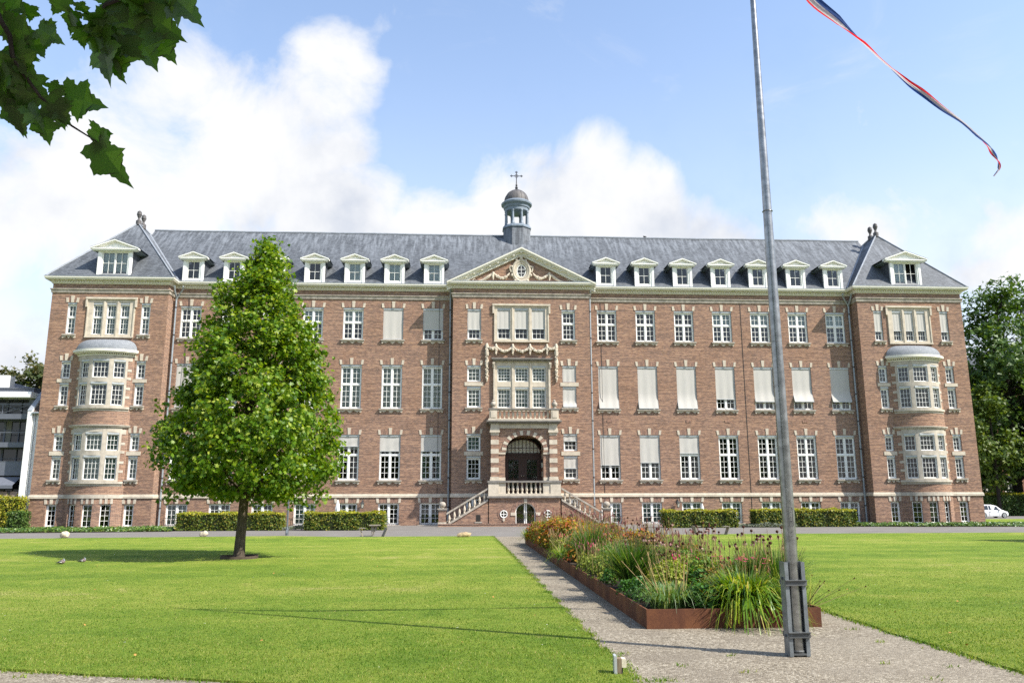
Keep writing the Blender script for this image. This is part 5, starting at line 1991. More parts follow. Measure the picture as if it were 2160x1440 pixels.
def big_tree(name, loc, height, prof, ntips, per, spread, size, mat, seed, label, group=None, trunk_r=.5, bark=BARK_D, centre_z=.5):
    rng, pr = np.random.default_rng(seed), random.Random(seed)
    t = empty(name, loc)
    m = MB(); m.smooth = True
    m.tube([(0, 0, -.1), (.05, 0, height * .2), (.2, .1, height * .5), (.1, 0, height * .9)], [trunk_r, trunk_r * .8, trunk_r * .5, .06], 9)
    # big boughs first, then clumps gathered round bough ends so the outline is lobed with gaps
    boughs = envelope_tips([(z * height, r) for z, r in prof], max(14, ntips // 14), rng, .55, .16)
    for b in boughs:
        limb(m, (.1, .05, max(height * .12, b[2] - .35 * math.hypot(b[0], b[1]) - height * .08)), tuple(b), trunk_r * .3, .05, pr)
    m.build('trunk', bark, t)
    k = ntips // len(boughs)
    bs = np.repeat(boughs, k, 0)
    rr = np.array([r for _, r in prof]).max()
    tips = bs + rng.normal(size=bs.shape) * rr * np.array([.19, .19, .15])
    crown_leaves('crown', t, tips, per, spread, size, TUFT, mat, rng, (0, 0, height * centre_z), .5)
    return tag(t, label, 'tree', group)


OAKP = [(.16, .9), (.26, 4.2), (.42, 5.6), (.58, 5.4), (.74, 4.3), (.88, 2.6), (.97, 1.0), (1.0, .3)]
G_R = 'trees beyond the right end of the building'
T1 = big_tree('tree', (53.2, 25.5, 0), 23.8, OAKP, 640, 24, .55, .60, LEAF_DARK, 31, 'tall dark green tree rising highest behind the parked white car', G_R, .55)
T2 = copy_tree(T1, (60.5, 28.0, 0), 1.9, 1.02); tag(T2, 'tall dark tree cut off by the right edge of the picture', 'tree', G_R)
T3 = big_tree('tree', (49.6, 29.5, 0), 18.8, OAKP, 420, 22, .5, .55, LEAF_DARK, 33, 'middling dark tree close against the right end of the brick building', G_R, .4)
T4 = big_tree('tree', (48.0, 21.0, 0), 12.6, [(.25, .5), (.36, 1.7), (.55, 2.5), (.75, 2.1), (.92, 1.0), (1, .2)], 330, 22, .42, .42, LEAF_LIGHT, 34, 'light green loose-leaved tree in front of the dark trees at right', G_R, .2)
T5 = big_tree('tree', (55.8, 19.5, 0), 12.0, [(.30, .6), (.42, 2.6), (.6, 3.2), (.78, 2.4), (.93, 1.1), (1, .2)], 300, 24, .45, .5, LEAF_DARK, 35, 'low dark-leaved tree over the clipped hedge at the right edge', G_R, .25)
T6 = big_tree('tree', (-57.2, 45, 0), 19.8, OAKP, 620, 26, .5, .6, LEAF_RUST, 36, 'bronze-green tree showing over the white gabled house at far left', None, .45)
T7 = copy_tree(T6, (-65.5, 47, 0), .9, .82); tag(T7, 'small bronze tree top behind the flat-roofed apartment block', 'tree')

# trees of the park on the near side, behind the camera: they stand in the window reflections
G_B = 'park trees behind the viewer'
for i, (x, y, s, r) in enumerate(((-44, -92, .95, 0), (-31, -88, 1.05, 1.1), (-19, -91, .9, 2.2), (-3, -95, 1.0, 3.0), (8, -90, .92, 4.1), (21, -96, 1.1, .6), (34, -90, .9, 5.0), (47, -93, 1.0, 2.7))):
    tag(copy_tree(T1, (x, y, 0), r, s * .82), 'tall park tree standing behind the viewer', 'tree', G_B)

# ------------------------------------------------------------------ the plane tree whose branch hangs into the upper left corner
def plane_leaf_mesh(seed):
    """five-pointed toothed leaf, folded along its ribs; the stalk joins at the origin, the tip points along -Y"""
    pr = random.Random(seed)
    out = [(0.0, .0), (.10, .07), (.24, .06), (.33, .10), (.40, .05), (.52, .04), (.44, -.05), (.46, -.13), (.36, -.16), (.37, -.22), (.47, -.26), (.50, -.33), (.62, -.42),
           (.50, -.43), (.47, -.50), (.38, -.49), (.33, -.55), (.22, -.54), (.24, -.64), (.17, -.70), (.16, -.80), (.07, -.86), (0, -1.02)]
    fold = pr.uniform(.10, .38)
    curl = pr.uniform(-.25, .35)
    m = MB(); m.smooth = True
    side = []
    for s in (1, -1):
        cur = []
        for x, y in out:
            x2, y2 = x * pr.uniform(.93, 1.07), y * pr.uniform(.97, 1.03)
            z = fold * abs(x2) * (.7 + .3 * math.sin(y2 * 5 + seed)) - curl * (y2 * y2) * .5 - .25 * abs(x2) ** 2
            cur.append((s * x2 * .95, y2, z))
        side.append(cur)
    rib = [(0, -.22 * k, -curl * (.22 * k) ** 2 * .5) for k in range(0, 5)]
    for s, cur in zip((1, -1), side):
        # strips of triangles from the rib to the outline
        vs = cur + rib
        o = len(cur)
        cut = [0, 7, 12, 16, 19, 22]
        fs = []
        for k in range(5):
            a = o + k if k < 5 else o + 4
            for j in range(cut[k], cut[k + 1]):
                fs.append((a, j, j + 1))
            if k < 4:
                fs.append((a, cut[k + 1], o + k + 1))
        m.add(vs, fs if s > 0 else [f[::-1] for f in fs])
    return m


def build_plane_tree():
    t = empty('plane_tree', (-8.3, -58.6, 0))
    tag(t, 'plane tree overhead whose leafy branch hangs into the upper left corner', 'tree')
    org = Vector((-8.3, -58.6, 0))
    m = MB(); m.smooth = True
    m.tube([(0, 0, -.1), (0, 0, 1.5), (.1, .05, 4.0), (.3, .2, 7.5), (.3, .2, 10)], [.42, .34, .28, .16, .03], 10)
    m.tube([Vector((.1, .05, 3.6)), Vector((1.0, 1.6, 4.6)), Vector((2.1, 3.4, 4.5)), Vector((2.75, 4.7, 3.75)), Vector((2.96, 5.15, 3.2))], [.12, .08, .05, .025, .012], 7)
    m.tube([Vector((2.1, 3.4, 4.5)), Vector((3.1, 4.6, 4.3)), Vector((3.35, 5.2, 3.55)), Vector((3.42, 5.3, 3.2))], [.05, .03, .018, .008], 7)
    m.build('trunk', BARK_D, t)
    tw = MB(); tw.smooth = True
    P = [Vector(p) - org for p in ((-5.33, -53.42, 3.12), (-5.288, -53.387, 3.015), (-5.273, -53.356, 2.981), (-5.274, -53.326, 2.928), (-5.259, -53.299, 2.897), (-5.222, -53.247, 2.839),
                                   (-5.18, -53.21, 2.811), (-5.154, -53.18, 2.778), (-5.09, -53.133, 2.745))]
    tw.tube(P, [.009, .008, .0075, .007, .006, .005, .004, .0035, .002], 6)
    Q = [Vector(p) - org for p in ((-4.88, -53.30, 3.2), (-5.03, -53.30, 3.13), (-5.06, -53.29, 3.08), (-5.03, -53.26, 3.04))]
    tw.tube(Q, [.008, .006, .005, .003], 6)
    tw.build('branch', BARK_D, t)
    view = Vector((-3.892, -55.634, 1.6))
    R3, U3 = Vector(_r2), Vector(_u2)
    # stalk point (world), pointing angle on view (0 = down, + = right), tilt away, roll, size
    spec = [((-5.290, -53.345, 3.020), 70, 15, 10, .21), ((-5.205, -53.33, 3.022), 60, 25, -20, .17), ((-5.273, -53.330, 2.950), 35, 10, 20, .23), ((-5.275, -53.33, 2.92), -20, 30, 0, .24),
            ((-5.262, -53.300, 2.885), 150, 40, 30, .14), ((-5.245, -53.285, 2.895), -10, 12, -10, .26), ((-5.200, -53.245, 2.845), 30, 18, 15, .22), ((-5.165, -53.215, 2.862), 75, 14, -10, .27),
            ((-5.192, -53.215, 2.822), 20, 30, 35, .17), ((-5.085, -53.133, 2.745), 30, 8, 50, .37), ((-5.05, -53.285, 3.105), 15, 10, -10, .25), ((-5.06, -53.26, 3.05), 18, 8, 55, .36),
            ((-4.985, -53.29, 3.150), 20, 10, 5, .29), ((-4.925, -53.27, 3.135), 52, 12, 15, .33), ((-4.955, -53.255, 3.075), 30, 5, -5, .31), ((-5.00, -53.26, 3.045), 5, 18, 15, .24),
            ((-4.85, -53.275, 3.195), 50, 12, -30, .30), ((-5.115, -53.315, 3.095), -10, 25, 40, .17), ((-5.10, -53.30, 3.05), 10, 35, -30, .15), ((-5.29, -53.26, 2.87), -30, 20, 10, .24),
            ((-5.29, -53.25, 2.80), 15, 25, 45, .21), ((-5.31, -53.34, 3.06), 20, 20, 0, .22), ((-5.30, -53.31, 2.975), 60, 35, 20, .20), ((-5.245, -53.30, 2.98), 100, 30, 0, .16),
            ((-5.33, -53.29, 2.90), -15, 15, -25, .26), ((-5.23, -53.345, 3.09), 0, 40, 20, .12), ((-5.135, -53.345, 3.125), -30, 20, 0, .16), ((-5.30, -53.24, 2.83), 10, 10, 20, .24), ((-5.25, -53.26, 2.80), 35, 25, -40, .19), ((-5.225, -53.22, 2.79), 12, 15, 20, .20), ((-5.03, -53.24, 3.00), 22, 10, 50, .22), ((-4.90, -53.22, 3.08), 35, 15, 0, .23), ((-5.30, -53.36, 3.12), 45, 10, 15, .20), ((-5.02, -53.30, 3.17), 30, 10, 0, .24), ((-4.93, -53.29, 3.19), 10, 10, -20, .24)]
    pj = random.Random(5)
    spec += [((p[0] + pj.uniform(-.05, .04), p[1] + pj.uniform(-.03, .03), p[2] + pj.uniform(-.05, .04)), a + pj.uniform(-45, 45), t_ + pj.uniform(-5, 25), pj.uniform(-60, 60), z * pj.uniform(.6, .9)) for p, a, t_, _, z in spec[1:22]]
    meshes = [plane_leaf_mesh(k).build('leaf', LEAF_PLANE, None).data for k in range(7)]
    for o in [o for o in COL.objects if o.name.startswith('leaf') and o.data in meshes]:
        bpy.data.objects.remove(o)
    for k, (p, ang, tilt, roll, size) in enumerate(spec):
        o = bpy.data.objects.new('leaf', meshes[k % 7])
        link(o, t)
        p = Vector(p)
        fwd = (p - view).normalized()
        a = rad(ang)
        tip = (-math.cos(a) * U3 + math.sin(a) * R3)
        tip = (tip * math.cos(rad(tilt)) + fwd * math.sin(rad(tilt))).normalized()
        z = -fwd - tip * (-fwd).dot(tip)
        z.normalize()
        x = (-tip).cross(z)
        q = rad(roll)
        x, z = x * math.cos(q) + z * math.sin(q), z * math.cos(q) - x * math.sin(q)
        y = -tip
        M = Matrix((x, y, z)).transposed().to_4x4()
        o.matrix_local = Matrix.Translation((p - org) * U) @ M @ Matrix.Diagonal((size * .46, size * .46, size * .46, 1))
    # the rest of the crown, overhead and out of view, keeps the branch in shade
    rng = np.random.default_rng(77)
    tips = []
    for c, n, s in (((4.0, 4.75, 4.75), 34, .42), ((4.6, 4.3, 5.5), 34, .55), ((3.3, 3.9, 5.6), 26, .7), ((1.0, 1.0, 7.5), 60, 1.3), ((-.5, -.8, 9), 50, 1.4), ((5.3, 3.6, 6.0), 30, .7)):
        tips += list(np.array(c) + rng.normal(size=(n, 3)) * s * np.array([1, .6, .7]))
    crown_leaves('crown', t, tips, 22, .22, .22, LOBED, LEAF_PLANE, rng, (0, 0, 4), .8)


build_plane_tree()

# ------------------------------------------------------------------ hedges and ground cover
def hedge(x0, x1, y0, y1, h, mat, label, group=None, n_per=330, size=.105, seed=1, core=(.012, .018, .006), top_mat=None, kind_name='hedge', rough=.03):
    rng = np.random.default_rng(seed)
    t = empty(kind_name, ((x0 + x1) / 2, (y0 + y1) / 2, 0))
    lx, ly = (x1 - x0) / 2, (y1 - y0) / 2
    m = MB()
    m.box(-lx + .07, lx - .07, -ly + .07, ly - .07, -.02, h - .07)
    m.build('branch', HEDGE_CORE, t)  # solid dark box, not twigs; its colour stands for the inner shade
    faces = [((2 * lx, h), lambda a, b: (-lx + a * 2 * lx, -ly, b * h), (0, -1, 0)), ((2 * lx, 2 * ly), lambda a, b: (-lx + a * 2 * lx, -ly + b * 2 * ly, h), (0, 0, 1)),
             ((2 * ly, h), lambda a, b: (lx, -ly + a * 2 * ly, b * h), (1, 0, 0)), ((2 * ly, h), lambda a, b: (-lx, -ly + a * 2 * ly, b * h), (-1, 0, 0))]
    PO, NO = [], []
    for (w, hh), f, nn in faces:
        n = int(w * hh * n_per)
        a, b = rng.uniform(0, 1, n), rng.uniform(0, 1, n)
        P = np.array([f(i, j) for i, j in zip(a, b)]).reshape(-1, 3)
        wob = .045 * np.sin(P[:, 0] * 3.1 + P[:, 2] * 2) + .03 * np.sin(P[:, 0] * 7.3 - P[:, 1] * 4)
        P = P + np.array(nn) * (wob + rng.normal(size=n) * rough - .02)[:, None]
        PO.append(P); NO.append(np.tile(np.array(nn, float), (n, 1)))
    P, N = np.concatenate(PO), np.concatenate(NO)
    # clipped shoots standing proud on the top
    nrm = N + rng.normal(size=P.shape) * .65 + np.array([0, 0, .25])
    X, Y, Z = frames(nrm, rng)
    V, fl, st, tot = scatter_np(TUFT[0], TUFT[1], P, X, Y, Z, size * rng.uniform(.6, 1.35, len(P)))
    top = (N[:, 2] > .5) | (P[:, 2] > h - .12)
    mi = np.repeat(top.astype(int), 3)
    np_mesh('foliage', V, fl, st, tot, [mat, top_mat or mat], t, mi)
    return tag(t, label, 'hedge', group)


HEDGE_CORE = plain('hedge_inner_shade', (.02, .026, .010), .95, .1, var=.5, scale=9)
G_H = 'clipped hedges along the front of the building'
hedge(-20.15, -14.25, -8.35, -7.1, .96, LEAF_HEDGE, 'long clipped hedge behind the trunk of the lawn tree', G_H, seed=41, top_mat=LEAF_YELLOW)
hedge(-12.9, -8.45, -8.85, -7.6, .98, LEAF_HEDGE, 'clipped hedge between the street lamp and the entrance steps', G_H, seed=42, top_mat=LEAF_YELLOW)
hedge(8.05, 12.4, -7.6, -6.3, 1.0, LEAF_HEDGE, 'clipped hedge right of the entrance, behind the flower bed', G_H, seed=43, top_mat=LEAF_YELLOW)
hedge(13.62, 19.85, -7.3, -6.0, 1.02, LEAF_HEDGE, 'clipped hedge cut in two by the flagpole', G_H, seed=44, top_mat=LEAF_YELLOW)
hedge(-50, -31.98, -2.3, -1.2, 1.90, LEAF_YELLOW, 'tall yellowing hedge at the left edge below the apartment block', None, 260, .13, 45, rough=.08)
hedge(-31.95, -31.02, -3.5, -2.5, 1.02, LEAF_DARK, 'dark cube of hedge against the left corner of the building', None, 330, .11, 46)
hedge(45.5, 62, 21.5, 23.5, 2.12, LEAF_DARK, 'dark hedge with a sunlit top behind the parked white car', None, 160, .17, 47, top_mat=LEAF_YELLOW)  # yellower leaf colour on top stands in for sunlight there


def shrub(loc, r, h, mat, label, seed, group=None, n=1500, size=.2):
    rng = np.random.default_rng(seed)
    t = empty('shrub', loc)
    a = rng.uniform(0, 2 * math.pi, n); u = rng.uniform(-.1, 1, n)
    f = rng.uniform(.75, 1.05, n) * (1 + .12 * np.sin(a * 3 + seed) + .08 * np.sin(u * 9 + a * 2))
    P = np.stack([r * f * np.sqrt(np.clip(1 - u * u, 0, 1)) * np.cos(a), r * f * np.sqrt(np.clip(1 - u * u, 0, 1)) * np.sin(a), h * (.15 + .85 * u * f)], 1)
    nrm = unit(P - np.array([0, 0, h * .3])) + rng.normal(size=P.shape) * .6 + np.array([0, 0, .3])
    X, Y, Z = frames(nrm, rng)
    V, fl, st, tot = scatter_np(TUFT[0], TUFT[1], P, X, Y, Z, size * rng.uniform(.6, 1.3, n))
    m = MB()
    for k in range(7):
        m.tube([(0, 0, -.05), (r * .5 * math.cos(k * .9), r * .5 * math.sin(k * .9), h * .7)], [.05, .02], 5)
    m.build('stem', BARK_D, t)
    np_mesh('foliage', V, fl, st, tot, mat, t)
    return tag(t, label, 'shrub', group)


shrub((47.6, 25, 1.4), 1.5, 2.0, LEAF_LIGHT, 'rounded light green shrub above the dark hedge behind the car', 51)
shrub((51.6, 25.6, 1.3), 1.4, 1.9, LEAF_DARK, 'darker rounded shrub above the hedge at the right edge', 52)
shrub((-32.55, -1.0, 1.3), .22, .75, LEAF_LIGHT, 'small shrub against the white gable wall at far left', 53, n=160, size=.11)


def cover(name, polys, h, mat, dens, size, seed, tmpl=OVAL):
    rng = np.random.default_rng(seed)
    PO = []
    for x0, x1, ya0, ya1, yb0, yb1 in polys:
        n = int((x1 - x0) * (abs(yb0 - ya0) + abs(yb1 - ya1)) / 2 * dens)
        t = rng.uniform(0, 1, n); s = rng.uniform(0, 1, n)
        x = x0 + (x1 - x0) * t
        lo, hi = ya0 + (ya1 - ya0) * t, yb0 + (yb1 - yb0) * t
        PO.append(np.stack([x, lo + (hi - lo) * s, h * rng.uniform(.15, 1, n) * (.75 + .25 * np.sin(x * 2.3))], 1))
    P = np.concatenate(PO)
    nrm = rng.normal(size=P.shape) * .55 + np.array([0, -.35, 1.0])
    X, Y, Z = frames(nrm, rng)
    V, fl, st, tot = scatter_np(tmpl[0], tmpl[1], P, X, Y, Z, size * rng.uniform(.6, 1.3, len(P)))
    return tag(np_mesh(name, V, fl, st, tot, mat), kind='stuff')


cover('ivy', [(-33.5, -20.3, -10.6, -9.0, -8.2, -7.4)], .20, LEAF_IVY, 150, .15, 61)
cover('ivy', [(20.1, 34, -7.1, -9.6, -5.8, -7.0)], .20, LEAF_IVY, 150, .15, 62)
cover('undergrowth', [(-33.5, -20.3, -8.2, -7.4, -1.2, -1.1), (20.1, 34, -5.8, -7.0, -1.1, -1.2)], .10, LEAF_IVY, 40, .16, 63)
sheet('planting_bed', [(-33.8, -10.7), (-20.2, -9.2), (-20.2, -.2), (-33.8, -.2)], -.004, SOIL)
sheet('planting_bed', [(20.0, -7.2), (34, -9.7), (34, -.2), (20.0, -.2)], -.004, SOIL)
cover('lavender', [(-14.2, -12.95, -8.5, -8.6, -7.4, -7.5)], .30, LEAF_GREY, 420, .10, 64, TUFT)
cover('lavender', [(12.45, 13.6, -7.3, -7.3, -6.2, -6.2), (13.4, 16.0, -7.7, -7.7, -7.3, -7.3)], .28, LEAF_GREY, 420, .10, 65, TUFT)
sheet('grass_verge', [(-75, -12), (-33.4, -9.9), (-33.4, 1.7), (-75, 2.2)], -.004, LAWN)
sheet('grass_verge', [(33.2, -9.4), (90, -9.8), (90, 9.5), (33.2, 9.5)], -.004, LAWN)
sheet('driveway', [(33.2, 9.5), (90, 9.5), (90, 20.5), (33.2, 20.5)], -.008, ASPHALT)

# ------------------------------------------------------------------ planter and its flowers
PX0, PX1, PY0, PY1, PH = -1.56, .72, -45.04, -24.2, .235


def build_planter():
    t = empty('planter', ((PX0 + PX1) / 2, (PY0 + PY1) / 2, 0))
    tag(t, 'long rusty steel planter filled with grasses and late summer flowers', 'planter')
    lx, ly = (PX1 - PX0) / 2, (PY1 - PY0) / 2
    th = .022
    m = MB()
    m.box(-lx, lx, -ly, -ly + th, -.05, PH)
    m.box(-lx, lx, ly - th, ly, -.05, PH)
    for s in (-1, 1):
        a, b = sorted((s * lx, s * (lx - th)))
        n = 5
        for i in range(n):                                  # plates butted end to end
            y0, y1 = -ly + th + (2 * ly - 2 * th) * i / n, -ly + th + (2 * ly - 2 * th) * (i + 1) / n
            m.box(a, b, y0 + .002, y1 - .002, -.05, PH - .003 * (i % 2))
    m.build('steel_edge', CORTEN, t)
    s = MB(); s.box(-lx + th, lx - th, -ly + th, ly - th, -.04, PH - .055)
    s.build('soil', SOIL, t)


build_planter()

GR_GREEN = leaf_mat('switchgrass', [(0, (.03, .085, .016)), (.6, (.070, .15, .026)), (1, (.17, .22, .06))], .5, .3, .35)
GR_SEED = leaf_mat('grass_seed', [(0, (.16, .10, .06)), (.6, (.24, .17, .10)), (1, (.32, .24, .13))], .8, .1, .3)
LILY = leaf_mat('daylily', [(0, (.045, .115, .010)), (.6, (.11, .205, .013)), (.9, (.28, .34, .026)), (1, (.46, .38, .11))], .30, .55, .34)
GREYG = leaf_mat('grey_grass', [(0, (.07, .145, .04)), (.7, (.13, .215, .06)), (1, (.24, .29, .10))], .45, .4, .3)
STRAW = leaf_mat('straw', [(0, (.30, .20, .10)), (1, (.46, .34, .16))], .7, .2, .25)
RUST = leaf_mat('turning_leaf', [(0, (.06, .11, .012)), (.28, (.16, .19, .018)), (.52, (.36, .27, .025)), (.74, (.42, .18, .025)), (.9, (.34, .07, .025)), (1, (.48, .20, .07))], .5, .3, .35)
LIME = leaf_mat('lime_leaf', [(0, (.11, .18, .02)), (.6, (.24, .29, .04)), (1, (.38, .37, .09))], .6, .2, .3)
LIMEG = leaf_mat('mid_green', [(0, (.06, .14, .02)), (.6, (.14, .23, .03)), (1, (.30, .31, .07))], .55, .25, .3)
RUSTY = leaf_mat('reddening_leaf', [(0, (.09, .13, .02)), (.5, (.20, .19, .035)), (.8, (.30, .16, .05)), (1, (.42, .22, .14))], .5, .3, .35)
BUSHG = leaf_mat('fresh_green', [(0, (.03, .10, .012)), (1, (.08, .19, .025))], .45, .35, .3)
SPIKE = leaf_mat('purple_spike', [(0, (.14, .045, .05)), (.6, (.22, .08, .075)), (1, (.35, .17, .16))], .8, .1, .25)
PINK = leaf_mat('pink_petal', [(0, (.42, .15, .18)), (.6, (.50, .30, .27)), (1, (.56, .44, .36))], .6, .2, .35, (1.2, 1, 1))
MAGENTA = leaf_mat('magenta_flower', [(0, (.50, .02, .14)), (1, (.66, .08, .20))], .5, .3, .35, (1.2, 1, 1))
CONE = leaf_mat('seed_cone', [(0, (.028, .012, .008)), (.7, (.06, .022, .012)), (1, (.16, .045, .015))], .8, .1, 0.0)
STEMG = leaf_mat('flower_stem', [(0, (.10, .13, .03)), (.5, (.20, .19, .06)), (1, (.30, .20, .10))], .7, .2, .1)


def blade_arrays(rng, n, r0, h, spread, w, droop, seg=6, bias=(0, 0), hv=.35):
    """strap-like leaves rising from a crown and arching outward"""
    a = rng.uniform(0, 2 * math.pi, n)
    rr = r0 * np.sqrt(rng.uniform(0, 1, n))
    H = h * rng.uniform(1 - hv, 1 + hv * .5, n)
    S = spread * rng.uniform(.25, 1.2, n)
    dx, dy = np.cos(a) + bias[0], np.sin(a) + bias[1]
    W = w * rng.uniform(.6, 1.25, n)
    tw = rng.normal(size=n) * .3
    V = np.zeros((n, seg + 1, 2, 3))
    for k in range(seg + 1):
        t = k / seg
        out = S * t ** 1.6
        up = H * (t - droop * t ** 3 * rng.uniform(.6, 1.3, n) * (S / max(spread, 1e-3)))
        x = rr * np.cos(a) + dx * out
        y = rr * np.sin(a) + dy * out
        ww = W * (1 - t ** 2.5) * (.7 + .6 * t * (1 - t) * 2) + .0006
        px, py = -np.sin(a + tw), np.cos(a + tw)
        for s, sg in ((0, -1), (1, 1)):
            V[:, k, s, 0] = x + sg * px * ww; V[:, k, s, 1] = y + sg * py * ww; V[:, k, s, 2] = up
    base = (np.arange(n) * (seg + 1) * 2)[:, None, None]
    k = np.arange(seg)[None, :, None] * 2
    q = np.array([0, 1, 3, 2])[None, None, :]
    fl = (base + k + q).reshape(-1)
    nf = n * seg
    return V.reshape(-1, 3), fl, np.arange(nf) * 4, np.full(nf, 4)


def spikes_mesh(rng, n, r0, h0, h1, lean, head_len, head_r, kind='spike', bias=(0, 0)):
    """thin stems with heads; returns (stems MB, heads MB)"""
    st, hd = MB(), MB()
    for i in range(n):
        a = rng.uniform(0, 2 * math.pi); r = r0 * math.sqrt(rng.uniform())
        h = rng.uniform(h0, h1)
        l = lean * rng.uniform(.2, 1.1)
        b = Vector((r * math.cos(a), r * math.sin(a), 0))
        tip = b + Vector(((math.cos(a) + bias[0]) * l, (math.sin(a) + bias[1]) * l, h))
        mid = (b + tip) / 2 + Vector((rng.normal() * .02, rng.normal() * .02, .03 * h))
        st.tube([b, mid, tip], [.0042, .0036, .0028], 3, False)
        d = (tip - mid).normalized()
        if kind == 'spike':
            e = tip + d * head_len * rng.uniform(.7, 1.2)
            hd.tube([tip, tip.lerp(e, .3), tip.lerp(e, .75), e], [head_r * .5, head_r, head_r * .75, .001], 5)
        elif kind == 'trumpet':
            e = tip + d * head_len
            hd.tube([tip, tip.lerp(e, .6), e], [.004, head_r * .5, head_r * rng.uniform(.3, 1)], 5)
        elif kind == 'airy':
            for q in range(14):
                u = rng.uniform(.1, 1)
                c = mid.lerp(tip, u) + Vector((rng.normal(), rng.normal(), rng.normal() * .6)) * head_r * (1.25 - u * .7)
                s = rng.uniform(.004, .011)
                v = Vector((rng.normal(), rng.normal(), rng.normal())).normalized() * s
                w = Vector((rng.normal(), rng.normal(), 1 + rng.normal())).normalized() * s * 1.8
                hd.tri(c - v * .5, c + v * .5, c + w)
                p = mid.lerp(tip, max(0, u - .12))
                st.tri(p, p + Vector((.0012, 0, .0012)), c)
    return st, hd


def coneflower(seed, n_stem, tall, petals=.7):
    """stems with dark domed seed heads; on some the pink rays still hang down"""
    rng = np.random.default_rng(seed)
    t = empty('coneflower', (0, 0, 0))
    for i in range(n_stem):
        a = rng.uniform(0, 2 * math.pi); r = .16 * math.sqrt(rng.uniform())
        h = tall * rng.uniform(.66, 1.08)
        l = rng.uniform(.0, .16)
        b = Vector((r * math.cos(a), r * math.sin(a), 0)); tip = b + Vector((math.cos(a) * l + rng.normal() * .03, math.sin(a) * l + rng.normal() * .03, h))
        st = MB()
        st.tube([b, (b + tip) / 2 + Vector((rng.normal() * .015, rng.normal() * .015, 0)), tip], [.0058, .0048, .0040], 4, False)
        st = st.build('stem', STEMG if rng.uniform() < .6 else STRAW, t)
        hd = MB()
        hd.smooth = True
        s = rng.uniform(.62, 1.0)
        hd.M = Matrix.Translation(tip) @ Matrix.Rotation(rng.normal() * .25, 4, 'X') @ Matrix.Rotation(rng.normal() * .25, 4, 'Y')
        hd.lathe([(.010 * s, -.006), (.026 * s, .004 * s), (.028 * s, .018 * s), (.020 * s, .036 * s), (.004, .044 * s)], (0, 0, 0), 7)
        hd.smooth = False
        if rng.uniform() < petals:
            hd.cur = 1
            for j in range(rng.integers(5, 10)):
                q = rng.uniform(0, 2 * math.pi)
                L = rng.uniform(.030, .052) * s
                c, sn = math.cos(q), math.sin(q)
                o = rng.uniform(.2, .7)
                w = .0065
                p0 = Vector((c * .022 * s, sn * .022 * s, .0)); p1 = p0 + Vector((c * L * o, sn * L * o, -L * .35)); p2 = p0 + Vector((c * L * o * 1.15, sn * L * o * 1.15, -L * 1.0))
                sd = Vector((-sn, c, 0)) * w
                hd.add([p0 - sd * .6, p0 + sd * .6, p1 + sd, p1 - sd, p2 - sd * .5, p2 + sd * .5], [(0, 1, 2, 3), (3, 2, 5, 4)])
        hd.M = None
        hd.build('flower_head', [CONE, PINK], t)
    # narrow stem leaves low down
    V, fl, s0, tt = blade_arrays(rng, 60, .20, tall * .55, .18, .011, .35, 4)
    np_mesh('foliage', V, fl, s0, tt, LIME, t)
    return t


def mound(seed, r, h, n, size, mat, spikes=0, smat=None, sh=(.1, .25), name='leafy_perennial', tmpl=OVAL, slen=.07):
    rng = np.random.default_rng(seed)
    t = empty(name, (0, 0, 0))
    a = rng.uniform(0, 2 * math.pi, n); u = rng.uniform(0, 1, n) ** .8
    f = rng.uniform(.45, 1.05, n) * (1 + .15 * np.sin(a * 3 + seed) + .1 * np.sin(a * 7))
    c = np.sqrt(np.clip(1 - (u * .92) ** 2, 0, 1))
    P = np.stack([r * f * c * np.cos(a), r * f * c * np.sin(a), h * (.06 + .94 * u) * rng.uniform(.8, 1.05, n)], 1)
    nrm = unit(P * np.array([1, 1, .5])) * .7 + np.array([0, 0, .7]) + rng.normal(size=P.shape) * .6
    X, Y, Z = frames(nrm, rng)
    V, fl, st, tot = scatter_np(tmpl[0], tmpl[1], P, X, Y, Z, size * rng.uniform(.55, 1.3, n))
    np_mesh('foliage', V, fl, st, tot, mat, t)
    if spikes:
        s, hd = spikes_mesh(rng, spikes, r * .8, h + sh[0], h + sh[1], .10, slen, .010)
        tag(s.build('stem', STEMG, t), kind='stuff'); tag(hd.build('flower_spike', smat, t), kind='stuff')
    return t


def grass_clump(seed, n=680, h=.76, spread=.50, w=.0080, airy=24, ah=(.70, 1.0)):
    rng = np.random.default_rng(seed)
    t = empty('ornamental_grass', (0, 0, 0))
    V, fl, st, tot = blade_arrays(rng, n, .13, h, spread, w, .28)
    np_mesh('foliage', V, fl, st, tot, GR_GREEN, t)
    s, hd = spikes_mesh(rng, airy, .10, ah[0], ah[1], .30, 0, .045, 'airy')
    tag(s.build('stem', GR_SEED, t), kind='stuff'); tag(hd.build('seed_head', GR_SEED, t), kind='stuff')
    return t


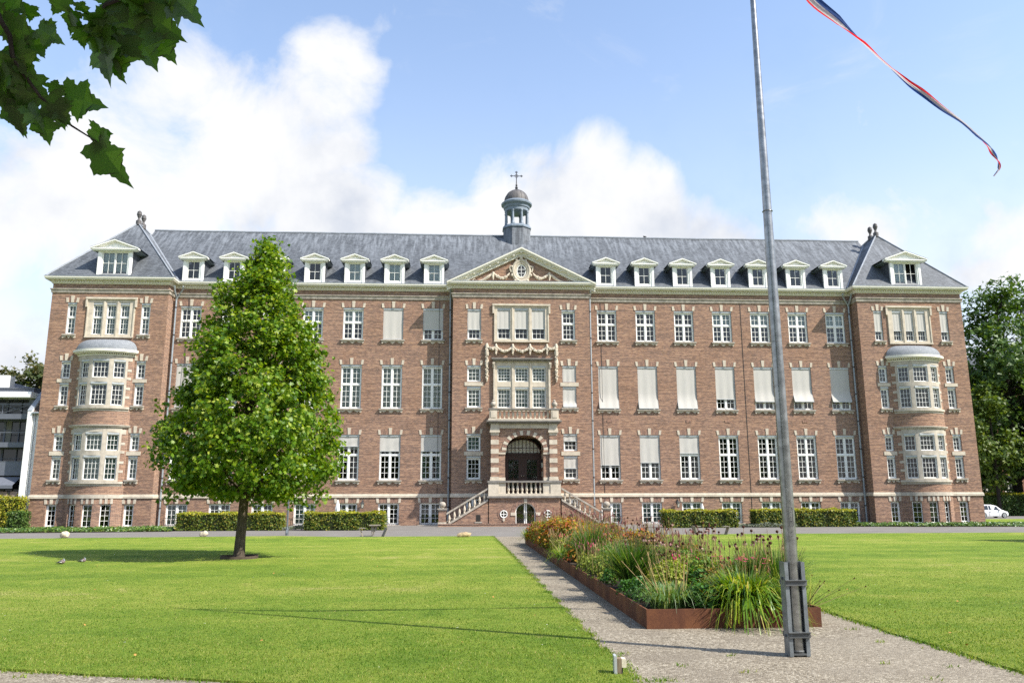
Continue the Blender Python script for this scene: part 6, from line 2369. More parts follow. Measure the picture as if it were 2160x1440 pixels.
def lily_clump(seed, n, h, spread, w, buds, bias, flowers=3):
    rng = np.random.default_rng(seed)
    t = empty('daylily', (0, 0, 0))
    V, fl, st, tot = blade_arrays(rng, n, .20, h, spread, w, .62, 9, (0, 0))
    V2, fl2, st2, tot2 = blade_arrays(rng, n // 2, .16, h * .9, spread, w, 1.35, 9, bias)
    np_mesh('foliage', np.concatenate([V, V2]), np.concatenate([fl, fl2 + len(V)]), np.concatenate([st, st2 + len(fl)]), np.concatenate([tot, tot2]), LILY, t)
    s, hd = spikes_mesh(rng, buds, .12, h * .80, h * 1.18, .26, .055, .014, 'trumpet', (bias[0] * .4, bias[1] * .3))
    tag(s.build('stem', STEMG, t), kind='stuff'); tag(hd.build('flower_bud', STRAW if not flowers else PINKBUD, t), kind='stuff')
    if flowers:
        for k in range(flowers * 3):
            f = MB()
            c = Vector((rng.normal() * .16, rng.normal() * .12 - .02, h * rng.uniform(.98, 1.12)))
            vs = [c] + [c + Vector((math.cos(q * math.pi / 6 + k), math.sin(q * math.pi / 6 + k), .3 if q % 2 else .12)) * (.038 if q % 2 else .016) for q in range(12)]
            f.add(vs, [(0, q + 1, (q + 1) % 12 + 1) for q in range(12)])
            f.build('flower', MAGENTA, t)
    return t


PINKBUD = leaf_mat('lily_bud', [(0, (.42, .15, .09)), (.6, (.50, .27, .14)), (1, (.30, .30, .06))], .5, .3, .3)


def plant(t, x, y, rz, sc, label, category, group, first):
    if first:
        o = t
        o.location = Vector((x, y, PH - .06)) * U; o.rotation_euler = (0, 0, rz); o.scale = (sc, sc, sc)
    else:
        o = copy_tree(t, (x, y, PH - .06), rz, sc)
    return tag(o, label, category, group)


class Stock:
    """a few models of one kind, used in turn"""
    def __init__(s, models): s.m, s.used, s.k = models, set(), 0

    def put(s, x, y, rz, sc, label, category, group, k=None):
        i = (s.k if k is None else k) % len(s.m); s.k += 1
        o = plant(s.m[i], x, y, rz, sc, label, category, group, i not in s.used)
        s.used.add(i)
        return o


def build_flowers():
    pr = random.Random(12)
    grass = Stock([grass_clump(s) for s in (101, 102, 103)])
    G = 'ornamental grasses in the planter'
    for x, y, s, lab in ((-1.14, -42.15, 1.15, 'dark green switchgrass arching over the path edge, nearest of the tall grasses'),
                         (-1.12, -37.6, 1.18, 'tall switchgrass by the path, behind the nearest path-side grass'),
                         (-.25, -41.4, .95, 'switchgrass standing behind the daylily, left of it'), (.34, -43.6, .98, 'switchgrass tuft left of the flagpole clamp, behind the daylily'),
                         (.62, -43.9, 1.02, 'switchgrass tuft half hidden by the flagpole clamp'), (.30, -40.2, .98, 'airy switchgrass in the middle of the bed before the right lawn'),
                         (.45, -36.8, 1.05, 'switchgrass on the lawn side of the bed, far behind the flagpole'), (-.1, -34.0, 1.0, 'switchgrass among the red leaves in the far half of the bed'),
                         (-1.0, -29.5, .9, 'small far switchgrass near the building end of the path')):
        grass.put(x, y, pr.uniform(0, 6), s, lab, 'grass', G)
    lily = Stock([lily_clump(111, 900, .60, .58, .0185, 24, (.10, -.55), 5), lily_clump(112, 150, .40, .42, .010, 6, (-.3, -.2), 0)])
    lily.put(-.14, -44.66, 0, 1.0, 'big bright daylily spilling over the front of the rusty planter', 'flower', None, 0)
    LG = 'small daylilies along the path edge'
    lily.put(-1.40, -35.2, 0, 1.0, 'small arching daylily hanging over the path edge of the planter, midway along', 'flower', LG, 1)
    lily.put(-1.42, -25.4, 1.0, 1.2, 'green daylily at the building end of the planter', 'flower', LG, 1)
    # grey-leaved tuft with leaning straw stalks in the front left corner
    rng = np.random.default_rng(120)
    t = empty('ornamental_grass', (-1.10, -44.45, PH - .06))
    V, fl, st, tot = blade_arrays(rng, 420, .27, .44, .34, .0100, .75, 7, (.1, -.05)); np_mesh('foliage', V, fl, st, tot, GREYG, t)
    s, hd = spikes_mesh(rng, 20, .20, .50, .72, .34, .05, .006, 'spike', (-.6, .3)); tag(s.build('stem', STRAW, t), kind='stuff'); tag(hd.build('seed_head', STRAW, t), kind='stuff')
    tag(t, 'grey-green tuft with leaning straw stalks at the front left corner of the planter', 'grass')
    bush = Stock([mound(131, .24, .34, 480, .060, BUSHG, name='leafy_bush'), mound(132, .22, .40, 560, .055, BUSHG, name='leafy_bush')])
    BG = 'low green bushes at the front of the planter'
    bush.put(-.72, -44.70, 0, 1.0, 'low leafy green bush at the planter front, left of the daylily', 'bush', BG)
    bush.put(-.55, -43.8, 1, 1.15, 'fresh green bush just behind the low front bush', 'bush', BG)
    bush.put(-1.40, -43.1, 2, .75, 'small bright green bush at the path edge below the dark switchgrass', 'bush', BG)
    bush.put(-1.36, -43.75, 4, .85, 'low green bush at the path edge beside the front left corner tuft', 'bush', BG)
    bush.put(-1.36, -41.35, 5, .8, 'low green bush at the path edge behind the nearest switchgrass', 'bush', BG)
    rust = Stock([mound(141, .50, .62, 1500, .085, RUST, 8, SPIKE), mound(142, .46, .70, 1700, .08, RUST, 5, SPIKE), mound(143, .44, .56, 1500, .08, RUST, 12, SPIKE)])
    RG = 'red and yellow turning perennials in the planter'
    far = 'red and yellow leaved perennial in the building half of the planter'
    mid = 'red and yellow leaved perennial midway along the planter'
    n = 0
    for y in np.arange(-40.2, -24.6, .82):
        for x in (-1.05, -.40, .28):
            if x < -.9 and (abs(y + 37.4) < .9 or abs(y + 29.5) < .3 or (-36 < y < -33.2) or -41 < y < -36.4): continue
            rust.put(x + pr.uniform(-.14, .14), y + pr.uniform(-.2, .2), pr.uniform(0, 6), pr.uniform(.85, 1.15) * (1.12 if y > -33 else 1.0), mid if y < -33 else far, 'perennial', RG)
    filler = Stock([mound(145, .42, .56, 1200, .06, LIME, 7, STRAW, (.05, .3)), mound(146, .40, .50, 1200, .06, RUSTY, 7, SPIKE, (.05, .3)), mound(147, .40, .58, 1200, .055, LIMEG, 7, SPIKE, (.05, .3))])
    FG = 'yellow-green perennials filling the near half of the planter'
    for y in np.arange(-43.7, -38.6, .62):
        for x in (-.85, -.30, .25):
            if x > .2 and y < -42.8 or (x < -.8 and -43.2 < y < -40.4): continue
            filler.put(x + pr.uniform(-.12, .12), y + pr.uniform(-.15, .15), pr.uniform(0, 6), pr.uniform(.85, 1.1), 'yellow-green and reddish perennial under the coneflowers in the near half of the planter', 'perennial', FG)
    lime = Stock([mound(151, .30, .40, 520, .05, LIME, 30, STRAW, (.02, .2)), mound(152, .26, .36, 420, .05, LIME, 22, SPIKE, (.05, .25))])
    YG = 'yellow-green sage tufts along the path edge'
    for x, y, lab in ((-1.34, -40.6, 'sage tuft at the path edge behind the dark switchgrass'), (-1.36, -38.6, 'sage tuft at the path edge before the taller switchgrass'), (-1.30, -33.6, 'yellow-green sage tuft nearest on the path edge'), (-1.28, -32.4, 'yellow-green sage tuft second along the path edge'), (-1.30, -36.0, 'sage tuft below the taller path-side switchgrass'),
                      (-1.32, -39.3, 'sage tuft with purple spikes between the two path-side switchgrasses'), (-1.3, -30.8, 'sage tuft on the path edge past the middle of the planter'), (-1.3, -28.0, 'sage tuft near the far end of the path edge'),
                      (-1.3, -26.6, 'furthest sage tuft on the path edge')):
        lime.put(x, y, pr.uniform(0, 6), pr.uniform(.9, 1.15), lab, 'sage', YG)
    cones = Stock([coneflower(161, 9, .74, .6), coneflower(162, 8, .84, .4), coneflower(163, 10, .66, .75), coneflower(164, 7, .98, .4)])
    CG = 'coneflowers in the planter'
    for k in range(11):
        x, y = pr.uniform(-.8, .2), pr.uniform(-43.7, -38.0)
        cones.put(x, y, pr.uniform(0, 6), pr.uniform(.85, 1.05), 'coneflower with dark seed cones and pink rays in the near middle of the planter', 'flower', CG, k % 3)
    for x, y, k, lab in ((.10, -44.0, 3, 'tall coneflower with dark cones just behind the daylily'), (-.12, -43.2, 3, 'tall coneflower with dark cones standing above the red daylily blooms'), (.52, -44.2, 1, 'coneflower with dark cones immediately left of the flagpole'),
                         (.62, -44.55, 3, 'coneflower with dark cones leaning out right of the flagpole'), (.60, -43.3, 1, 'coneflower behind the flagpole on the lawn side'), (.15, -42.2, 3, 'coneflower of few tall stems against the right lawn'),
                         (.35, -41.5, 1, 'coneflower on the lawn side of the middle grasses'), (-.35, -37.6, 3, 'tall coneflower among the first red-leaved plants'), (.42, -39.0, 3, 'tall coneflower before the far bench')):
        cones.put(x, y, pr.uniform(0, 6), 1.0, lab, 'flower', CG, k)
    phlox = Stock([mound(171, .22, .34, 260, .05, LIME, 14, MAGENTA, (.0, .14), 'pink_flower', slen=.04)])
    for x, y, lab in ((-.35, -42.6, 'pink-flowered plant among the coneflowers, nearest the front'), (-.6, -40.9, 'pink-flowered plant among the coneflowers, further back'), (-1.15, -38.9, 'pink-flowered plant at the path side between grasses'),
                      (-1.2, -34.6, 'magenta-flowered plant beside the sage tufts'), (-1.1, -27.2, 'magenta-flowered plant towards the building end'), (-1.25, -25.0, 'magenta-flowered plant at the very end of the planter')):
        phlox.put(x, y, pr.uniform(0, 6), 1.15, lab, 'flower', 'pink flowers in the planter')
    # the loose seed stalks leaning out over the gravel at the right front corner
    t = empty('burnet', (.62, -44.75, PH - .06))
    s, hd = spikes_mesh(np.random.default_rng(181), 16, .06, .16, .42, .42, .02, .011, 'spike', (.8, 0)); s.build('stem', STEMG, t); hd.build('seed_head', CONE, t)
    tag(t, 'loose spray of small dark burnet heads leaning right beyond the flagpole', 'flower')


build_flowers()

# ------------------------------------------------------------------ flagpole, clamp and streamer
POLE = plain('weathered_aluminium', (.29, .29, .28), .30, .5, .85, var=.3, scale=5, dirt=.6, stretch=(1.5, 1.5, 2.2))


def build_flagpole():
    px, py = -.385, -46.93
    t = empty('flagpole', (px, py, 0))
    tag(t, 'tall tapered grey metal flagpole standing in a steel hinge frame on the gravel', 'flagpole')
    m = MB(); m.smooth = True
    m.tube([(0, 0, .05), (0, 0, 1.3), (0, 0, 3.0), (0, 0, 5.5), (0, 0, 7.6), (0, 0, 9.25)], [.069, .067, .062, .047, .033, .023], 24)
    for z in (1.02, 1.07, 3.35, 4.9):
        m.lathe([(.060, -.003), (.0695 - .0022 * z, 0), (.060, .003)], (0, 0, z), 24)
    m.lathe([(.03, 9.25), (.04, 9.30), (.035, 9.36), (.01, 9.40)], (0, 0, 0), 16)
    m.build('pole', POLE, t)
    h = MB()
    # inspection hatch with keyhole screws
    pts = []
    for i in range(17):
        a = math.pi * i / 16
        pts.append((.021 * math.cos(a), .085 + .021 * math.sin(a)))
    for i in range(17):
        a = math.pi + math.pi * i / 16
        pts.append((.021 * math.cos(a), -.085 + .021 * math.sin(a)))
    loop = [(x, -math.sqrt(.0668 ** 2 - x * x) - .001, 1.42 + z) for x, z in pts]
    h.tube(loop + loop[:2], .0022, 4, False)
    for dz in (-.09, -.04, .0, .05, .17, -.16, -.20):
        h.sphere((0, -.067, 1.42 + dz), .0045, 6)
    h.sphere((.004, -.067, 1.375), .009, 6)
    h.build('hatch', IRON, t)
    for s in (-1, 1):
        c = MB()
        x0, x1 = sorted((s * .070, s * .110))
        # channel section: two flanges and the web between them
        c.box(x0, x1, -.070, -.062, 0, .95); c.box(x0, x1, .062, .070, 0, .95)
        w0, w1 = (x0, x0 + .007) if s < 0 else (x1 - .007, x1)
        c.box(w0, w1, -.061, .061, 0, .95)
        ch = c.build('channel_post', GALV, t)
        b = MB(); b.smooth = True
        for z in (.78, .20):
            b.tube([(s * .109, 0, z), (s * .126, 0, z)], .014, 6)
        b.build('bolt', GALV_D, ch)
    for z in (.76, .235):
        b = MB()
        b.ext_x([(-.088, z - .050), (-.071, z - .050), (-.071, z), (-.055, z), (-.055, z + .008), (-.105, z + .008), (-.105, z), (-.088, z)], -.116, .116)
        b.build('cross_brace', GALV_D, t)
        b = MB()
        b.box(-.112, .112, .071, .09, z - .05, z)
        b.build('cross_brace', GALV_D, t)
    f = MB()
    f.box(-.070, .070, -.07, .07, .012, .03)
    f.lathe([(.055, -.01), (.076, .05), (.071, .06)], (0, 0, 0), 18)
    f.build('foot', GALV_D, t)


build_flagpole()


def build_streamer():
    pts = [(-.36, -46.93, 9.02), (-.10, -46.88, 8.62), (.18, -46.80, 8.20), (.46, -46.71, 7.83), (.83, -46.6, 7.61), (1.2, -46.5, 7.38), (1.41, -46.44, 7.23), (1.62, -46.38, 7.1), (1.87, -46.3, 6.95), (2.12, -46.23, 6.84), (2.41, -46.15, 6.69),
           (2.71, -46.06, 6.55), (2.93, -46.0, 6.4), (3.11, -45.95, 6.26), (3.18, -45.93, 6.15), (3.25, -45.91, 6.05), (3.25, -45.91, 5.96), (3.22, -45.92, 5.91), (3.14, -45.94, 5.83)]
    wid = [.05, .07, .09, .098, .088, .060, .042, .036, .036, .046, .055, .056, .048, .036, .026, .022, .018, .016, .012]
    #  turn of the ribbon about its own length: the broad side, then a roll at the narrow waist, then the back
    ang = [5, 5, 6, 8, 18, 68, 62, 70, 120, 165, 200, 222, 228, 250, 330, 420, 500, 560, 600]
    P = [Vector(p) for p in pts]
    k = 6
    PP, WW_, AA = [], [], []
    for i in range(len(P) - 1):
        p0, p1, p2, p3 = P[max(0, i - 1)], P[i], P[i + 1], P[min(len(P) - 1, i + 2)]
        for j in range(k):
            t = j / k
            PP.append(.5 * ((2 * p1) + (p2 - p0) * t + (2 * p0 - 5 * p1 + 4 * p2 - p3) * t * t + (3 * p1 - p0 - 3 * p2 + p3) * t ** 3))
            WW_.append(wid[i] * (1 - t) + wid[i + 1] * t); AA.append(ang[i] * (1 - t) + ang[i + 1] * t)
    PP.append(P[-1]); WW_.append(wid[-1]); AA.append(ang[-1])
    nrm0 = Vector((.25, -1, -.3))
    nu = 13
    vs = []
    for i, p in enumerate(PP):
        tg = (PP[min(i + 1, len(PP) - 1)] - PP[max(i - 1, 0)]).normalized()
        a = nrm0 - tg * nrm0.dot(tg); a.normalize()
        b = tg.cross(a)
        q = rad(AA[i])
        u = b * math.cos(q) + a * math.sin(q)
        n = a * math.cos(q) - b * math.sin(q)
        for j in range(nu):
            s = (j / (nu - 1) - .5) * 2
            fold = .006 * math.sin(s * 4.5 + i * .16) + .003 * math.sin(i * .5 + s * 9)
            vs.append(p + u * s * WW_[i] + n * (fold + .30 * WW_[i] * s * s))
    m = MB(); m.smooth = True
    for j in range(nu - 1):
        m.cur = 0 if j < 4 else 1 if j < 8 else 2
        for i in range(len(PP) - 1):
            m.add([vs[i * nu + j], vs[(i + 1) * nu + j], vs[(i + 1) * nu + j + 1], vs[i * nu + j + 1]], [(0, 1, 2, 3)])
    def cloth(name, c):
        mt, T, out = new_mat(name)
        p = principled(T, out, c, .8, .15)
        tl = T.n('ShaderNodeBsdfTranslucent'); tl.inputs[0].default_value = (*c, 1)
        mx = T.n('ShaderNodeMixShader'); mx.inputs[0].default_value = .5
        T.t.links.new(p.outputs[0], mx.inputs[1]); T.t.links.new(tl.outputs[0], mx.inputs[2]); T.t.links.new(mx.outputs[0], out.inputs[0])
        return mt
    o = m.build('streamer', [cloth('blue_cloth', (.025, .06, .20)), cloth('white_cloth', (.50, .46, .47)), cloth('red_cloth', (.52, .015, .022))])
    tag(o, 'long twisted red, white and blue streamer blowing from the top of the flagpole', 'streamer')


build_streamer()

# ------------------------------------------------------------------ small things on the grass and road
def boulder(loc, rx, ry, rz, mat, label, seed, cut=0.0):
    rng = random.Random(seed)
    m = MB()
    n, k = 14, 8
    ph = [rng.uniform(0, 6.28) for _ in range(6)]
    prof = []
    vs, fs = [], []
    for j in range(k + 1):
        e = -math.pi / 2 + math.pi * j / k
        for i in range(n):
            a = 2 * math.pi * i / n
            f = 1 + .13 * math.sin(2 * a + ph[0]) + .09 * math.sin(3 * a + 2 * e + ph[1]) + .06 * math.sin(5 * a + 3 * e + ph[2]) + .05 * rng.uniform(-1, 1)
            z = math.sin(e) * (1 + .1 * math.sin(a + ph[3]))
            z = min(z, .72 + .2 * math.cos(a + ph[4]))
            vs.append((rx * math.cos(e) * math.cos(a) * f + cut * z * rx, ry * math.cos(e) * math.sin(a) * f, rz * (z * .62 + .5)))
    for j in range(k):
        for i in range(n):
            fs.append((j * n + i, j * n + (i + 1) % n, (j + 1) * n + (i + 1) % n, (j + 1) * n + i))
    m.smooth = False
    m.add(vs, fs)
    return tag(m.build('boulder', mat, None, loc), label, 'boulder', 'boulders along the edge of the lawn')


boulder((-22.22, -16.6, -.02), .21, .2, .30, ROCK, 'pale rounded boulder furthest left on the lawn edge', 5)
boulder((-16.15, -16.0, -.02), .19, .17, .27, ROCK, 'pale boulder on the lawn edge in front of the hedge left of the lawn tree', 9, .15)
boulder((-3.88, -18.5, -.02), .29, .2, .24, ROCK_B, 'flat-topped ochre boulder on the lawn edge before the entrance steps', 14, .25)


def steel_bench(loc, rz, w, h, tilt, label, wide=False):
    """bench of one folded steel sheet: flat seat, slanting leg, foot plate"""
    m = MB()
    L = .62 if wide else .24
    s = 1 if tilt > 0 else -1
    m.box(-.01 if s > 0 else -w, w if s > 0 else .01, -L, L, h - .03, h)
    m.add([(0, -L, h - .031), (.025 * s, -L, h - .031), (tilt + .025 * s, -L, .0), (tilt, -L, .0), (0, L, h - .031), (.025 * s, L, h - .031), (tilt + .025 * s, L, .0), (tilt, L, .0)],
          [(0, 1, 2, 3), (7, 6, 5, 4), (0, 4, 5, 1), (1, 5, 6, 2), (2, 6, 7, 3), (3, 7, 4, 0)])
    return tag(m.build('steel_bench', STEELB, None, loc, rz), label, 'bench', 'folded steel benches on the lawn edge')


STEELB = plain('dull_bench_steel', (.25, .22, .18), .55, .4, .25, var=.3, scale=5, dirt=.5)
steel_bench((-8.70, -17.4, 0), 0.05, .26, .40, .15, 'thin folded steel bench with its leg slanting right, left of its table')
steel_bench((-7.45, -17.5, 0), .35, .05, .40, -.16, 'folded steel bench seen broadside, right of its table')
steel_bench((8.52, -17.6, 0), -.05, .26, .40, -.14, 'folded steel bench behind the coneflowers on the right lawn edge')
steel_bench((6.95, -17.2, 0), .1, .30, .40, .06, 'folded steel bench half hidden by the far end of the flower bed')
m = MB()
m.box(-.27, .27, -.36, .36, .47, .505)
for s in (-1, 1):
    m.add([(s * .02, -.2, .47), (s * .16, -.2, .47), (s * .02 - .1, -.2, 0), (s * .02 - .20 + .1, -.2, 0), (s * .02, .2, .47), (s * .16, .2, .47), (s * .02 - .1, .2, 0), (s * .02 - .10, .2, 0)],
          [(0, 1, 3, 2), (6, 7, 5, 4), (0, 4, 5, 1), (1, 5, 7, 3), (2, 6, 4, 0)])
tag(m.build('steel_table', STEELB, None, (-8.12, -16.4, 0), .15), 'small steel table on a folded foot between two benches', 'table')


def street_lamp(x, y):
    t = empty('street_lamp', (x, y, 0))
    m = MB(); m.smooth = True
    m.lathe([(.075, 0), (.075, .30), (.05, .36), (.042, .40), (.036, 2.9)], (0, 0, 0), 12)
    m.build('post', LAMPM, t)
    d = MB(); d.box(-.035, .035, -.08, -.07, .10, .26); d.build('service_door', ZINC, t)
    h = MB(); h.smooth = True
    h.lathe([(.05, 2.9), (.10, 2.96), (.24, 3.0), (.26, 3.05), (.16, 3.16), (.03, 3.22)], (0, 0, 0), 16)
    h.build('lamp_head', LAMPM, t)
    tag(t, 'slim dark grey street lamp rising into the crown of the lawn tree', 'street lamp')


LAMPM = plain('lamp_grey', (.10, .115, .125), .45, .4, .2, var=.1)
street_lamp(-12.47, -15.1)


def parasol(x, y, s, label):
    t = empty('parasol', (x, y, 0))
    p = MB(); p.smooth = True
    p.tube([(0, 0, 0), (0, 0, 1.75 * s)], .022, 8)
    p.lathe([(.2, 0), (.2, .05), (.05, .08)], (0, 0, 0), 14)
    p.build('pole', ALU, t)
    c = MB(); c.smooth = True
    n = 16
    prof = [(.11, .72), (.15, .85), (.12, 1.05), (.135, 1.2), (.10, 1.45), (.05, 1.66), (.015, 1.74)]
    vs = []
    for r, z in prof:
        for i in range(n):
            a = 2 * math.pi * i / n
            f = 1 + .28 * math.cos(a * 8) * (1.7 - z)
            vs.append((r * f * math.cos(a) * s, r * f * math.sin(a) * s, z * s))
    c.add(vs, [(k * n + i, k * n + (i + 1) % n, (k + 1) * n + (i + 1) % n, (k + 1) * n + i) for k in range(len(prof) - 1) for i in range(n)])
    c.build('canopy', WHITE, t)
    b = MB(); b.tube([(.135 * s * math.cos(2 * math.pi * i / 12), .135 * s * math.sin(2 * math.pi * i / 12), 1.13 * s) for i in range(14)], .012, 5, False)
    b.build('tie', ALU, t)
    tag(t, label, 'parasol', 'folded parasols on the terraces')


parasol(-11.75, -4.2, .98, 'folded white parasol over the hedge left of the entrance steps')
parasol(11.5, -3.4, .80, 'folded white parasol just showing above the hedge right of the entrance')


def post_light():
    t = empty('garden_light', (-2.43, -47.72, 0), rad(-4))
    w = MB()
    w.box(-.022, .022, -.05, .05, -.03, .148)
    w.build('post', WOODP, t)
    a = MB()
    a.box(-.048, -.0225, -.055, .075, -.03, .172)
    a.build('back_plate', ALU, t)
    l = MB()
    pts = [(.0225, .07), (.064, .07), (.066, .075), (.066, .138), (.058, .146), (.0225, .148)]
    l.ext_y(pts, -.05, .05)
    l.build('lamp_housing', LAMPH, t)
    b = MB(); b.box(.0225, .034, -.03, .03, .0, .0695); b.build('bracket', IRON, t)
    tag(t, 'low wooden post light with a pale metal lamp box at the corner of the gravel', 'garden light')


WOODP = plain('grey_wood', (.19, .145, .095), .9, .15, var=.4, scale=14, stretch=(4, 4, .4), dirt=.3)
LAMPH = plain('yellowed_metal', (.62, .56, .42), .5, .4, var=.2, scale=22, dirt=.3)
post_light()


def pigeon(loc, rz, s, label, head_back, lean=0.0):
    """sitting wood pigeon: one continuous body from tail to breast to head, then bill, eyes and wing patches"""
    t = empty('pigeon', loc, rz)
    m = MB(); m.smooth = True
    # centre line (x forward, z up), half-width, half-height
    ring = [(-.205, .055, .020, .006), (-.16, .060, .032, .012), (-.11, .072, .045, .030), (-.05, .085, .068, .055), (.01, .090, .078, .072), (.06, .100, .072, .078), (.095, .118, .055, .064),
            (.105, .145, .036, .040), (.100, .168, .029, .030)]
    hx = -.028 if head_back else .012
    ring += [(.100 + hx * .5, .190, .028, .026), (.100 + hx, .205, .022, .020), (.100 + hx * 1.3, .217, .006, .006)]
    n = 14
    vs, fs = [], []
    for k, (x, z, w, h) in enumerate(ring):
        # section tilts from upright to level as the line turns up into the neck
        t0 = ring[max(0, k - 1)]; t1 = ring[min(len(ring) - 1, k + 1)]
        d = Vector((t1[0] - t0[0], 0, t1[1] - t0[1])).normalized()
        up = Vector((-d.z, 0, d.x))
        for i in range(n):
            a = 2 * math.pi * i / n
            p = Vector((x, 0, z)) + Vector((0, 1, 0)) * w * math.cos(a) + up * h * math.sin(a)
            vs.append(tuple(p * s))
    for k in range(len(ring) - 1):
        m.cur = 2 if k < 2 else 0 if k < 4 else 1 if k < 7 else 3
        for i in range(n):
            m.add([], [])
            a = k * n + i; b = k * n + (i + 1) % n
            fs.append(((a, b, b + n, a + n), m.cur))
    base = len(m.v)
    m.v += vs
    for f, c in fs:
        m.f.append(tuple(i + base for i in f)); m.m.append(c); m.sm.append(True)
    m.f.append(tuple(range(n))); m.m.append(2); m.sm.append(False)
    m.build('body', [PG_BACK, PG_BREAST, PG_DARK, PG_HEAD], t)
    for sd in (-1, 1):
        w = MB(); w.smooth = True
        pts = [(.055, .062, .10), (.02, .080, .105), (-.05, .074, .095), (-.12, .05, .075), (-.19, .018, .062)]
        w.tube([(x * s, sd * y * s, z * s) for x, y, z in pts], [.02 * s, .038 * s, .036 * s, .024 * s, .004], 8)
        wg = w.build('wing', PG_BACK, t)
        q = MB(); q.smooth = True
        q.tube([(.05 * s, sd * .094 * s, .085 * s), (.02 * s, sd * .112 * s, .088 * s), (-.02 * s, sd * .106 * s, .088 * s)], [.006, .012 * s, .006], 6)
        q.build('wing_patch', WHITE, wg)
    d = -1 if head_back else 1
    hxx = .100 + hx
    b = MB(); b.smooth = True
    b.tube([((hxx + d * .018) * s, 0, .198 * s), ((hxx + d * .034) * s, 0, .193 * s), ((hxx + d * .046) * s, 0, .187 * s)], [.008 * s, .006 * s, .001], 6)
    b.build('bill', PG_BILL, t)
    e = MB(); e.smooth = True
    for sd in (-1, 1): e.sphere((hxx * s + d * .006 * s, sd * .021 * s, .203 * s), .0042 * s, 6)
    e.build('eye', IRON, t)
    return tag(t, label, 'pigeon')


PG_BACK = plain('pigeon_back', (.085, .08, .082), .85, .2, var=.15, scale=20)
PG_BREAST = plain('pigeon_breast', (.19, .14, .135), .85, .2, var=.1, scale=20)
PG_DARK = plain('pigeon_tail', (.045, .045, .05), .8, .2)
PG_HEAD = plain('pigeon_head', (.18, .205, .235), .8, .2)
PG_BILL = plain('pigeon_bill', (.50, .22, .12), .6, .3)
pigeon((-14.40, -33.30, .012), .12, .66, 'pigeon resting on sunlit grass with its head turned back, left of the other', True)
pigeon((-14.22, -32.5, -.004), .05, .62, 'pigeon crouched in the tree shadow on the lawn', True)
pigeon((10.4, 5.2, 22.27), 2.6, .85, 'pigeon perched on the roof ridge right of the cupola', False)


def fallen_leaves():
    rng = np.random.default_rng(91)
    src = None
    pts = [(-7.3, -46.6), (-6.2, -45.8), (-3.9, -46.1), (-2.9, -44.0), (-8.8, -44.4), (-5.1, -43.2), (-9.2, -42.6), (-3.4, -41.8), (-6.6, -40.6), (-10.6, -40.0), (-2.9, -38.5), (-11.5, -37.4),
           (-8.1, -36.9), (-13.0, -34.4), (-6.0, -35.2), (-9.2, -33.4), (1.9, -45.9), (2.4, -45.0), (3.0, -46.6), (2.2, -44.1), (3.8, -43.0), (2.9, -41.2), (5.0, -40.0), (1.6, -46.7)]
    for i, (x, y) in enumerate(pts):
        a = rng.uniform(0, 6.28)
        if src is None:
            m = MB(); m.smooth = True
            s = .032
            m.add([(p[0] * s, p[1] * s, p[2] * s * 2) for p in LOBED[0]], LOBED[1])
            src = o = m.build('fallen_leaf', DRYLEAF, None, (x, y, .045), a)
        else:
            o = instance(src, (x, y, .045), None, a, rng.uniform(.7, 1.3))
        o.rotation_euler = (rng.normal() * .4, rng.normal() * .4, a)
        tag(o, 'small dry orange-brown leaf fallen on the lawn', 'fallen leaf', 'fallen leaves scattered over the lawn')


DRYLEAF = plain('dry_leaf', (.42, .20, .06), .8, .2, var=.3, scale=9)
fallen_leaves()


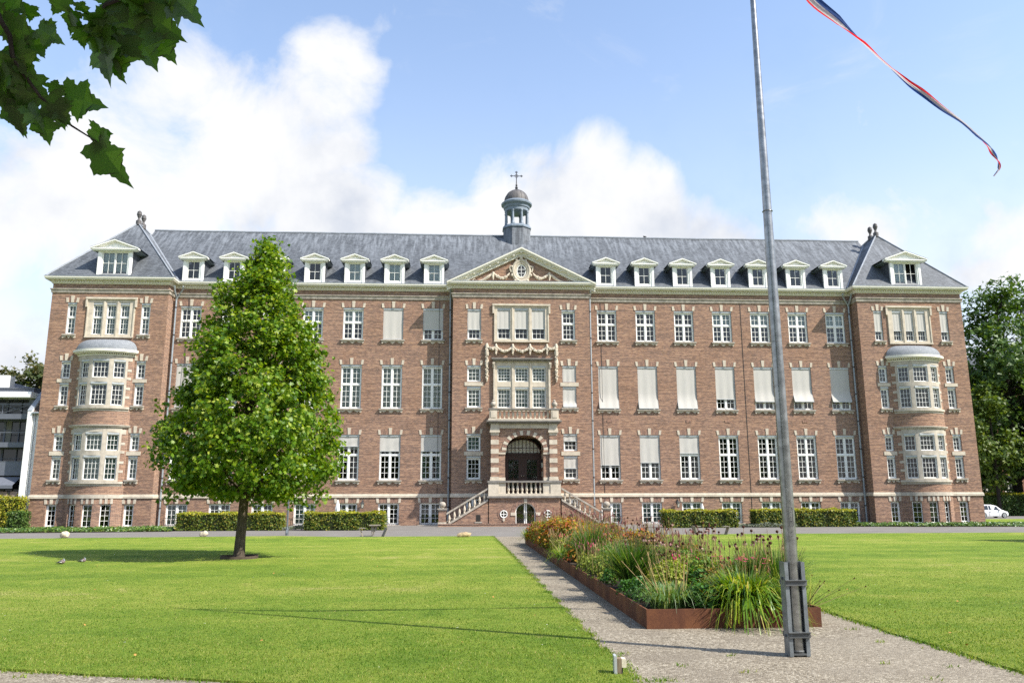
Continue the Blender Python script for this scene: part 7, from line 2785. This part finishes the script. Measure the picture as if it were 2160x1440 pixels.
# ------------------------------------------------------------------ the parked car
def build_car(loc):
    t = empty('parked_car', loc, 0)
    tag(t, 'small white hatchback parked facing right beyond the right end of the building', 'car')
    m = MB(); m.smooth = True
    # cross-sections along x (front is +x): (x, half-width low, half-width shoulder, z sill, z shoulder, half-width roof, z roof)
    S = [(-1.36, .50, .54, .26, .56, .44, .82), (-1.30, .56, .60, .19, .60, .47, .98), (-1.10, .60, .63, .16, .64, .49, 1.10), (-.60, .62, .645, .15, .66, .51, 1.145), (.0, .62, .645, .15, .655, .51, 1.13),
         (.35, .62, .645, .15, .64, .50, 1.04), (.72, .62, .64, .15, .625, .53, .74), (.95, .61, .63, .16, .60, .54, .665), (1.20, .57, .60, .17, .53, .50, .575), (1.34, .50, .54, .20, .42, .44, .46), (1.38, .44, .48, .24, .36, .40, .38)]
    vs = []
    for x, wl, ws, zs, zh, wr, zr in S:
        vs += [(x, -wl, zs), (x, -ws, (zs + zh) / 2), (x, -ws + .02, zh), (x, -wr, zr - .03), (x, -wr * .6, zr), (x, wr * .6, zr), (x, wr, zr - .03), (x, ws - .02, zh), (x, ws, (zs + zh) / 2), (x, wl, zs)]
    n = 10
    fs = [(k * n + i, k * n + (i + 1) % n, (k + 1) * n + (i + 1) % n, (k + 1) * n + i) for k in range(len(S) - 1) for i in range(n)]
    fs += [tuple(range(n)), tuple(range((len(S) - 1) * n, len(S) * n))]
    m.add(vs, fs)
    body = m.build('body', CARW, t)
    for sd in (-1, 1):
        g = MB()
        y = sd
        def P(x, u):
            # point on the side window plane between shoulder (u=0) and roof (u=1)
            for a, b in zip(S[:-1], S[1:]):
                if a[0] <= x <= b[0]:
                    f = (x - a[0]) / (b[0] - a[0])
                    ws, zh, wr, zr = [a[i] + (b[i] - a[i]) * f for i in (2, 4, 5, 6)]
                    return (x, y * ((ws - .02) * (1 - u) + wr * u + .006), zh * (1 - u) + (zr - .03) * u)
        for x0, x1, x2, x3 in ((-1.05, -.48, -.48, -.95), (-.42, .55, .32, -.42)):
            g.add([P(x0, .08), P(x1, .08), P(x2, .86), P(x3, .86)], [(0, 1, 2, 3)])
        g.build('side_window', CARG, t)
        d = MB()
        d.tube([P(-.45, 0.02), (-.45, y * .655, .42), (-.42, y * .635, .19)], .006, 4); d.tube([(.50, y * .648, .60), (.52, y * .655, .42), (.48, y * .635, .19)], .006, 4)
        dd = d.build('door', CARG, t)
        hd = MB(); hd.box(-.40, -.24, min(y * .645, y * .672), max(y * .645, y * .672), .54, .57); hd.build('handle', CARW, dd)
        mr = MB(); mr.smooth = True; mr.sphere((.52, y * .70, .70), .07, 8, 1, .9, .8); mr.build('mirror', CARW, t)
        l = MB(); l.smooth = True; l.sphere((1.20, y * .47, .49), .13, 10, 1.0, .55, .5); l.build('headlight', CARL, t)
        for x in (-.92, .90):
            w = MB(); w.smooth = True
            w.tube([(x, y * .50, .235), (x, y * .655, .235)], .235, 20)
            wo = w.build('wheel', TYRE, t)
            r = MB(); r.smooth = False
            for k in range(8):
                a = k * math.pi / 4
                r.M = Matrix.Translation((x, y * .662, .235)) @ Matrix.Rotation(a, 4, 'Y')
                r.box(-.022, .022, -.008, .008, .03, .155)
                r.M = None
            r.smooth = True
            r.tube([(x + .16 * math.cos(q), y * .662, .235 + .16 * math.sin(q)) for q in [2 * math.pi * i / 16 for i in range(18)]], .016, 5, False)
            r.sphere((x, y * .665, .235), .04, 8)
            r.build('rim', ALU, wo)
    f = MB()
    f.add([(.80, -.47, .74), (.80, .47, .74), (.40, .42, 1.035), (.40, -.42, 1.035)], [(0, 1, 2, 3)])
    f.build('windscreen', CARG, t)
    return t


CARW = plain('white_car_paint', (.70, .71, .72), .25, .5, var=.02)
CARG = plain('tinted_glass', (.02, .025, .03), .1, .6, var=.02)
CARL = plain('lamp_glass', (.45, .47, .48), .15, .6, var=.1)
TYRE = plain('tyre', (.03, .03, .03), .85, .2, var=.1)
build_car((41.75, 13.2, 0))

# ------------------------------------------------------------------ neighbours: apartment block and gabled house at left, brick house at right
CLAD = plain('grey_cladding', (.115, .125, .15), .6, .3, var=.08)
CLADL = plain('pale_grey_panel', (.12, .13, .155), .6, .3, var=.08)
WHITEW = plain('white_render', (.78, .78, .76), .8, .2, var=.04, dirt=.12)
TILE = plain('brown_tile', (.12, .095, .08), .8, .2, var=.25, scale=6)


def build_apartments():
    t = empty('apartment_building', (-33.0, -.04, .2))
    t.scale = (.874, .874, .874)
    tag(t, 'modern dark grey apartment block with glazed balconies at the far left edge', 'building')
    w = MB()
    for z0, z1 in ((0, 1.0), (3.60, 3.90), (5.72, 6.10), (7.87, 8.26)):
        w.box(-26, -.05, -.1, 1.6, z0, z1)
    w.box(-26, 0, 1.6, 12, -.5, 10.0)
    w.box(-.35, 0, .2, 1.6, 1.0, 9.4)
    w.build('wall', CLAD, t)
    r = MB()
    r.box(-26, .05, -.55, 1.0, 9.50, 9.72); r.box(-26, .0, -.3, 1.5, 9.722, 9.95)
    r.cur = 1
    r.box(-26, -.2, .4, 11, 9.952, 10.28)
    r.cur = 2
    r.box(-26, -.1, .3, 11.2, 10.282, 10.35)
    r.ext_y([(-12, 10.355), (-2.1, 10.355), (-2.9, 11.0), (-12, 11.0)], 1.6, 8)
    r.cur = 0
    r.box(-3.6, -2.3, .6, 1.5, 10.36, 11.35)
    r.build('roof', [WHITEW, CLADL, CLAD], t)
    for k, (z0, z1) in enumerate(((1.0, 3.60), (3.90, 5.72), (6.10, 7.87), (8.26, 9.50))):
        for j in range(3):
            x0 = -1.5 - j * 2.0 - 2.0 + 1.6
            g = MB()
            xa, xb = -.40 - (j + 1) * 2.1, -.40 - j * 2.1
            g.box(xa, xb, 1.3, 1.34, z0, z1)
            g.cur = 1
            for x in (xa, (xa + xb) / 2, xb - .06): g.box(x, x + .06, 1.22, 1.3, z0, z1)
            for z in (z0, z0 + (z1 - z0) * .55, z1 - .06): g.box(xa, xb, 1.225, 1.295, z, z + .06)
            g.cur = 2
            if (j + k) % 2 == 0: g.box(xa + .1, xa + .5, 1.24, 1.28, z0, z1)
            g.build('window', [CARG, CLADL, CURT_D], t)
        if k:
            b = MB()
            b.box(-26, -.05, -.10, -.06, z0 + .72, z0 + .77)
            for i in range(13):
                x = -.1 - 2.0 * i
                b.box(x - .025, x + .025, -.10, -.06, z0, z0 + .72)
                if k == 3 and i < 8:
                    b.tube([(x, -.08, z0 + .05), (x - 2.0, -.08, z0 + .70)], .022, 4); b.tube([(x, -.08, z0 + .70), (x - 2.0, -.08, z0 + .05)], .022, 4)
            if k == 1: b.box(-26, -.05, -.09, -.075, z0, z0 + .72)
            b.build('railing', CLADL, t)
    a = MB()
    a.add([(-26, 0, 3.5), (-.2, 0, 3.5), (-.2, -1.1, 2.85), (-26, -1.1, 2.85)], [(0, 1, 2, 3)])
    a.box(-26, -.2, -1.12, -1.08, 2.62, 2.86)
    a.build('awning', CLADL, t)
    # planting on the balconies
    rng = np.random.default_rng(5)
    n = 360
    P = np.stack([rng.uniform(-9, -.4, n), rng.uniform(-.05, .25, n), 8.28 + .35 * rng.uniform(0, 1, n)], 1)
    k = np.sin(P[:, 0] * 2.1) > -.2
    P = P[k]
    X, Y, Z = frames(rng.normal(size=P.shape) + np.array([0, -.5, .5]), rng)
    V, fl, st, tot = scatter_np(TUFT[0], TUFT[1], P, X, Y, Z, .2 * rng.uniform(.6, 1.2, len(P)))
    tag(np_mesh('balcony_plants', V, fl, st, tot, LEAF_HEDGE, None, loc=(-33.0, -.04, .2)), 'row of green plants along the top balcony of the apartment block', 'plants')


build_apartments()


def build_gabled():
    t = empty('gabled_house', (-32.75, -.7, 0))
    tag(t, 'white rendered house with brown tiled roof squeezed between apartment block and brick building', 'house')
    w = MB()
    w.box(.30, .73, 0, 6, 0, 7.42)
    w.build('wall', WHITEW, t)
    r = MB()
    for a, b in ((-.22, 3.0),):
        r.add([(.30, a, 7.42), (.73, a, 7.42), (.73, b, 10.5), (.30, b, 10.5)], [(0, 1, 2, 3)])
        for k in range(4):
            x = .35 + .11 * k
            r.tube([(x, a, 7.45), (x, b, 10.53)], .04, 5)
    r.add([(.30, 6, 7.42), (.73, 6, 7.42), (.73, 3.0, 10.5), (.30, 3.0, 10.5)], [(3, 2, 1, 0)])
    r.build('roof', TILE, t)
    g = MB(); g.tube([(.30, -.28, 7.40), (.73, -.28, 7.40)], .06, 8); g.tube([(.42, -.06, 7.35), (.42, -.06, 0)], .035, 8)
    g.build('gutter', ZINC, t)
    p = MB()
    p.ext_x([(-.25, 0), (-.25, 7.55), (2.2, 10.0), (2.2, 10.9), (3.2, 10.9), (3.2, 0)], 0.0, .28)
    p.cur = 1
    p.add([(-.02, -.28, 7.56), (.30, -.28, 7.56), (.30, 2.2, 10.04), (-.02, 2.2, 10.04)], [(0, 1, 2, 3)])
    p.build('gable_parapet', [WHITEW, LEAD], t)


build_gabled()
sheet('terrace', [(-60, -1.15), (-33.0, -1.15), (-33.0, -.16), (-60, -.16)], 1.55, CLADL)
WEAVE = plain('beige_weave', (.34, .27, .22), .9, .1)
for i, (x, lab) in enumerate(((-33.35, 'beige terrace chair nearest the white gable'), (-34.0, 'beige terrace chair between two others above the yellow hedge'), (-34.7, 'beige terrace chair at the left edge of the picture'))):
    m = MB()
    m.box(-.26, .26, -.26, .24, .24, .36)
    m.ext_x([(.17, .36), (.26, .36), (.33, .74), (.26, .76)], -.26, .26)
    for q in (-1, 1):
        m.box(min(q * .23, q * .28), max(q * .23, q * .28), -.26, .17, .46, .50)
        for y in (-.24, .19): m.box(min(q * .235, q * .275), max(q * .235, q * .275), y, y + .04, 0, .46)
    tag(m.build('terrace_chair', WEAVE, None, (x, -.72, 1.55), .25 * i - .2), lab, 'chair', 'chairs on the terrace')


def build_far_house():
    t = empty('brick_house', (56.5, 38, 0))
    tag(t, 'dark brick house glimpsed between the trees beyond the right end', 'house')
    holes = [(x - .55, x + .55, z, z + 2.0) for x in (-3.6, -.9, 1.8, 4.5, 7.2) for z in (2.4, 6.8, 11.2)]
    w = MB()
    wall_grid(w, -7.5, 10.5, -.2, 15.5, holes, plane_y(0), .2)
    w.quad((-7.5, 0, -.2), (-7.5, 9, -.2), (-7.5, 9, 15.5), (-7.5, 0, 15.5)); w.quad((10.5, 0, -.2), (10.5, 9, -.2), (10.5, 9, 15.5), (10.5, 0, 15.5))
    w.build('wall', FARBRICK, t)
    b = MB()
    b.box(-7.5, 10.5, -.06, -.005, 5.7, 5.9); b.box(-7.5, 10.5, -.06, -.005, 10.3, 10.5)
    b.build('stone_band', STONE_W, t)
    r = MB()
    r.ext_x([(-.5, 15.5), (9.5, 15.5), (4.5, 19.5)], -8, 11)
    r.build('roof', SLATE_DARK, t)
    for h in holes:
        f = frame_mesh(h[1] - h[0], h[3] - h[2], 2, [(1, 1, 2)], False)
        f.cur = 1
        f.quad((-.5, .06, 0), (.5, .06, 0), (.5, .06, 2.0), (-.5, .06, 2.0))
        f.build('window', [WHITE, CARG], t, ((h[0] + h[1]) / 2, .12, h[2]))


build_far_house()
